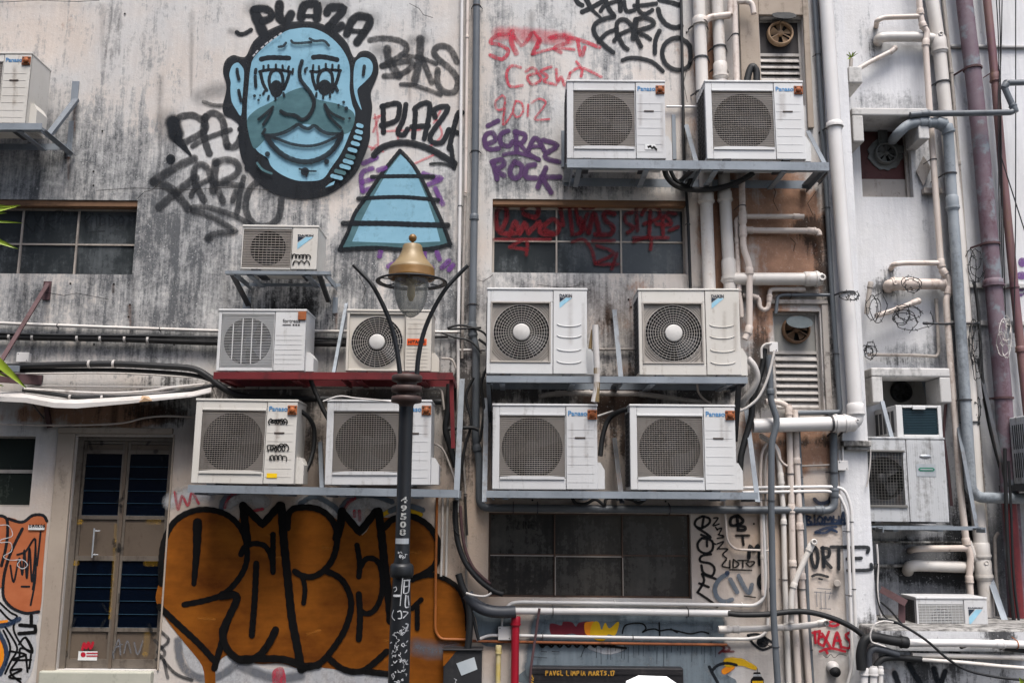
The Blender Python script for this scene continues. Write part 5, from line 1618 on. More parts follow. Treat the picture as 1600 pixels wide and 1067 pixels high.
t.fill('spray_yellow', [(872, 740), (892, 722), (912, 732), (925, 770), (945, 730), (968, 762), (1012, 726), (1022, 740), (1000, 800), (960, 795), (940, 830), (905, 830), (862, 800)])
b = 'spray_jet'
t.many(b, 8, [[(1040, 790), (1052, 750), (1090, 735), (1150, 735), (1172, 762), (1150, 785), (1180, 770), (1220, 765), (1250, 775), (1300, 768), (1360, 780), (1420, 792), (1480, 780), (1520, 790)], [(1245, 730), (1248, 800)], [(1310, 765), (1345, 785)]], soft=.2)
for i in range(26):
    x = 900 + i * 26 + random.uniform(-10, 10)
    y = 850 + random.uniform(-10, 20)
    t.stroke('spray_black_thin', 3.2, [(x, y), (x + random.uniform(-2, 2), y + random.uniform(30, 110))], smooth=False)
for i in range(9):
    x = 580 + i * 48
    t.stroke(b, 10, [(x, 850), (x + 18, 866), (x + 30, 852), (x + 16, 846)], soft=.3)
t.stroke(b, 12, [(600, 852), (760, 846), (900, 852), (1060, 872)], soft=.3)
t.many('spray_black_thin', 5, [[(590, 890), (620, 892)], [(650, 890), (690, 892)], [(830, 870), (810, 920)], [(550, 920), (620, 925)]])
t.build('graffiti_lettering', fac, 'blue grey patch with maroon and yellow letters over the shutter')
# --- red scrawls on the window glass, scratches on the others
t = Tag(L_, .066)
m = 'spray_red_dark'
t.many(m, 38, [[(140, 100), (90, 140), (76, 230), (110, 320), (240, 322)], [(150, 90), (160, 200), (120, 290)], [(280, 130), (350, 92), (410, 130), (380, 200), (292, 170)], [(180, 340), (230, 222), (262, 330), (300, 232), (330, 322)], [(350, 300), (420, 232), (422, 320), (520, 332)], [(452, 262), (520, 212), (570, 262), (540, 330), (460, 302)], [(800, 320), (842, 162), (880, 310)], [(1000, 170), (922, 160), (930, 222), (990, 270), (970, 330), (850, 332)]], soft=.25)
t.many(m, 30, [[(580, 140), (602, 262)], [(570, 122), (690, 112)], [(650, 130), (672, 332)], [(700, 120), (722, 250), (760, 300), (702, 330)], [(730, 200), (800, 322)], [(790, 170), (732, 322)], [(790, 90), (742, 110), (790, 130), (850, 112), (790, 90)], [(1140, 160), (1082, 180), (1092, 240), (1150, 280), (1102, 320)], [(1170, 120), (1182, 300)], [(1212, 180), (1262, 110), (1340, 122), (1350, 200), (1232, 250)], [(1282, 150), (1272, 340)], [(1330, 250), (1450, 252), (1380, 180), (1382, 330)], [(1420, 160), (1480, 172)], [(1430, 300), (1500, 272)]], soft=.25)
t.many(m, 26, [[(180, 430), (312, 372), (312, 490)], [(182, 432), (320, 450)], [(672, 390), (760, 372), (822, 450), (850, 560)], [(830, 382), (1000, 382)], [(862, 420), (1000, 480), (852, 560), (1030, 562)], [(1020, 480), (980, 600)], [(1150, 390), (1282, 352), (1282, 450)], [(60, 372), (500, 372)], [(1150, 358), (1420, 358)]], soft=.3)
t.build('graffiti_tag', fac, 'dark red spray scrawls across the panes of the upper window')
t = Tag((0, 280, 3.5575), .066)
scr(t, 'spray_faint', 8, 475, 205, 60, 'KIDDO', .85)
t.stroke('spray_faint', 8, [(485, 295), (580, 290)])
t.many('spray_faint', 9, [[(160, 180), (140, 240), (180, 290)], [(190, 190), (210, 240), (240, 190), (250, 240)], [(270, 190), (260, 235), (300, 230)], [(310, 180), (350, 180), (320, 240)], [(190, 290), (200, 250), (230, 280)], [(250, 280), (260, 250), (300, 280)]], soft=.3)
t.build('graffiti_tag', fac, 'faint black tags on the panes of the left window')
t = Tag((700, 560, 3.5575), .04)
scr(t, 'spray_faint', 7, 380, 905, 40, 'ZINE', .8)
t.many('spray_grey', 2, [[(1115, 990), (1120, 1040), (1130, 1000)], [(1290, 1005), (1310, 1005), (1308, 1035)], [(1290, 1050), (1320, 1048)]])
t.build('graffiti_tag', fac, 'scratched letters on the low dark window')
# rust runs, anchor holes and patches
t = Tag((0, 0, 1), -.0018)
for x, y in ((203, 476), (201, 495), (178, 444), (147, 538), (272, 538), (110, 443), (146, 290), (146, 268), (982, 468), (986, 480), (832, 781), (1040, 783), (1073, 51), (1064, 60), (1178, 818), (905, 718), (905, 742), (195, 22), (160, 205), (500, 5)):
    t.dot('marker_black', x, y, 1.6)
for p, wd in (([(202, 478), (202, 497)], 6), ([(177, 446), (177, 456)], 4), ([(950, 480), (952, 500)], 12)):
    t.stroke('water_stain', wd, p, soft=.6)
for i in range(5):
    x = 213 + i * 13
    t.stroke('water_stain', 9, [(x, 632), (x + 1, 655)], soft=.5)
t.stroke('water_stain', 10, [(180, 632), (178, 658)], soft=.5)
t.stroke('water_stain', 14, [(75, 630), (72, 668)], soft=.6)
for x, y0, y1, wd in ((881, 262, 318, 8), (1056, 252, 300, 9), (389, 488, 560, 10), (524, 488, 560, 8), (118, 165, 236, 9), (109, 246, 300, 8), (74, 470, 514, 7), (208, 430, 512, 12), (40, 430, 490, 9), (140, 430, 474, 8), (770, 430, 452, 8), (1070, 430, 452, 8), (960, 484, 540, 12), (205, 500, 540, 6), (505, 440, 482, 10), (440, 440, 486, 12), (350, 430, 500, 10), (1280, 285, 330, 9), (820, 600, 630, 10), (1000, 600, 632, 14), (900, 600, 630, 8), (640, 595, 625, 12), (450, 595, 625, 12), (700, 300, 380, 10), (300, 20, 150, 9), (160, 10, 120, 8), (250, 120, 260, 10), (640, 60, 160, 9), (830, 20, 150, 9), (1000, 20, 110, 8), (690, 420, 520, 12)):
    t.stroke('drip_stain', wd, [(x, y0), (x + random.uniform(-1.5, 1.5), (y0 + y1) / 2), (x + random.uniform(-1, 1), y1)], soft=.9, taper=(1, .35))
for x, y0, y1, wd in ((884, 262, 300, 4), (1058, 256, 290, 4), (391, 490, 530, 5), (526, 490, 520, 4), (116, 168, 205, 4), (107, 246, 280, 4), (203, 478, 520, 4), (962, 488, 520, 6), (1288, 290, 320, 5), (1276, 372, 400, 6), (1282, 450, 480, 6), (1160, 390, 440, 6), (1115, 60, 240, 9), (1117, 300, 420, 8), (760, 786, 800, 4), (985, 470, 500, 4)):
    t.stroke('rust_run', wd, [(x, y0), (x + random.uniform(-1.5, 1.5), y1)], soft=.9, taper=(1, .4), smooth=False)
for pts in ([(213, 312), (226, 300), (238, 297), (252, 284)], [(150, 298), (210, 294), (290, 297), (360, 293), (420, 297)], [(1205, 286), (1212, 300), (1208, 314), (1216, 330)], [(1275, 300), (1262, 318), (1270, 336)], [(1235, 372), (1243, 380), (1240, 392)], [(770, 430), (755, 440), (748, 438)], [(640, 6), (655, 14), (662, 24), (676, 28)], [(0, 4), (60, 1), (120, 3), (155, 1)], [(330, 600), (345, 640), (338, 660)], [(60, 455), (100, 462), (120, 458), (170, 468)], [(840, 445), (880, 450), (905, 446)], [(1100, 470), (1130, 476), (1150, 470)], [(560, 430), (572, 452), (566, 470)], [(1075, 100), (1068, 130), (1074, 160)]):
    t.stroke('crack', 1.0, pts, soft=.5, smooth=False)
t.build('wall_marks', fac)
# unseen building added and sized to shade the wall foot; shows in the glass
fb = thing('added_facing_building', 'unseen plain building added across the lane to close the sky off behind the viewer', 'building', (-6, -9.6, 0))
mb = MB()
mb.box(-22, 1.6, -14, -9.6, 0, 9.8)
mb.build('wall', 'facing_render', fb)
for i in range(8):
    for j in range(2):
        mb = MB()
        x = -20 + i * 2.8
        mb.box(x, x + 1.3, -9.62, -9.585, 1.2 + j * 3.3, 2.9 + j * 3.3)
        mb.build('window', 'pane_dark', fb)
# ------------------------------------------------------------------ the white wing set back on the right
WY = .6
wing = thing('white_building', 'white painted building wing set back on the right with pipes running up it', 'building', (XE, WY, 0))
H_N1 = rect_px(1345, 199, 1424, 308, WY)
H_N2 = rect_px(1378, 590, 1470, 690, WY)
wb = [(1430, 880, 120, 70, 3, .95), (1500, 720, 36, 200, 3, .55), (1560, 870, 60, 130, 3, .7), (1530, 520, 24, 120, 3, .3), (1380, 640, 30, 60, 3, .4), (1365, 520, 24, 60, 3, .45), (1390, 168, 70, 12, 3, .4), (1372, 66, 20, 16, 3, .4), (1372, 60, 18, 18, D, .5), (1366, 74, 14, 8, D, .5), (1385, 36, 20, 6, D, .4), (1372, 40, 10, 10, D, .4), (1394, 420, 16, 10, D, .6), (1388, 450, 16, 16, D, .5), (1440, 262, 14, 24, D, .3), (1390, 165, 60, 14, D, .35), (1390, 160, 80, 20, G, .5), (1360, 60, 40, 50, G, .35), (1385, 80, 40, 14, O, .5), (1375, 88, 26, 10, D, .4), (1400, 250, 60, 60, G, .15), (1440, 300, 20, 120, G, .2), (1400, 450, 60, 30, G, .3), (1355, 470, 26, 50, D, .6), (1350, 510, 24, 30, O, .6), (1370, 450, 26, 14, D, .4),
      (1400, 565, 60, 10, D, .6), (1420, 560, 90, 22, G, .6), (1450, 540, 40, 40, G, .3), (1430, 870, 110, 60, G, .8), (1430, 900, 120, 14, D, .9), (1400, 882, 40, 8, D, .5), (1440, 845, 80, 8, D, .7), (1430, 870, 110, 60, D, .25), (1500, 850, 30, 100, D, .4), (1490, 700, 22, 160, D, .35), (1490, 700, 30, 160, G, .5), (1535, 700, 30, 200, D, .25), (1560, 850, 50, 120, G, .5), (1560, 850, 60, 120, D, .3), (1510, 500, 30, 160, G, .4), (1510, 160, 24, 200, G, .35), (1550, 480, 40, 60, G, .3), (1410, 940, 120, 30, G, .6)]
wall_grid('wall', XE + .001, 6.2, 0.0, ztop, WY, [H_N1, H_N2], .045, (.24, .03, .05, .0), wb, 'white_render', wing, reveal=.25)
mb = MB()
mb.box(XE, 6.2, WY, WY + .3, ztop, 9.5)
mb.box(6.2, 8.5, WY, WY + .3, 0, 9.5)
mb.build('outer_wall', 'concrete_hood', wing)
mb = MB()
for (a, b, yy, tk) in ((1484, 1640, 74, .012), (1484, 1640, 447, .02), (1484, 1640, 505, .02)):
    p0, p1 = P(a, yy, WY), P(b, yy + 1, WY)
    mb.box(p0.x, 6.2, WY - .03, WY - .001, p0.z - tk, p0.z + tk, .006)
mb.build('moulding', 'concrete_hood', wing)
mb = MB()
p0 = P(1382, 883, WY)
mb.box(XE + .01, P(1515, 890, WY).x, WY - .05, WY - .001, p0.z - .01, p0.z + .012, .004)
mb.box(XE + .01, P(1500, 848, WY).x, WY - .03, WY - .001, P(1400, 846, WY).z - .008, P(1400, 846, WY).z + .006, .003)
mb.build('conduit_ledge', 'concrete_ledge', wing)
def hood(px0, px1, pyt, pyb, leg, lab, legb_l, legb_r, yf=.32):
    """precast concrete hood standing out round a recess"""
    mb = MB()
    x0, x1 = P(px0, pyt, yf).x, P(px1, pyt, yf).x
    zt, zm = P(px0, pyt, yf).z, P(px0, pyb, yf).z
    mb.box(x0, x1, yf, WY - .002, zm, zt, .012)
    wl = leg * mpp(px0, pyb, yf)
    mb.box(x0, x0 + wl, yf + .002, WY - .002, P(px0, legb_l, yf).z, zm - .0005, .01)
    mb.box(x1 - wl, x1, yf + .002, WY - .002, P(px1, legb_r, yf).z, zm - .0005, .01)
    return mb.build('concrete_hood', 'concrete_hood', wing, lab)
hood(1331, 1450, 168, 180, 17, 'white concrete hood round the upper recess', 221, 217)
hood(1361, 1484, 574, 588, 17, 'white concrete hood over the window unit', 629, 629)
mb = MB()
a, b = P(1319, 112, .4), P(1342, 138, .4)
mb.box(a.x, b.x, .3, WY - .002, b.z, a.z, .012)
mb.build('corbel', 'concrete_hood', wing)
mb = MB()
x0, x1, z0, z1 = H_N1
zs = P(1385, 274, WY).z
mb.box(x0 + .001, x1 - .001, WY + .1, WY + .13, zs, z1 - .001)
nb = mb.build('recess_board', 'board_maroon', wing)
mb = MB()
mb.box(x0 + .001, x1 - .001, WY + .08, WY + .13, z0 + .001, zs - .006, .004)
mb.box(x1 - .03, x1 - .001, WY + .05, WY + .079, z0 + .001, z1 - .02, .003)
mb.build('recess_panel', 'pvc_old', nb)
mb = MB()
x0, x1, z0, z1 = H_N2
mb.box(x0 + .001, x1 - .001, WY + .2, WY + .23, z0, z1)
mb.build('recess_board', 'board_grey', wing)
# concrete planter ledge at the lower right, wall under it
LY = -.32
lx0 = P(1366, 1000, LY).x
lzt, lzb = P(1480, 983, LY).z, P(1480, 1012, LY).z
led = wall_grid('ledge_face', lx0 + .02, 6.2, lzb - .02, lzt - .012, LY - .001, [], .03, (.55, .1, .42, .25), [(1450, 995, 60, 14, G, -.3), (1560, 990, 30, 20, D, .5), (1400, 990, 20, 20, D, .4)], 'white_render', wing)
mb = MB()
mb.box(lx0 + .01, 6.2, LY, WY - .002, lzb - .02, lzt, .015)
mb.build('concrete_ledge', 'concrete_ledge', wing, 'mildewed concrete ledge along the lower right')
wall_grid('lower_wall', lx0 + .04, 6.2, 0, lzb - .021, LY + .04, [], .035, (.75, .2, .45, .5), [(1400, 1050, 40, 30, O, .4), (1440, 1045, 30, 40, D, .4), (1490, 1030, 14, 40, D, .6), (1560, 1050, 60, 20, G, -.5)], 'white_render', wing)
mb = MB()
mb.box(lx0 + .04, lx0 + .05, LY + .041, WY, 0, lzb - .021)
mb.build('return_wall', 'concrete_ledge', wing)
t = Tag((1280, 767, 3.5575), LY + .036)
t.many('spray_black', 26, [[(500, 960), (520, 1000), (560, 1060)], [(640, 985), (660, 1060)], [(700, 1000), (680, 1060)], [(420, 1010), (440, 1070)]], soft=.6)
t.build('stain_marks', wing)
t = Tag((1330, 380, 5.333), WY - .004)
for q in ((1425, 160, 34, 40), (1420, 270, 44, 34), (1415, 385, 26, 16), (1412, 432, 20, 14), (1440, 420, 10, 8)):
    t.dot('spray_purple_thin', *q)
t.build('graffiti_blot', wing, 'pale purple paint blots on the white wall')

# ------------------------------------------------------------------ steel shelves
AF = -.44          # plane of the fronts of the units on the main wall
SF = -.47          # plane of the shelf rails
shelf('bracket_shelf', 'long galvanised shelf under the top pair of units', 886, 1295, 249, 262, SF, arms=(890, 1090, 1285), bars=(905, 1010, 1118, 1225), slope=5,
      struts=[((1072, 195, -.03), (1090, 262, SF + .04)), ((1262, 205, -.03), (1288, 255, SF + .04)), ((1278, 285, -.03), (1290, 268, SF + .03), .045, 'dark_steel'), ((1062, 283, -.03), (1080, 266, SF + .03), .045, 'dark_steel')],
      plates=[(877, 205, 885, 262), (1050, 180, 1056, 250)])
shelf('bracket_shelf', 'galvanised shelf under the two units with round spoked grilles', 760, 1168, 587, 597, SF, arms=(764, 968, 1160), bars=(785, 895, 1020, 1140), slope=2,
      struts=[((960, 484, -.03), (970, 589, SF + .03)), ((766, 660, -.03), (763, 600, SF + .03), .03), ((1149, 690, -.02), (1155, 602, SF + .03), .035, 'dark_steel')])
shelf('bracket_shelf', 'galvanised shelf just above the low dark window', 760, 1184, 766, 777, SF, arms=(766, 970, 1178), bars=(790, 915, 1005, 1130), slope=3,
      struts=[((760, 622, -.03), (757, 784, SF + .03), .035), ((960, 684, -.03), (972, 786, SF + .03), .035, 'dark_steel'), ((1166, 640, -.03), (1184, 784, SF - .012), .035)])
shelf('bracket_shelf', 'galvanised shelf over the big orange lettering', 294, 716, 757, 769, SF, arms=(300, 506, 708), bars=(330, 440, 535, 650), slope=8,
      struts=[((722, 592, -.04), (713, 778, SF + .03), .04), ((500, 690, -.03), (503, 766, SF + .03), .03)])
shelf('bracket_shelf', 'dark red painted steel shelf', 334, 708, 581, 592, SF, mat='red_steel', arms=(340, 530, 704), bars=(355, 460, 560, 660), slope=1,
      struts=[((705, 588, SF + .03), (708, 700, SF + .06), .028), ((541, 474, -.03), (521, 583, SF + .03), .024, 'galvanised'), ((570, 588, -.2), (640, 588, -.2), .02)])
shelf('bracket_shelf', 'small thin shelf under the smallest unit', 352, 517, 423, 428, SF, arms=(362, 505), bars=(390, 480), slope=1, rear=-.08,
      struts=[((362, 428, SF + .04), (388, 478, -.03), .035, 'dark_steel'), ((498, 428, SF + .04), (513, 472, -.03), .035, 'dark_steel')], plates=[(380, 465, 392, 490), (520, 465, 528, 490)])
shelf('bracket_shelf', 'galvanised corner shelf at the top left edge', -140, 66, 193, 203, SF, arms=(60,), bars=(-60, 30), slope=0,
      struts=[((118, 155, -.03), (74, 212, SF + .12), .045), ((68, 205, SF + .04), (112, 242, -.03), .04)], plates=[(112, 128, 123, 165), (106, 190, 114, 246)])
shelf('bracket_shelf', 'grey shelf under the big unit beside the white column', 1340, 1530, 821, 827, .12, arms=(1365, 1522), bars=(1400, 1470), slope=1, rear=WY - .05,
      struts=[((1486, 605, WY - .04), (1526, 822, .16), .03)])

# ------------------------------------------------------------------ air conditioners

def loops(x0, x1, y, h, n, seed=0):
    """a looping marker signature"""
    rn = random.Random(seed)
    pts = []
    for i in range(n * 6 + 1):
        q = i / (n * 6)
        a = q * n * 2 * math.pi
        pts.append((x0 + (x1 - x0) * q - math.sin(a) * h * .34 * rn.uniform(.6, 1.3), y + math.cos(a) * h * .5 * rn.uniform(.6, 1.25)))
    return pts
ac('pana', -98, 85, 45, 193, AF, 'white outdoor unit on the corner shelf, cut off by the left picture edge', side=False)
ac('pana', 886, 129, 1039.5, 248, AF, 'white outdoor unit of the top pair with a small black sticker low on its panel', sticker=[('label_white', .79, .895, .815, .885)],
   scrawl=((700, 0, 3.5575), 7, [[(1112, 815), (1160, 830)], [(1115, 822), (1125, 810), (1135, 828), (1145, 815), (1160, 835)]]))
ac('pana', 1103, 129.5, 1257, 249, AF, 'white outdoor unit at the right end of the top shelf before the white drains')
ac('pana', 302, 627, 461.5, 755.5, AF, 'white outdoor unit with black marker tags and a yellow sticker', sticker=[('label_yellow', .735, .835, .87, .925)],
   scrawl=((280, 560, 3.3333), 5.5, [loops(468, 556, 327, 26, 6, 1), [(470, 330), (500, 318), (560, 332)], loops(462, 560, 463, 34, 5, 2), [(462, 475), (520, 458), (560, 450)], loops(472, 556, 516, 24, 4, 3), [(470, 508), (480, 528)]]))
ac('pana', 509.5, 628, 673.5, 757.5, AF, 'white outdoor unit standing behind the street lamp post on the shelf over the orange lettering')
ac('daikin', 761, 453.5, 917.5, 584, AF, 'white unit with a round spoked grille directly below the red tagged window')
ac('daikin', 999, 454.5, 1157, 586, AF, 'white unit with a round spoked grille below the twin white drains')
ac('pana', 769.5, 634.5, 933.5, 764.5, AF, 'left one of the two white units on the shelf above the low window')
ac('pana', 985, 635.5, 1150, 765.5, AF, 'right one of the two white units on the shelf above the low window')
ac('small', 377.5, 355.5, 496, 421, AF, 'smallest outdoor unit with a blue logo and black marker scribble, under the blue face', plate=False, cover=False,
   scrawl=((320, 330, 3.5575), 6, [loops(488, 584, 251, 24, 5, 4), [(485, 240), (488, 262)], loops(492, 582, 287, 20, 3, 5), [(490, 298), (500, 276)]]))
ac('fortress', 340, 486.5, 477.5, 579.5, AF, 'white outdoor unit with a see-through round grille and a rusty corner on the red shelf')
ac('hitachi', 541, 487.2, 674, 579.8, AF, 'cream outdoor unit with an orange label and spoked round grille on the red shelf')
ac('grille', 1340, 686, 1479, 815, .15, 'large grey unit with a green label half behind the white column', depth=.34, cover=False, side=False)
ac('ledge', 1432, 936, 1543, 979, .02, 'low outdoor unit with a blue corner logo standing on the concrete ledge', depth=.26, cover=False)
# window unit in the hooded recess
t = thing('air_conditioner', 'window air conditioner with a dark teal coil inside the hooded recess', 'air conditioner', P(1437, 682, .2))
yf = .17
x0, x1, z0, z1 = rect_px(1401, 633, 1472, 683, yf)
W, H = x1 - x0, z1 - z0
mb = MB()
mb.box(x0, x0 + .05, yf, yf + .5, z0, z1, .004); mb.box(x1 - .03, x1, yf, yf + .5, z0, z1, .004)
mb.box(x0 + .0505, x1 - .0305, yf, yf + .5, z1 - .02, z1 - .001, .003); mb.box(x0 + .0505, x1 - .0305, yf, yf + .5, z0 + .001, z0 + .02, .003)
mb.build('casing', 'ac_white', t)
mb = MB()
mb.box(x0 + .05, x1 - .03, yf + .03, yf + .05, z0 + .02, z1 - .02)
for i in range(16):
    z = z0 + .03 + (H - .06) * i / 15
    mb.box(x0 + .05, x1 - .03, yf + .012, yf + .029, z - .004, z + .003)
MATS['coil_teal'] = None
weath('coil_teal', S(40, 66, 76), S(32, 54, 64), S(24, 34, 40), .4, .4, .3)
mb.build('coil', 'coil_teal', t)
mb = MB()
c = P(1435, 636, yf)
mb.box(c.x - .05, c.x + .05, yf - .012, yf - .0005, z1 - .035, z1 - .004, .004)
mb.build('vent_catch', 'ac_white', t)
mb = MB()
for i in range(5):
    mb.box(x0 - .004, x0 - .0005, yf + .05 + i * .08, yf + .1 + i * .08, z0 + .04, z1 - .04)
mb.build('side_louvre', 'dark_steel', t)
mb = MB()
mb.beam(P(1378, 627, .3), P(1393, 683, .2), .03, .02); mb.beam(P(1441, 592, .7), P(1453, 631, .6), .02, .02)
mb.build('support_bar', 'galvanised', t)
# the unit cut off at the right edge
t = thing('air_conditioner', 'weathered grey unit with upright slots cut off by the right edge of the picture', 'air conditioner', P(1640, 755, .2))
x0, x1, z0, z1 = rect_px(1612, 648, 1720, 756, .1)
mb = MB()
mb.box(x0, x1, .1, .40, z0, z1, .01)
mb.build('casing', 'ac_grey', t)
mb = MB()
for r_ in range(2):
    for i in range(8):
        y = .135 + i * .03
        za = z0 + (z1 - z0) * (.1 + .42 * r_)
        mb.box(x0 - .004, x0 - .0005, y, y + .008, za, za + (z1 - z0) * .36)
mb.build('slot_grille', 'dark_void', t)
mb = MB()
mb.box(x0 - .03, x1, .08, WY - .02, z0 - .05, z0 - .003)
mb.build('support_frame', 'dark_steel', t)

# ------------------------------------------------------------------ exhaust fans
def exhaust(label, px, py, rp, y, ring, flap=None, flap_at=None, frame=None, blades=5, group='exhaust fans in the vent openings'):
    t = thing('exhaust_fan', label, 'exhaust fan', P(px, py + rp, y), group)
    c = P(px, py, y)
    r = rp * mpp(px, py, y)
    mb = MB()
    mb.lathe(c, [(r * .84, .02), (r * .84, -.02), (r * .92, -.03), (r, -.02), (r * 1.02, .02)], 'y', 32)
    mb.build('ring', ring, t)
    mb = MB()
    mb.disc(c + Vector((0, .019, 0)), r * .86, 28)
    mb.build('back_disc', 'dark_void', t)
    mb = MB()
    for k in range(blades):
        a = 2 * math.pi * k / blades + .3
        vs = []
        for i in range(5):
            q = i / 4
            an = a + (q - .5) * R(46)
            for rr in (r * .2, r * .78):
                vs.append(c + Vector((rr * math.cos(an), -.012 + .024 * q, rr * math.sin(an))))
        mb.add(vs, [(2 * i, 2 * i + 1, 2 * i + 3, 2 * i + 2) for i in range(4)], 0, True)
    mb.lathe(c, [(.0005, -.03), (r * .2, -.025), (r * .24, .01)], 'y', 16)
    for a in (90, 210, 330):
        d = Vector((math.cos(R(a)), 0, math.sin(R(a))))
        mb.beam(c + d * r * .2 + Vector((0, -.018, 0)), c + d * r * .88 + Vector((0, -.018, 0)), .008, .006)
    mb.build('blades', ring, t)
    if flap:
        fx, fy, fw, fh = flap_at
        fc = P(fx, fy, y - .06)
        k = mpp(fx, fy, y - .06)
        mb = MB()
        prof = []
        for i in range(24):
            an = 2 * math.pi * i / 24
            prof.append((fw * k * math.cos(an), fh * k * math.sin(an)))
        vs = [fc + Vector((a, -.02 + b * .55, b)) for a, b in prof] + [fc + Vector((a, .0 + b * .55, b + .012)) for a, b in prof]
        mb.add(vs, [list(range(24)), list(range(24, 48))[::-1]] + [(i, (i + 1) % 24, 24 + (i + 1) % 24, 24 + i) for i in range(24)])
        mb.beam(fc + Vector((0, 0, 0)), c + Vector((0, -.02, r * .9)), .012, .012)
        mb.build('flap', flap, t)
    return t
exhaust('cream bladed fan with a black flap in the upper vent opening', 1219, 53, 20, .03, 'fan_cream', 'flap_dark', (1224.5, 26, 19, 8))
exhaust('brown bladed fan with a grey flap in the lower vent opening', 1244, 515, 21.5, .035, 'fan_brown', 'flap_grey', (1248.5, 504.5, 20.5, 10))
t = exhaust('dusty round fan on the maroon board of the recess', 1384, 240, 17, WY + .06, 'fan_grey', blades=6)
mb = MB()
c = P(1384, 240, WY + .075)
r = 27 * mpp(1384, 240, WY)
for k in range(22):
    pass
pts = [(c.x + r * math.cos(2 * math.pi * k / 26) * (1 + .08 * math.sin(k * 2.3)), c.z + r * .98 * math.sin(2 * math.pi * k / 26) * (1 + .07 * math.cos(k * 3.1))) for k in range(26)]
pts = [p for p in pts]
mb.prism(pts, WY + .085, WY + .098)
a, b = P(1371, 203, WY + .07), P(1387, 225, WY + .07)
mb.box(a.x, b.x, WY + .062, WY + .069, b.z, a.z)
a, b = P(1395, 228, WY + .07), P(1416, 240, WY + .07)
mb.box(a.x, b.x, WY + .062, WY + .069, b.z, a.z)
mb.build('mounting_plate', 'fan_grey', t)
exhaust('black round fan deep in the recess over the window unit', 1408.5, 612, 16, WY + .18, 'flap_dark', blades=6)

# ------------------------------------------------------------------ pipes on the stained wall
GW = 'white plastic drain pipes'
pipe('drain_pipe', 'slate grey downpipe left of the spoked units, bending across above the low window', 'pipe',
     [(745, -12), (742.5, 250), (738, 512), (739, 525), (744, 545), (743, 690), (749, 717), (749, 793), (1100, 796), (1304, 797), (1302, 676)], 6, 'pvc_grey', bend=.07,
     joints=[(743, 340, .6), (738, 516, 1.4), (745, 700, .6), (1280, 797, .8), (1304, 770, .8)], clips=[(744, 10), (742, 237), (739, 476), (802, 793), (1046, 796), (1302, 738), (840, 794)])
pipe('conduit', 'slender white conduit running down between the tags and the grey downpipe', 'conduit', [(722, -12), (719, 300), (716, 520), (716, 760), (714, 800)], 2.6, 'pvc_clean', clips=[(719, 322), (717, 520)])
pipe('conduit', 'thin cream conduit with a black plug beside the white one, broken off halfway', 'conduit', [(731, -12), (730, 58), (727.5, 302)], 2.5, 'pvc_cream', joints=[(730, 58, .8)])
pipe('conduit', 'short cream conduit continuing below the black plug towards the cables', 'conduit', [(727, 303), (724, 420), (722, 560)], 2.3, 'pvc_old', joints=[(727, 306, .8)])
pipe('drain_pipe', 'left one of the two thick white drains behind the top right unit', 'pipe', [(1091.5, -12), (1097, 130), (1103, 300), (1109, 470)], 10, 'pvc_white', joints=[(1093, 35, .5), (1103, 310, .6)], clips=[(1096, 92), (1093, 40), (1099, 145)], group=GW)
pipe('drain_pipe', 'right one of the two thick white drains, with a large socket above the spoked unit', 'pipe', [(1120, -12), (1126, 120), (1132, 300), (1139, 420), (1141, 470)], 9.5, 'pvc_white', joints=[(1127, 112, 1), (1139, 424, 1.3), (1133, 308, .6)], clips=[(1123, 75), (1125, 108)], group=GW,
     branches=[([(1141, 450), (1128, 436)], 4)])
pipe('drain_pipe', 'large white horizontal drain with a capped end over the lower vent', 'pipe', [(1142, 436), (1180, 436), (1284, 436)], 10, 'pvc_white', y=-.075, joints=[(1268, 436, .8)], caps=[(1281, 435, 5.5)], group=GW)
pipe('waste_pipe', 'thin cream waste pipe coming down past the upper vent, kinked near its end', 'pipe', [(1147, -12), (1151, 130), (1159, 280), (1161.5, 388), (1171, 415), (1171, 515), (1164, 530)], 5, 'pvc_cream', y=-.11, bend=.05,
     joints=[(1160, 340, 1.4), (1161, 362, 1.2), (1171, 424, .8), (1171, 516, .9)], clips=[(1151, 55), (1160, 322)], branches=[([(1141, 24), (1108, 28), (1102, 34)], 5.5), ([(1142, -10), (1141, 24)], 5), ([(1149, 3), (1175, 3), (1178, 22)], 4.5)])
pipe('waste_pipe', 'slim cream waste pipe with elbow, parallel to the thin one, ending behind the spoked unit', 'pipe', [(1256, 338.5), (1158, 338.5), (1151, 343), (1154, 455), (1158, 480), (1159, 496)], 4, 'pvc_cream', y=-.07, joints=[(1244, 338, .9), (1152, 350, 1), (1155, 450, 1.2), (1153, 376, .8)], bend=.03)
pipe('waste_pipe', 'cream horizontal waste pipe with a rounded end under the upper one', 'pipe', [(1166, 360), (1268, 361), (1279, 362), (1280, 368)], 4.8, 'pvc_cream', y=-.05, joints=[(1268, 361, 1), (1170, 360, 1)], bend=.03)
pipe('trap_pipe', 'U bend trap with a cream horizontal arm above the lower vent', 'pipe', [(1160, 461), (1176, 463), (1186, 466), (1187, 480), (1193, 485), (1200, 482), (1202, 470), (1203, 453), (1210, 452), (1258, 452)], 3.7, 'pvc_cream', y=-.045, bend=.035, joints=[(1180, 463, 1), (1202, 466, 1.1), (1250, 452, 1)])
pipe('conduit', 'short dark grey conduit elbow over the lower vent, joining the grey upright', 'conduit', [(1212, 490), (1215, 464), (1222, 461), (1300, 461)], 2.7, 'pvc_grey', bend=.03, clips=[(1236, 461)])
pipe('conduit', 'slim grey upright conduit left of the thick white drain', 'conduit', [(1272, -12), (1278, 86), (1290, 280), (1300, 458), (1307, 560), (1313, 644), (1246, 645)], 4, 'pvc_grey', clips=[(1278, 86), (1291, 325), (1305, 553)], bend=.03)
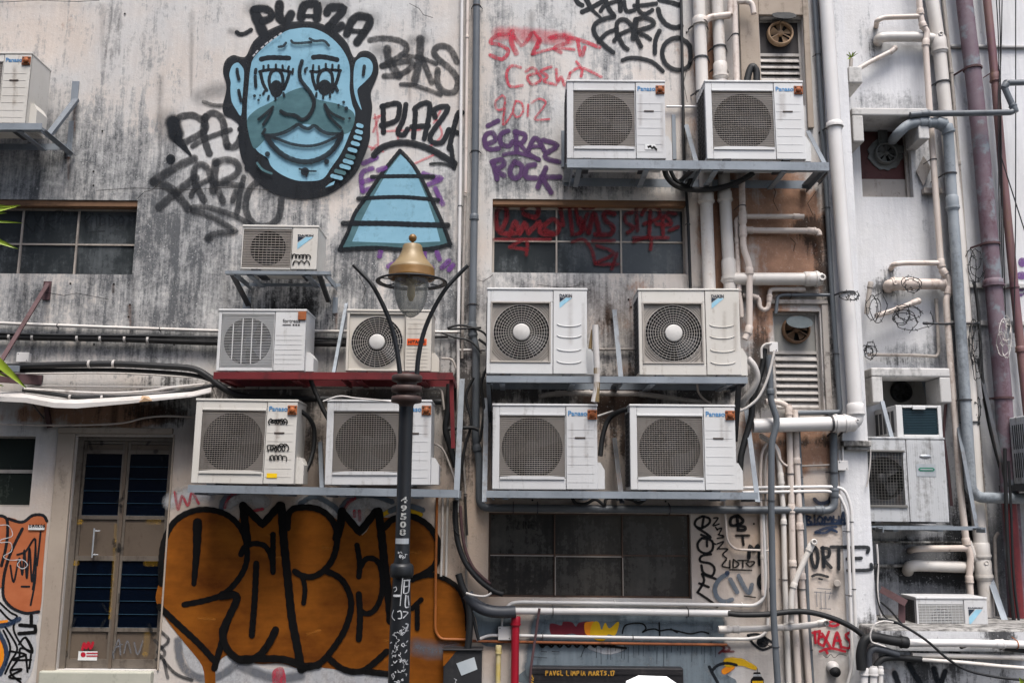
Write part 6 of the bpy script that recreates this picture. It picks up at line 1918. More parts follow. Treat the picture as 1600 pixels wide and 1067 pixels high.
pipe('conduit', 'black cable conduit left of the twin drains, behind the top units', 'conduit', [(1064, -12), (1067, 150), (1069, 260), (1075, 340), (1079, 455)], 2.4, 'cable_black', clips=[(1076, 350)])
pipe('drain_pipe', 'thick white drain on the pilaster edge turning left under the lower vent', 'pipe', [(1290, -12), (1304, 200), (1313, 330), (1325, 480), (1334, 600), (1338, 657), (1329, 661), (1176, 665)], 11, 'pvc_clean', y=-.12, bend=.10,
     joints=[(1337, 640, .6), (1315, 660, .9), (1302, 196, .3), (1325, 655, .6)], clips=[(1303, 199), (1326, 458), (1299, 661), (1317, 660)], caps=[(1336, 659, 3)])
pipe('conduit', 'short grey pipe over the black stain, hung from the white drain to the junction box', 'conduit', [(1316, 672), (1317, 722)], 1.6, 'pvc_clean')
# upright bundle, lower right
pipe('drain_pipe', 'slate grey pipe with a sharp kink in the lower right pipe bundle', 'pipe', [(1202, 555), (1204, 625), (1215, 658), (1205.5, 692), (1205, 790), (1208, 950), (1216, 1080)], 5, 'pvc_grey', y=-.215, bend=.05, joints=[(1203, 612, .6)], clips=[(1205, 782), (1213, 1010)])
GB = 'upright pipes in the lower right bundle'
pipe('waste_pipe', 'white upright pipe just right of the slate grey one, starting at a curved hose', 'pipe', [(1188, 680), (1206, 692), (1215, 702), (1219, 735), (1224, 800), (1226, 900), (1233, 1080)], 4.2, 'pvc_white', y=-.04, bend=.05, joints=[(1220, 748, 1.6), (1224, 815, .7)], clips=[(1227, 905)], group=GB)
pipe('waste_pipe', 'cream upright pipe in the middle of the bundle with a white lower half', 'pipe', [(1232, 632), (1234, 700), (1237, 800), (1239, 900), (1248, 1080)], 5, 'pvc_cream', y=-.05, joints=[(1237, 795, 1), (1233, 642, 1), (1239, 880, .7)], clips=[(1234, 740), (1240, 958)], group=GB,
     branches=[([(1196, 627), (1218, 628), (1230, 634), (1234, 645)], 4.5)])
pipe('waste_pipe', 'cream upright pipe on the right side of the bundle', 'pipe', [(1242, 640), (1245, 720), (1250, 830), (1254, 930), (1265, 1080)], 5, 'pvc_cream', y=-.045, joints=[(1244, 720, .7), (1250, 822, .8), (1252, 900, .7)], clips=[(1253, 920)], group=GB)
pipe('conduit', 'dark grey upright conduit along the right of the bundle', 'conduit', [(1246, 645), (1250, 730), (1257, 830), (1262, 950), (1270, 1080)], 3.4, 'pvc_grey', clips=[(1252, 745), (1268, 1015)], group=GB)
pipe('conduit', 'thin cream curved conduit left of the slate grey pipe', 'conduit', [(1206, 684), (1198, 692), (1190, 706), (1188, 740), (1190, 850), (1192, 930)], 2.3, 'pvc_cream', bend=.06, joints=[(1192, 870, .9), (1192, 926, 1.3)], group=GB)
pipe('conduit', 'thinnest cream conduit hugging the slate grey pipe', 'conduit', [(1206, 700), (1197, 710), (1195, 740), (1198, 850), (1201, 965), (1194, 992), (1180, 996)], 1.8, 'pvc_old', bend=.05, group=GB)
pipe('waste_pipe', 'slanting white pipe with an open eye end crossing the bundle', 'pipe', [(1270, 846), (1242, 908), (1236, 930), (1236, 972)], 4.4, 'pvc_white', y=-.17, bend=.05, joints=[(1266, 856, 1), (1240, 914, .7)], caps=[(1271, 845, 4.6)])
pipe('waste_pipe', 'gently curving white pipe across the bundle below the black hose', 'pipe', [(1124, 983), (1150, 983), (1200, 981), (1250, 978), (1275, 975), (1290, 972)], 4.8, 'pvc_white', y=-.13, bend=.2, joints=[(1132, 983, 1.3), (1230, 979, .8), (1150, 983, .8), (1284, 973, 1)], caps=[(1289, 972, 4.2)])
pipe('conduit', 'upper one of the twin thin white conduits curving down beside the white column', 'conduit', [(1160, 762), (1298, 760), (1319, 763), (1330, 790), (1334, 900), (1337, 985)], 2.5, 'pvc_clean', y=-.06, bend=.12, clips=[(1330, 815), (1335, 920)])
pipe('conduit', 'lower one of the twin thin white conduits curving down beside the white column', 'conduit', [(1160, 769), (1295, 767), (1311, 772), (1324, 800), (1329, 950), (1332, 1040), (1322, 1078)], 2.5, 'pvc_clean', y=-.06, bend=.12, clips=[(1325, 830), (1330, 930)])
pipe('conduit', 'short thin conduit line above the twin conduits, running right from the bundle', 'conduit', [(1250, 728), (1300, 726)], 1.6, 'pvc_old', y=-.03)
pipe('conduit', 'short thin cream conduit dropping from the shelf between the marker tags', 'conduit', [(1131, 775), (1136, 845), (1148, 858), (1205, 860)], 1.8, 'pvc_cream', y=-.03, bend=.05)
pipe('drain_pipe', 'thick white pipe under the low window, turning into black hose', 'pipe', [(802, 954), (960, 955), (1141, 958)], 5.2, 'pvc_clean', y=-.07, clips=[(864, 954), (1075, 957)])
pipe('conduit', 'thin white conduit along the sill of the low window, rising at its right end', 'conduit', [(788, 953), (798, 942), (812, 940), (1100, 944), (1180, 946), (1194, 935), (1196, 905), (1192, 800)], 2.8, 'pvc_clean', y=-.03, bend=.08, clips=[(833, 941), (961, 943), (1160, 946)], clip_mat='pvc_clean')
pipe('conduit', 'thin white conduit under the maroon letters, running from the junction box to the painted eye', 'conduit', [(745, 1000), (762, 992), (780, 992), (1000, 996), (1170, 998), (1190, 994), (1199, 984), (1200, 965)], 2.5, 'pvc_clean', y=-.03, bend=.06, clips=[(848, 993), (989, 996)])
pipe('conduit', 'thin rusty pipe just below the white conduit over the shutter', 'conduit', [(738, 1001), (900, 1004), (1136, 1007)], 2.2, 'rust', y=-.03)
pipe('conduit', 'rusty brown cable running down slantwise left of the shutter', 'conduit', [(843, 950), (838, 985), (830, 1040), (827, 1085)], 2, 'rust_bar', y=-.1)
pipe('standpipe', 'red painted pipe with a rounded cap at the foot of the wall', 'pipe', [(806, 966), (805, 1000), (804, 1085)], 6.2, 'red_paint', y=-.08, joints=[(806, 970, .8)])
pipe('standpipe', 'short pipe painted white and yellow beside the red one', 'pipe', [(779, 1010), (777.5, 1085)], 4, 'yellow_paint', y=-.06, joints=[(779, 1015, 1.2)])
pipe('conduit', 'paint covered conduit bent at the right end of the orange lettering', 'conduit', [(683, 775), (681, 880), (680, 985), (688, 998), (735, 999)], 2.2, 'orange_pipe_paint', y=-.02, bend=.06)
pipe('conduit', 'left one of two thin white conduits under the shelf by the orange lettering', 'conduit', [(692, 772), (691, 840), (689, 900)], 1.9, 'pvc_white', y=-.015)
pipe('conduit', 'right one of two thin white conduits under the shelf by the orange lettering', 'conduit', [(700, 772), (698, 840), (697, 900)], 1.9, 'pvc_white', y=-.015)
pipe('conduit', 'thin conduit on the beige strip left of the low window', 'conduit', [(722, 690), (727, 760), (729, 930)], 1.8, 'pvc_old', y=-.015, clips=[(727, 772)])
# left side runs
pipe('conduit', 'long thin white conduit crossing the wall under the left window', 'conduit', [(-12, 504.5), (160, 511), (335, 517), (540, 518), (716, 519)], 2.6, 'pvc_white', clips=[(90, 509), (250, 514)])
pipe('conduit', 'thin white conduit under the cable bundle on the left', 'conduit', [(45, 603.5), (230, 605), (320, 604)], 1.9, 'pvc_white', y=-.03)
pipe('conduit', 'thin pale conduit below the red shelf', 'conduit', [(355, 606), (520, 606), (625, 607), (690, 608), (694, 640)], 1.9, 'pvc_old', y=-.04, clips=[(405, 606), (586, 607)], bend=.03)
pipe('conduit', 'grey insulated pipe behind the twin units, over the lower pair', 'conduit', [(842, 620), (852, 617), (880, 614), (1000, 615), (1060, 624), (1110, 631)], 4.2, 'pvc_old', y=-.06, bend=.1, joints=[(872, 614, .8), (918, 614, .8), (1004, 615, .8), (1047, 622, .8)])
pipe('conduit', 'thin beige pipe linking the twin units at the wall', 'conduit', [(915, 546), (960, 546), (1000, 546)], 2.2, 'pvc_old', y=-.03)
pipe('conduit', 'short white horizontal stub between the white conduit and the units', 'conduit', [(717, 547), (758, 547)], 2, 'pvc_white', y=-.03)
pipe('conduit', 'thin white conduit between the top pair of units', 'conduit', [(1041, 167), (1070, 167), (1092, 167)], 1.8, 'pvc_clean', y=-.03)
t = pipe('insulated_pipe', 'white and orange taped refrigerant pipe rising beside the left spoked unit', 'pipe', [(930, 508), (931, 540), (933, 575), (932, 610), (928, 628)], 4.6, 'insul_white', y=-.51, bend=.1)
mb = MB()
for a, b in ((575, 584), (597, 628)):
    pp = [P(932.5 - (q - 590) * .03 * (1 if q > 600 else 0), q, -.51) for q in (a, (a + b) / 2, b)]
    mb.tube(pp, 5.0 * mpp(932, 600, -.51), 10)
o = mb.build('tape_wrap', 'lamp_gold', None)
o.parent = t
mb = MB()
mb.tube([P(925, 515, -.49), P(922, 545, -.49)], [.006, .014], 8)
o = mb.build('tape_end', 'lamp_gold', None); o.parent = t

# ------------------------------------------------------------------ pipes on the white wing
WP = WY - .09
GR = 'pipes running up the white wing'
pipe('drain_pipe', 'thick white drain on the wing, second upright from the recess', 'pipe', [(1454, -12), (1466, 60), (1478, 180), (1490, 290), (1500, 400), (1514, 600), (1527, 790), (1545, 985)], 10, 'pvc_white', y=WP, wall=WY, joints=[(1470, 72, 1), (1535, 860, .8), (1537, 890, 1)], clips=[(1474, 130), (1519, 660)], caps=[(1470, 58, 4), (1538, 878, 4)], branches=[([(1468, 62), (1440, 58), (1384, 58), (1373, 60), (1372, 66, WY)], 8.6), ([(1534, 884), (1522, 870), (1512, 846)], 6), ([(1518, 886), (1430, 883), (1420, 885), (1418, 892, WY)], 9)], group=GR)
pipe('waste_pipe', 'slim cream waste pipe zigzagging left of the thick white drain on the wing', 'pipe', [(1435, -12), (1438, 24), (1442, 42), (1449, 50), (1446, 70), (1453, 180), (1462, 300), (1470, 410), (1472, 422), (1484, 438), (1482, 458), (1478, 470), (1488, 600), (1500, 760), (1510, 850), (1517, 868), (1514, 900), (1517, 940)], 4.8, 'pvc_cream', y=WP - .05, wall=WY, bend=.04,
     joints=[(1437, 20, .8), (1441, 40, .7), (1446, 68, .9), (1470, 412, 1), (1473, 426, .8), (1482, 455, .9), (1510, 846, .8), (1515, 905, .8)], clips=[(1461, 250)], branches=[([(1438, 26), (1380, 28), (1370, 33), (1369, 42, WY)], 4.4), ([(1472, 411), (1412, 411), (1396, 413), (1392, 420, WY)], 4.4), ([(1510, 856), (1430, 857), (1422, 860, WY)], 5)], group=GR)
pipe('drain_pipe', 'cream horizontal drain with a plugged end below the coil of loose wire', 'pipe', [(1482, 444), (1440, 444), (1398, 443.5), (1389, 445), (1388, 450, .6)], 8.5, 'pvc_cream', y=WP - .01, wall=WY, joints=[(1418, 444, .8), (1402, 444, .8), (1478, 444, .6)], caps=[(1395, 443, 4)], group=GR)
pipe('drain_pipe', 'pale slate pipe bent out of the maroon recess and running down the wing', 'pipe', [(1395, 219, WY), (1402, 210, WP - .14), (1420, 193, WP - .16), (1468, 192, WP - .16), (1481, 200, WP - .16), (1486, 290, WP - .12), (1494, 400, WP - .12), (1504, 560, WP - .12), (1513, 700, WP - .12), (1517, 766, WP - .12), (1530, 777, WP - .12), (1612, 779, WP - .12)], 8, 'pvc_bluegrey', y=WP - .12, wall=WY, bend=.12,
     joints=[(1440, 191, .7), (1468, 193, .7), (1481, 204, .6), (1488, 318, 1)], clips=[(1485, 272), (1507, 625)], group=GR)
pipe('conduit', 'thin slate pipe crossing the wing above the recess with an angled step', 'pipe', [(1422, 180), (1446, 178), (1500, 177.5), (1580, 176), (1585, 172), (1569, 136), (1574, 130), (1612, 129)], 4.6, 'pvc_grey', y=WP - .2, wall=WY, bend=.04, joints=[(1446, 178, 1), (1583, 170, 1), (1571, 133, 1)])
pipe('conduit', 'thin grey metal conduit just right of the thick white drain on the wing', 'conduit', [(1473, -12), (1487, 120), (1500, 280), (1511, 430), (1520, 560), (1536, 760), (1552, 960)], 2.8, 'pvc_old', y=WY - .03, wall=WY, joints=[(1486, 112, 1), (1498, 255, 1)], group=GR)
pipe('iron_pipe', 'thick peeling purple and grey iron pipe with flanges', 'pipe', [(1505, -12), (1520, 110), (1534, 240), (1545, 360), (1552, 443), (1566, 600), (1577, 760), (1592, 990)], 12.5, 'iron_purple', y=WP - .03, wall=WY, joints=[(1553, 443, .35)], clips=[(1520, 108), (1546, 382), (1569, 622)], clip_mat='rust_bar', group=GR)
pipe('iron_pipe', 'slimmer brown and purple iron pipe right of the thick purple one', 'pipe', [(1541, -12), (1554, 115), (1566, 260), (1580, 400), (1590, 500), (1606, 650)], 6.3, 'iron_brown', y=WP, wall=WY, joints=[(1555, 122, .9), (1593, 546, .5)], clips=[(1554, 115), (1583, 449)], clip_mat='iron_brown', group=GR)
pipe('iron_pipe', 'dark red pipe section with black cables at the lower right edge', 'pipe', [(1577, 780), (1584, 870), (1592, 1000)], 10, 'red_steel', y=WP - .07, wall=WY)
pipe('conduit', 'slanting cream pipe leaving the wing below the plugged drain stub', 'pipe', [(1340, 109), (1360, 97), (1394, 80), (1398, 76)], 3.6, 'pvc_cream', y=WY - .08, wall=WY, joints=[(1396, 79, 1.2)])
pipe('conduit', 'slanting dirty pipe with wire tangled over it, low on the wing', 'pipe', [(1368, 494), (1400, 484), (1430, 472), (1436, 470)], 4, 'pvc_cream', y=WY - .12, wall=WY, joints=[(1431, 473, 1.2), (1405, 482, .8)])
pipe('conduit', 'short dirty upright stub beside the white drain on the pilaster', 'pipe', [(1360, 445), (1356, 470), (1354, 490)], 3.6, 'pvc_old', y=WY - .1, wall=WY, joints=[(1360, 446, 1)])
pipe('conduit', 'thin grey conduit elbow above the hood of the window unit', 'conduit', [(1356, 554), (1430, 555), (1464, 557), (1467, 550), (1463, 470)], 2.6, 'pvc_old', y=WY - .05, wall=WY, bend=.03, joints=[(1463, 470, 1)])
pipe('conduit', 'thin horizontal steel rod clamping the grey pipe on the wing', 'conduit', [(1444, 505), (1480, 506), (1530, 505)], 2, 'dark_steel', y=WY - .16, wall=WY, joints=[(1446, 505, 1.2)])
pipe('conduit', 'thin grey conduit with a bent top at the lower right of the wing', 'conduit', [(1560, 832), (1554, 840), (1556, 900), (1562, 960)], 2.6, 'pvc_old', y=WY - .05, wall=WY, bend=.06)
pipe('conduit', 'slender rusty conduit at the right flank of the big grey unit', 'conduit', [(1478, 630), (1474, 680), (1482, 740), (1487, 790)], 2.2, 'rust_bar', y=WY - .04, wall=WY)
mb = MB()
mb.angle(P(1546, 900, WY - .1), P(1572, 975, WY - .3), .05, .04)
tag(mb.build('steel_strut', 'galvanised'), 'slanting galvanised strut standing on the ledge at the lower right', 'strut')
mb = MB()
mb.angle(P(1528, 560, WY - .06), P(1573, 760, WY - .3), .03, .03)
tag(mb.build('steel_strut', 'dark_steel'), 'long dark slanting strut against the purple pipe', 'strut')
# pipes along the ledge
pipe('drain_pipe', 'thick white pipe along the front of the concrete ledge', 'pipe', [(1414, 1004), (1500, 1004), (1612, 1007)], 6, 'pvc_clean', y=LY - .06, wall=LY, joints=[(1562, 1005, .8)], clips=[(1588, 1006)], clip_mat='rust')
pipe('conduit', 'thin white conduit below the thick pipe on the ledge, ending in wrapped cloth', 'pipe', [(1425, 1023), (1480, 1024), (1560, 1026), (1612, 1027)], 3.6, 'pvc_white', y=LY - .03, wall=LY, bend=.1, joints=[(1590, 1027, 2)])
pipe('conduit', 'thinnest white conduit slanting along the bottom of the ledge', 'pipe', [(1440, 1030), (1500, 1034), (1560, 1040), (1612, 1044)], 3, 'pvc_white', y=LY - .05, wall=LY)
pipe('hose', 'thick black corrugated hose bending down from the ledge pipe', 'hose', [(1414, 1003), (1392, 1000), (1366, 994), (1351, 998), (1344, 1020), (1346, 1046)], 7.5, 'cable_black', y=LY - .07, wall=LY, bend=.14, joints=[(1412, 1003, .6)])
pipe('hose', 'grey ribbed hose inside the black bend at the ledge', 'hose', [(1404, 1022), (1380, 1015), (1364, 1012), (1357, 1020), (1358, 1075)], 5.5, 'cable_grey', y=LY - .05, wall=LY, bend=.1)
pipe('hose', 'slimmer black hose under the ribbed one, leading to the thin white conduit', 'hose', [(1440, 1030), (1400, 1026), (1378, 1028), (1368, 1040), (1366, 1052)], 5, 'cable_black', y=LY - .04, wall=LY, bend=.1)
for px, rr, lb in ((1354, 6, 'white pipe stub below the thick black hose with a small tag'), (1368, 6.5, 'white pipe stub under the slimmer black hose at the lower edge'), (1380, 4, 'thin white pipe stub at the lower edge beside the hoses')):
    pipe('pipe_stub', lb, 'pipe', [(px - 4, 1046 if rr == 6 else 1040), (px - 4, 1085)], rr, 'pvc_clean', y=LY - .06, wall=LY, joints=[(px - 4, 1049, .7)])
mb = MB()
mb.angle(P(1376, 920, .1), P(1416, 942, .0), .05, .03); mb.angle(P(1409, 940, .05), P(1409, 978, .05), .05, .03)
tag(mb.build('angle_bracket', 'rust_bar'), 'rusty brown angle bracket left of the unit on the ledge', 'bracket')

mb = MB()
q = [P(1443, 244, WY - .03), P(1455, 262, WY - .05), P(1443, 290, WY - .04), P(1432, 268, WY - .02)]
mb.add(q + [p + Vector((0, .012, 0)) for p in q], [(0, 1, 2, 3), (7, 6, 5, 4), (0, 1, 5, 4), (1, 2, 6, 5), (2, 3, 7, 6), (3, 0, 4, 7)])
a_, b_ = P(1443, 294, WY - .05), P(1472, 302, WY - .05)
mb.box(a_.x, b_.x, WY - .06, WY - .003, b_.z, a_.z)
tag(mb.build('metal_plate', 'pvc_old'), 'small bent grey plate on a rusty bar behind the slim waste pipe', 'plate')
# ------------------------------------------------------------------ cables
CG = 'cables strung along the wall'
cable('cable', 'flat black cable bundle under the long white conduit on the left', [(-12, 526), (100, 528), (200, 530), (340, 535), (540, 537)], 5.2, 'tray_dark', -.05, CG, clips=[(16, 526), (52, 527), (122, 528), (158, 529), (196, 530), (232, 531)])
cable('cable', 'black cable riding on the flat bundle at the left', [(-12, 520), (60, 523), (150, 524), (240, 525), (340, 527), (545, 529), (700, 526)], 2.2, 'cable_black', -.07, CG)
cable('cable', 'thick black hose across the left wall that dips behind the lower shelf units', [(-12, 574), (60, 571), (140, 569), (190, 569), (250, 572), (300, 576), (325, 588), (345, 604), (375, 618), (430, 622), (520, 624), (620, 627), (690, 628)], 5.2, 'cable_black', -.13, CG, clips=[(140, 569), (178, 569)])
cable('cable', 'second black hose just under the thick one on the left', [(-12, 580), (60, 579), (150, 578), (220, 580), (300, 586), (335, 596)], 3.4, 'cable_black', -.10, CG)
cable('cable', 'thin pale cable under the two black hoses on the left', [(40, 584), (150, 583), (230, 585), (300, 590)], 1.5, 'insul_white', -.05, CG)
cable('cable', 'sagging white cable below the black hoses on the left', [(38, 607), (80, 610), (130, 613), (180, 614), (230, 611), (270, 605), (320, 600)], 2.0, 'insul_white', -.14, CG)
cable('cable', 'sagging black cable with white tape wraps above the thin canopy', [(36, 609), (85, 616), (120, 621), (160, 621), (200, 620), (260, 616), (310, 607), (345, 600)], 3.4, 'cable_black', -.13, CG, clips=[(110, 620), (160, 621)])
cable('cable', 'drooping beige cable over the door', [(-12, 662), (60, 664), (130, 664), (190, 661), (225, 653), (260, 650), (306, 652)], 1.5, 'pvc_cream', -.06, CG)
cable('cable', 'black hose looping behind the unit with marker tags', [(466, 640, -.3), (482, 652, -.25), (491, 672, -.2), (489, 705, -.2), (478, 735, -.25), (466, 744, -.28)], 3.6, 'cable_black', -.2, CG)
cable('cable', 'black hose with wrapped joint dropping from the red shelf', [(484, 590), (490, 606), (496, 620), (505, 640), (514, 656)], 3.6, 'cable_black', -.2, CG)
cable('cable', 'thin pale wire arching over the left lower pair of units', [(505, 627), (530, 619), (556, 622), (600, 626), (624, 630)], 1.3, 'insul_white', -.5, CG)
cable('cable', 'black hose curving between the two white units above the low window', [(990, 638, -.3), (970, 642, -.25), (952, 654, -.2), (942, 680, -.2), (938, 712, -.22)], 4.0, 'cable_black', -.2, CG)
cable('cable', 'heavy black hose loop hanging under the top shelf', [(1036, 250, -.2), (1042, 276, -.18), (1060, 292, -.16), (1090, 297, -.14), (1125, 294, -.14), (1155, 284, -.15), (1178, 270, -.2)], 4.6, 'cable_black', -.2, CG)
cable('cable', 'smaller black hose curled inside the loop under the top shelf', [(1046, 262, -.2), (1056, 282, -.17), (1074, 290, -.15), (1082, 268, -.2)], 3.2, 'cable_black', -.2, CG)
cable('cable', 'black drip hose standing up behind the top right unit', [(1166, 132), (1171, 112), (1176, 104), (1182, 112), (1182, 132)], 5.5, 'cable_black', -.1, CG)
cable('cable', 'white insulated hose curling out beside the right spoked unit', [(1168, 560, -.3), (1178, 572, -.3), (1183, 590, -.28), (1176, 608, -.25), (1164, 624, -.2), (1158, 634, -.15)], 5.5, 'insul_white', -.3, CG)
cable('cable', 'heavy black cable bundle falling right of the spoked unit', [(1194, 545), (1192, 570), (1185, 595), (1176, 625), (1174, 650), (1166, 680), (1158, 712), (1156, 740)], 5.0, 'cable_black', -.16, CG)
cable('cable', 'thin white cable sweeping down from the small junction box', [(1210, 548), (1204, 575), (1196, 600), (1184, 622), (1168, 636), (1156, 642)], 2.2, 'insul_white', -.24, CG)
cable('cable', 'short white cable looping up into the small junction box', [(1190, 560), (1190, 545), (1196, 538), (1204, 537)], 2.0, 'insul_white', -.2, CG)
cable('cable', 'cream hose curving behind the kinked slate pipe', [(1186, 678), (1200, 686), (1212, 700), (1218, 716), (1224, 724), (1230, 728)], 2.0, 'pvc_cream', -.06, CG)
cable('cable', 'black cable bundle curving from the strut down to the corner of the low window', [(711, 782), (712, 820), (716, 850), (728, 880), (748, 905), (770, 922), (786, 928)], 4.4, 'cable_black', -.10, CG)
cable('cable', 'brown cable beside the black bundle left of the low window', [(719, 790), (722, 830), (727, 858), (738, 884), (752, 900), (766, 912)], 2.6, 'rust_bar', -.08, CG)
cable('cable', 'thin black wire hanging from the strut bottom', [(715, 782), (708, 800), (710, 826), (718, 836)], 1.1, 'cable_black', -.12, CG)
cable('cable', 'short dark cable end on the beige strip', [(727, 775), (728, 800), (730, 836)], 1.8, 'tray_dark', -.05, CG)
cable('cable', 'thick black cable knot falling behind the black box', [(716, 896), (722, 916), (730, 935), (734, 965), (732, 1000), (730, 1016)], 5.6, 'cable_black', -.10, CG)
cable('cable', 'slack black cable falling from the knot to the conduit', [(728, 930), (738, 960), (744, 985), (748, 1000)], 2.6, 'cable_black', -.08, CG)
cable('cable', 'white wire loop tied to the black knot', [(728, 926), (742, 930), (758, 931), (768, 926)], 1.8, 'insul_white', -.16, CG)
cable('cable', 'very thick slate hose sagging under the left end of the white pipe', [(730, 928), (742, 943), (760, 953), (782, 956), (806, 955)], 9.5, 'cable_grey', -.10, CG)
cable('cable', 'black hose continuing the white pipe across the bundle to the ledge', [(1138, 958), (1160, 960), (1200, 959), (1240, 955), (1270, 957), (1305, 967), (1335, 982), (1356, 1000)], 4.4, 'cable_black', -.2, CG)
for i, (pts, rr) in enumerate((([(702, 600), (700, 640), (696, 670), (704, 700), (712, 730)], 5), ([(748, 530), (764, 545), (762, 570), (752, 600), (756, 640), (750, 690)], 2.2), ([(752, 512), (700, 514), (722, 508), (756, 520), (768, 545)], 1.8), ([(690, 520), (710, 527), (735, 533), (752, 552)], 1.6), ([(740, 590), (728, 620), (736, 660), (726, 700), (720, 740)], 2.4), ([(690, 560), (706, 562), (712, 575)], 1.8), ([(700, 670), (735, 668), (748, 672)], 3.0), ([(668, 690), (690, 700), (704, 730), (712, 756)], 1.8), ([(774, 520), (764, 560), (766, 620), (770, 700)], 1.6))):
    cable('cable', ('fat black cable hanging beside the red shelf leg', 'thin black cable snaking behind the slate downpipe', 'black cable loop over the bend of the slate downpipe', 'thin black wire slanting towards the bend of the downpipe', 'black cable between the strut and the downpipe', 'short white rimmed cable at the cream unit side', 'short black cable crossing behind the strut at mid height', 'thin cream cable behind the right lower unit', 'thin black cable at the left side of the twin units')[i], pts, rr, 'pvc_old' if i in (5, 7) else 'cable_black', -.06 - .012 * i, CG)
cable('cable', 'thin bent beige wire under the right spoked unit', [(1089, 600), (1091, 612), (1098, 622), (1112, 632)], 1.8, 'pvc_cream', -.1, CG)
cable('cable', 'short pale wire between the lower pair of units', [(934, 650), (946, 646), (958, 642)], 1.6, 'insul_white', -.15, CG)
cable('cable', 'tangled black hose under the shelf above the low window', [(893, 776), (900, 786), (915, 787), (930, 780), (944, 788), (950, 778), (985, 780), (998, 786), (1010, 778)], 2.6, 'cable_black', -.08, CG)
for i, (pts) in enumerate(([(1556, -12), (1560, 60), (1562, 200), (1566, 420), (1570, 560), (1575, 700), (1580, 1000)], [(1561, -12), (1563, 60), (1564, 200), (1569, 420), (1575, 600), (1584, 820), (1588, 1000)], [(1566, -12), (1564, 90), (1560, 160), (1561, 300), (1565, 500), (1568, 640)], [(1587, -12), (1587, 120), (1587, 300), (1586, 420), (1584, 520)])):
    cable('cable', ('leftmost of the thin black wires falling down the right edge', 'middle one of the thin black wires falling down the right edge', 'thin black wire crossing behind the right angled grey pipe', 'lone thin black wire nearest the right edge')[i], pts, .9, 'cable_black', WY - .12 - .01 * i, CG)
cable('cable', 'thin black wire slanting across the right edge beside the brown pipe', [(1563, 240), (1572, 270), (1588, 320), (1604, 370)], .9, 'cable_black', WY - .2, CG)
cable('cable', 'dark cable bundle falling between the slate pipe and the purple pipe', [(1522, 440), (1528, 480), (1532, 540), (1536, 600), (1545, 660), (1560, 720), (1572, 760)], 2.6, 'cable_black', WY - .1, CG)
cable('cable', 'black cable strand along the dark red pipe at the lower right', [(1570, 700), (1572, 780), (1576, 880), (1586, 985)], 3.0, 'cable_black', WY - .3, CG)
cable('cable', 'second black strand along the dark red pipe at the lower right', [(1576, 720), (1580, 800), (1584, 900), (1594, 985)], 2.0, 'cable_black', WY - .31, CG)
cable('cable', 'slack black cable sagging in front of the concrete ledge', [(1372, 966), (1395, 970), (1420, 982), (1450, 1002), (1480, 1028), (1510, 1046), (1550, 1056), (1590, 1061), (1612, 1062)], 2.1, 'cable_black', LY - .12, CG)
cable('cable', 'white wire looping over the end of the ledge', [(1366, 975), (1360, 990), (1362, 1002), (1372, 1006), (1384, 1010)], 1.3, 'insul_white', LY - .16, CG)
cable('cable', 'white wire arching on top of the ledge end', [(1360, 990), (1366, 976), (1380, 970), (1396, 972)], 1.3, 'insul_white', LY - .14, CG)
cable('cable', 'thin pale cable hanging on the edge of the white column', [(1352, 692), (1360, 705), (1358, 740), (1354, 760)], 1.2, 'insul_white', -.03, CG)
cable('cable', 'bundle of thin cables hanging along the lower corner of the white column', [(1370, 850), (1372, 880), (1371, 920), (1374, 950), (1378, 965)], 1.6, 'insul_white', -.02, CG)
cable('cable', 'thin dark cable looped at the lower corner of the white column', [(1371, 880), (1369, 910), (1372, 940), (1382, 962), (1400, 975)], 1.1, 'cable_black', -.03, CG)
cable('cable', 'dark cables slanting from the column towards the ledge', [(1376, 940), (1390, 952), (1402, 966), (1412, 978)], 1.6, 'cable_black', -.05, CG)
cable('cable', 'black drooping cable sleeve behind the thick ledge pipe', [(1500, 1010), (1520, 1004), (1545, 1005), (1570, 1012), (1600, 1016)], 4.0, 'cable_black', LY - .04, CG)
# loose tangles of tie wire
def tangle(label, cx, cy, rx, ry, n, y, seed, mat='cable_black', r=.9):
    rnd = random.Random(seed)
    mb = MB()
    for k in range(n):
        a0 = rnd.uniform(0, 6.28); ex, ey = rnd.uniform(.45, 1.05), rnd.uniform(.45, 1.05)
        ox, oy = rnd.uniform(-.35, .35) * rx, rnd.uniform(-.3, .3) * ry
        m_ = rnd.randint(11, 20)
        dr1, dr2 = rnd.uniform(-.9, .9), rnd.uniform(-.5, .9)
        pts = []
        for i in range(m_):
            a, q = a0 + i * .55, i / m_
            pts.append((cx + ox + dr1 * (q - .5) * rx + rx * ex * (1 - .3 * q) * math.cos(a) * rnd.uniform(.85, 1.15), cy + oy + dr2 * (q - .5) * ry + ry * ey * (1 - .2 * q) * math.sin(a) * rnd.uniform(.8, 1.15), y - rnd.uniform(0, .05)))
        path = [P(*p) for p in catmull(pts, False, 4)]
        mb.tube(path, r * .7 * mpp(cx, cy, y), 5)
        for q in path[::5]:
            d = Vector((rnd.uniform(-1, 1), rnd.uniform(-.5, .2), rnd.uniform(-1, 1))).normalized() * .014
            mb.beam(q - d, q + d, .004, .004)
    return tag(mb.build('wire_tangle', mat), label, 'wire', 'loose wire tangles on the white wing')
tangle('large tangle of black wire hung on the slanting dirty pipe', 1412, 496, 27, 25, 4, WY - .2, 3)
tangle('black wire loops over the plugged cream drain', 1424, 448, 15, 22, 2, WY - .25, 8)
tangle('small wire tangle beside the pilaster at mid height', 1366, 478, 14, 24, 2, WY - .15, 5)
tangle('small wire tangle low beside the pilaster', 1360, 550, 12, 14, 2, WY - .12, 11)
tangle('black wire tangle beside the flange of the purple pipe', 1520, 412, 14, 26, 3, WY - .12, 14)
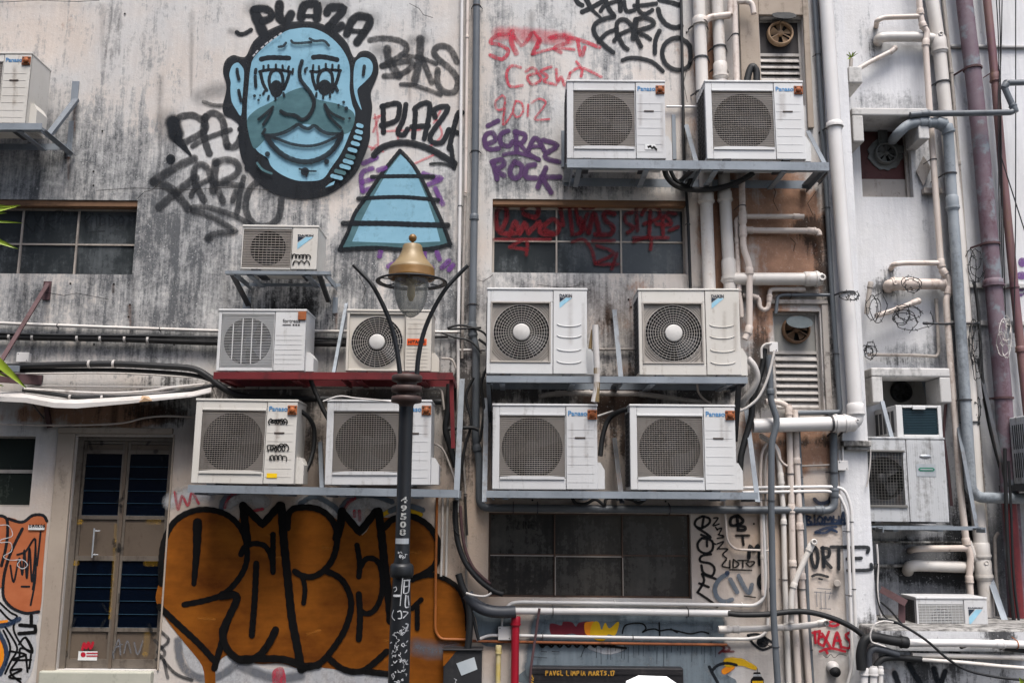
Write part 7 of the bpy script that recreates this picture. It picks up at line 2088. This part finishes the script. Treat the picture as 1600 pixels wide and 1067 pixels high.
tangle('wire snarl between the slate pipe and the purple pipe, lower down', 1524, 540, 10, 46, 3, WY - .14, 21)
tangle('pale coil of wire hanging on the purple pipe', 1572, 525, 12, 30, 3, WY - .26, 25, 'insul_white', .8)
tangle('wire snarl behind the slate pipe near the window unit', 1528, 650, 8, 40, 2, WY - .1, 31)
tangle('twist of black wire on the thick white drain of the pilaster', 1328, 464, 16, 9, 2, -.25, 41, 'cable_black', .9)

# ------------------------------------------------------------------ boxes on the wall
def jbox(label, x0, y0, x1, y1, y=-.002, d=.05, mat='pvc_clean', name='junction_box'):
    a, b, c, e = rect_px(x0, y0, x1, y1, y - d)
    t = thing(name, label, 'junction box', ((a + b) / 2, 0, c), 'junction boxes on the wall')
    mb = MB(); mb.box(a, b, y - d + .008, y, c, e, .003); mb.build('body', mat, t)
    mb = MB(); mb.box(a - .003, b + .003, y - d, y - d + .0075, c - .003, e + .003, .003); mb.build('lid', mat, t)
    mb = MB()
    for px, pz in ((a + .01, e - .01), (b - .01, c + .01)):
        mb.lathe((px, 0, pz), [(.004, y - d - .0005), (.004, y - d - .002), (.0005, y - d - .002)], 'y', 8)
    mb.build('screw', 'dark_steel', t)
jbox('small white box under the black cable bundle at the far left', 26, 551, 44, 565)
jbox('small white box at the top of the looping white cable', 1203, 535, 1215, 549, d=.2)
jbox('small white box hung below the white drain on the column', 1310, 720, 1325, 734, d=.06)
jbox('square white box on the conduit beside the red pipe', 779, 979, 798, 999)
pipe('conduit', 'short white conduit from the black hose down to the square box', 'conduit', [(785, 962), (784, 979)], 1.8, 'pvc_clean')
# round lamp fitting, lower right
t = thing('wall_lamp', 'round white fitting with a dark face under the red tag', 'wall lamp', P(1299, 1040, -.05))
c = P(1300, 1041, 0)
r = 9.3 * mpp(1300, 1040)
mb = MB(); mb.lathe((c.x, 0, c.z), [(r, -.007), (r, -.03), (r * .8, -.06), (r * .4, -.075), (.0005, -.08)], 'y', 24); mb.build('body', 'pvc_clean', t)
mb = MB(); mb.lathe((c.x, 0, c.z - r * .55), [(r * .86, -.05), (r * .8, -.085), (.0005, -.09)], 'y', 24); mb.build('lens', 'fan_dark', t)
t = pipe('pipe_stub', 'short open pipe end in a grey patch under the black lettering', 'pipe', [(1308, 911, .02), (1308, 911, -.06)], 4.6, 'pvc_old', joints=[(1308, 911, .5)])
# pale canopy strip over the door
mb = MB()
pts = [(-20, 622), (40, 625), (85, 633), (120, 634), (200, 628), (300, 619), (330, 612)]
for (a, b) in zip(pts[:-1], pts[1:]):
    p0, p1 = P(a[0], a[1], -.32), P(b[0], b[1], -.32)
    q0, q1 = P(a[0], a[1] - 10, -.02), P(b[0], b[1] - 10, -.02)
    t0, t1 = (.018 if a[0] < 150 else .012 if a[0] < 260 else .005), (.018 if b[0] < 150 else .012 if b[0] < 260 else .005)
    up0, up1 = Vector((0, 0, t0)), Vector((0, 0, t1))
    mb.add([p0 - up0, p1 - up1, p1 + up1, p0 + up0, q0 - up0, q1 - up1, q1 + up1, q0 + up0], [(0, 1, 2, 3), (3, 2, 6, 7), (1, 0, 4, 5), (4, 7, 6, 5)])
tag(mb.build('canopy', 'insul_white'), 'thin sagging pale canopy sheet over the door and cables', 'canopy')
t = thing('canopy_bracket', 'rusty dark bracket holding the canopy at the left', 'bracket', P(76, 650, -.1))
mb = MB(); mb.beam(P(72, 632, -.05), P(78, 668, -.02), .03, .03); mb.build('upright', 'rust_bar', t)
mb = MB(); mb.beam(P(50, 630, -.28), P(68, 653, -.04), .008, .008); mb.build('brace', 'dark_steel', t)
t = thing('canopy_bracket', 'dark box bracket at the far left under the black hoses', 'bracket', P(40, 600, -.1))
mb = MB(); mb.beam(P(-12, 589, -.25), P(64, 594, -.03), .07, .05); mb.build('beam', 'rust_bar', t)
mb = MB(); a, b, c, d = rect_px(54, 586, 68, 596); mb.box(a, b, -.02, -.002, c, d, .003); mb.build('wall_plate', 'dark_steel', t)
mb = MB(); a, b, c, d = rect_px(14, 572, 32, 582, -.16); mb.box(a, b, -.19, -.165, c, d, .004)
tag(mb.build('cable_clamp', 'galvanised'), 'grey metal clamp on the black hoses at the left edge', 'clamp')
t = thing('stay_bar', 'slanting dark red steel bar coming out from the wall at the left', 'steel bar', P(76, 450, 0))
mb = MB(); mb.beam(P(75, 443, -.03), P(-14, 590, -.45), .032, .012); mb.build('bar', 'rust_bar', t)
mb = MB(); a, b, c, d = rect_px(68, 440, 80, 469); mb.box(a, b, -.014, -.002, c, d, .002); mb.build('base_plate', 'rust_bar', t)
# dirty paper on the canopy
mb = MB()
mb.add([P(217, 628, -.33), P(238, 625, -.33), P(232, 619, -.3), P(222, 618, -.28)], [(0, 1, 2, 3)])
mb.add([P(217, 628, -.332), P(226, 621, -.335), P(238, 626, -.332)], [(0, 1, 2)])
tag(mb.build('paper_scrap', 'fan_cream'), 'crumpled peach paper scrap lying on the canopy', 'scrap')
# black box with pale sticker by the lamp post
t = thing('utility_box', 'black metal box with a pale tilted sticker at the foot of the wall', 'utility box', P(722, 1120, -.1))
a, b, c, d = rect_px(692, 1016, 752, 1150, -.12)
mb = MB(); mb.box(a, b, -.12, -.002, c, d, .006); mb.build('body', 'black_box', t)
mb = MB(); mb.box(a - .008, b + .008, -.135, -.002, d + .001, d + .014, .004); mb.build('lid', 'black_box', t)
mb = MB()
q = [P(713, 1036, -.1235), P(741, 1026, -.1235), P(746, 1045, -.1235), P(721, 1055, -.1235)]
mb.add([(p.x, -.1235, p.z) for p in q] + [(p.x, -.1215, p.z) for p in q], [(0, 1, 2, 3), (0, 1, 5, 4), (1, 2, 6, 5), (2, 3, 7, 6), (3, 0, 4, 7)])
mb.build('sticker', 'sticker_pale', t)
tg = Tag((570, 860, 5.1526), -.1215)
tg.fill('spray_orange', [(630, 800), (738, 806), (640, 925), (630, 925)], False)
tg.stroke('spray_white_thin', 6, [(720, 1028), (740, 1040)]).stroke('spray_white_thin', 5, [(735, 1036), (728, 1062)])
tg.build('paint_splash', t)
# white lightbox at the bottom edge
mb = MB()
x0, x1, _, z1 = rect_px(986, 1057, 1058, 1080, -.9)
z1 = P(1020, 1060, -.92).z
poly = [(x0 + .06, z1), (x1 - .05, z1 - .004), (x1 + .02, z1 - .05), (x1 + .03, .4), (x0 - .03, .4), (x0 - .02, z1 - .035)]
t = thing('light_box', 'glowing white sign box just showing at the bottom edge', 'light box', ((x0 + x1) / 2, -.85, 0))
mb.prism(poly, -.92, -.8); mb.build('face', 'lightbox_white', t)
mb = MB(); mb.box((x0 + x1) / 2 - .03, (x0 + x1) / 2 + .03, -.89, -.83, 0, .399); mb.build('post', 'dark_steel', t)

# ------------------------------------------------------------------ street lamp
LYP = -1.6
t = thing('street_lamp', 'old street lamp with a gold bell shade on a black post numbered 49508', 'street lamp', (P(628, 880, LYP).x, LYP, 0))
ax = P(633, 700, LYP).x
def zz(py, px=640):
    return P(px, py, LYP).z
k = mpp(638, 600, LYP)
mb = MB()
r1, r2 = 11.2 * k, 15.5 * k
mb.lathe((ax, LYP, 0), [(r1, zz(628)), (r1 * .98, zz(700)), (r1 * 1.0, zz(872)), (r1 * 1.12, zz(878)), (r1 * 1.12, zz(882))], 'z', 28)
mb.lathe((ax, LYP, 0), [(r2 * .85, zz(900)), (r2, zz(960)), (r2 * 1.03, zz(1067)), (r2 * 1.05, .3), (r2 * 1.5, .28), (r2 * 1.6, 0)], 'z', 28)
mb.build('pole', 'lamp_iron', t)
mb = MB()
mb.lathe((ax, LYP, 0), [(r1, zz(879)), (r2 * 1.02, zz(881)), (r2 * 1.16, zz(885)), (r2 * 1.18, zz(896)), (r2 * 1.1, zz(901)), (r2 * .85, zz(902))], 'z', 28)
mb.build('joint_collar', 'lamp_iron', t)
mb = MB()
prof = [(.0005, zz(584)), (10 * k, zz(584))]
for y0 in (587, 604, 620):
    prof += [(15.5 * k, zz(y0 - 1)), (22 * k, zz(y0 - .6)), (23.8 * k, zz(y0 + 1)), (23.8 * k, zz(y0 + 8)), (22 * k, zz(y0 + 9)), (15.5 * k, zz(y0 + 9.4))]
prof += [(r1 * 1.05, zz(632)), (r1, zz(636))]
mb.lathe((ax, LYP, 0), prof, 'z', 32)
mb.build('collar', 'lamp_collar', t)
lx = P(643, 440, LYP).x
def arm(pts):
    m_ = MB()
    m_.tube([P(a, b, LYP) for a, b in catmull(pts, False, 5)], [(3.9 - .8 * i / 30) * k for i in range(len(catmull(pts, False, 5)))], 10)
    m_.build('arm', 'lamp_iron', t)
arm([(626, 592), (621, 552), (612, 512), (600, 480), (582, 446), (566, 428), (552, 414)])
arm([(651, 592), (654, 556), (662, 520), (675, 488), (694, 455), (712, 434), (731, 415)])
mb = MB()
for y0, rr, th in ((441, 55.5, 1.5),):
    n = 48
    ring = [Vector((lx + rr * k * math.cos(2 * math.pi * i / n), LYP + rr * k * math.sin(2 * math.pi * i / n), zz(y0))) for i in range(n + 1)]
    mb.tube(ring, th * k, 8, cap=False)
for i in range(6):
    a = math.pi / 6 + i * math.pi / 3
    d = Vector((math.cos(a), math.sin(a), 0))
    mb.beam(Vector((lx, LYP, zz(440))) + d * 34 * k, Vector((lx, LYP, zz(441))) + d * 55 * k, .010, .006, up=Vector((0, 0, 1)))
mb.lathe((lx, LYP, 0), [(50 * k, zz(438.5)), (55.5 * k, zz(439.5)), (55.5 * k, zz(442)), (50 * k, zz(441)), (50 * k, zz(438.5))], 'z', 48, smooth=False)
mb.build('ring', 'lamp_iron', t)
mb = MB()
mb.lathe((lx, LYP, 0), [(14 * k, zz(383)), (15.4 * k, zz(385)), (16.4 * k, zz(391)), (19 * k, zz(398)), (23 * k, zz(404.5)), (28 * k, zz(410.5)), (32.5 * k, zz(415)), (35 * k, zz(418)), (36 * k, zz(421))], 'z', 40)
mb.lathe((lx, LYP, 0), [(14 * k, zz(383)), (6 * k, zz(382)), (.0005, zz(382))], 'z', 24)
sh = mb.build('lamp_shade', 'lamp_gold', t)
mb = MB()
mb.lathe((lx, LYP, 0), [(35.8 * k, zz(421)), (36.6 * k, zz(424)), (36.8 * k, zz(432)), (37.6 * k, zz(434)), (37 * k, zz(435.5)), (33 * k, zz(436)), (28 * k, zz(428)), (.0005, zz(424))], 'z', 40)
mb.build('shade_band', 'lamp_gold_dark', t)
mb = MB()
fr = 6.6 * k
fc = zz(372)
mb.lathe((lx, LYP, fc), [(max(.0005, fr * math.sin(math.pi * i / 12)), fr * math.cos(math.pi * i / 12)) for i in range(13)], 'z', 20)
mb.lathe((lx, LYP, 0), [(2.2 * k, zz(377)), (2.2 * k, zz(380)), (4.5 * k, zz(381)), (5 * k, zz(382.5))], 'z', 16)
mb.build('finial', 'lamp_gold_dark', t)
mb = MB()
gp = [(27 * k, zz(436)), (27.2 * k, zz(446)), (26.8 * k, zz(458)), (24.5 * k, zz(470)), (20 * k, zz(481)), (13 * k, zz(490)), (6 * k, zz(495)), (.0005, zz(497))]
mb.lathe((lx, LYP, 0), gp, 'z', 32)
mb.build('glass_globe', 'lamp_glass', t)
mb = MB()
mb.lathe((lx, LYP, 0), [(9 * k, zz(436)), (9 * k, zz(444)), (6 * k, zz(446)), (6.5 * k, zz(462)), (3 * k, zz(470)), (.0005, zz(471))], 'z', 16)
for i in range(7):
    a = i * .9
    mb.tube([Vector((lx + 20 * k * math.cos(a), LYP + 20 * k * math.sin(a), zz(442))), Vector((lx + 6 * k * math.cos(a + .6), LYP + 6 * k * math.sin(a + .6), zz(446)))], 1.3 * k, 6)
mb.build('bulb', 'lamp_filament', t)
def wrapper(cx, cyl, rr):
    def f(p, y=None):
        dx = max(-rr * .97, min(rr * .97, p.x - cx))
        off = 0 if y is None else (y + 5.0) * 1.0
        return Vector((cx + dx, cyl - math.sqrt(max(0, rr * rr - dx * dx)) - .0015, p.z))
    return f
mb = MB()
wr = wrapper(ax, LYP, r1)
for ch, py in zip('49508', (780.5, 793.5, 806.5, 819, 831)):
    pc = P(631.5 - (py - 780) * .045, py, LYP - r1)
    text(mb, ch, pc.x - 4.6 * k, pc.x + 4.6 * k, pc.z, LYP, h=9.6 * k, bold=.04, wrap=wr)
mb.build('number', 'letter_white', t)
mb = MB()
n = 8
vs, fs = [], []
for i in range(n + 1):
    a = R(-90 + 62 * (2 * i / n - 1))
    for z in (zz(840.5, 629), zz(849, 629)):
        vs.append((ax + (r1 + .001) * math.cos(a), LYP + (r1 + .001) * math.sin(a), z))
for i in range(n):
    fs.append((2 * i, 2 * i + 2, 2 * i + 3, 2 * i + 1))
mb.add(vs, fs)
mb.build('sticker', 'label_silver', t)
tg = Tag((570, 860, 5.1526), LYP - r2, wrap=lambda p, y: wrapper(ax, LYP, r2 * 1.04)(p))
rnd = random.Random(5)
cols = 'spray_white_thin'
for pts, wd in (([(315, 240), (360, 238)], 10), ([(318, 250), (312, 340)], 9), ([(355, 240), (350, 330), (322, 345)], 9), ([(325, 290), (350, 285)], 8), ([(330, 360), (325, 450), (350, 455)], 10), ([(345, 365), (352, 440)], 8), ([(305, 220), (285, 440)], 7), ([(235, 362), (280, 362)], 18), ([(230, 300), (250, 292), (255, 315), (238, 330)], 6), ([(230, 480), (215, 530), (240, 560)], 6), ([(265, 490), (290, 485), (295, 540), (270, 545)], 9), ([(310, 490), (345, 500), (310, 540)], 8), ([(330, 590), (345, 600), (330, 650)], 10)):
    tg.stroke(cols, wd, pts)
for i in range(46):
    y = rnd.uniform(600, 1060)
    cx_ = 275 - (y - 600) * .03
    x = cx_ + rnd.uniform(-62, 60)
    p2 = [(x, y)]
    for j in range(rnd.randint(2, 4)):
        p2.append((p2[-1][0] + rnd.uniform(-18, 18), p2[-1][1] + rnd.uniform(-24, 26)))
    tg.stroke(cols, rnd.uniform(3, 7), p2)
for i in range(16):
    y = rnd.uniform(5, 60)
    x = 300 + rnd.uniform(-28, 28)
    tg.stroke(cols, 3.5, [(x, y), (x + rnd.uniform(-14, 14), y + rnd.uniform(-12, 12)), (x + rnd.uniform(-14, 14), y + rnd.uniform(-14, 14))])
for i in range(9):
    x, y = 290 + rnd.uniform(-30, 30), 150 + rnd.uniform(-16, 16)
    tg.stroke(cols, 4, [(x, y), (x + rnd.uniform(-16, 16), y + rnd.uniform(-10, 10))])
tg.stroke(cols, 5, [(250, 186), (290, 192), (320, 186)])
tg.build('paint_scrawl', t)

# ------------------------------------------------------------------ plants
def leaf(mb, a, b, wpx, y0, y1, bend=0.0):
    n = 8
    p0, p1 = P(a[0], a[1], y0), P(b[0], b[1], y1)
    d = (p1 - p0)
    u = d.normalized().cross(Vector((0, 1, 0))).normalized()
    wm = wpx * mpp(a[0], a[1], y0)
    vs, fs = [], []
    for i in range(n + 1):
        q = i / n
        c = p0 + d * q + Vector((0, 0, -bend * q * q + bend * .3 * q))
        h = wm * max(.03, math.sin(math.pi * (.12 + .86 * q)) ** .8) * (1 - .35 * q)
        vs += [c - u * h, c + Vector((0, .006, 0)), c + u * h]
    for i in range(n):
        for j in range(2):
            q = i * 3 + j
            fs.append((q, q + 1, q + 4, q + 3))
    mb.add(vs, fs, 0, True)
t = thing('bamboo_plant', 'yellow and green striped leaves poking in at the left edge', 'plant', P(-60, 700, -2.2))
for a, b, w_ in (((-60, 340), (32, 318), 6), ((-50, 318), (26, 322), 3), ((-60, 344), (36, 346), 2.6), ((-60, 356), (28, 386), 6), ((-40, 336), (10, 330), 5), ((-55, 520), (41, 603), 9), ((-50, 570), (14, 586), 5), ((-60, 590), (6, 600), 5)):
    mb = MB(); leaf(mb, a, b, w_, -2.2, -2.15, .015); mb.build('leaf', 'leaf_green', t)
mb = MB(); mb.tube([P(-62, 300, -2.2), P(-64, 620, -2.2), Vector((P(-64, 620, -2.2).x - .05, -2.2, 0))], .012, 8); mb.build('stem', 'leaf_dark', t)
t = thing('small_plant', 'bright green leaf tip at the lower right corner', 'plant', P(1600, 1090, LY - .3))
for a, b, w_ in (((1606, 1085), (1593, 1058), 6), ((1612, 1080), (1600, 1056), 6), ((1600, 1090), (1586, 1070), 5)):
    mb = MB(); leaf(mb, a, b, w_, LY - .3, LY - .34, .0); mb.build('leaf', 'leaf_green', t)
mb = MB(); mb.tube([P(1606, 1085, LY - .3), Vector((P(1606, 1085, LY - .3).x, LY - .3, 0))], .006, 6); mb.build('stem', 'leaf_dark', t)
t = thing('wall_weed', 'tuft of weed growing from the corbel on the white wing', 'plant', P(1331, 105, .45))
for a, b, w_ in (((1329, 90), (1322, 84), 2), ((1330, 90), (1326, 80), 2), ((1331, 90), (1333, 80), 2), ((1330, 90), (1338, 79), 1.6), ((1330, 90), (1324, 92), 2), ((1331, 90), (1341, 82), 1.2)):
    mb = MB(); leaf(mb, a, b, w_ * .7, .5, .46, .01); mb.build('leaf', 'leaf_green', t)
mb = MB(); mb.tube([P(1330, 92, .5), P(1329, 110, .5)], 3 * mpp(1330, 100, .5), 8); mb.build('stem', 'pvc_old', t)
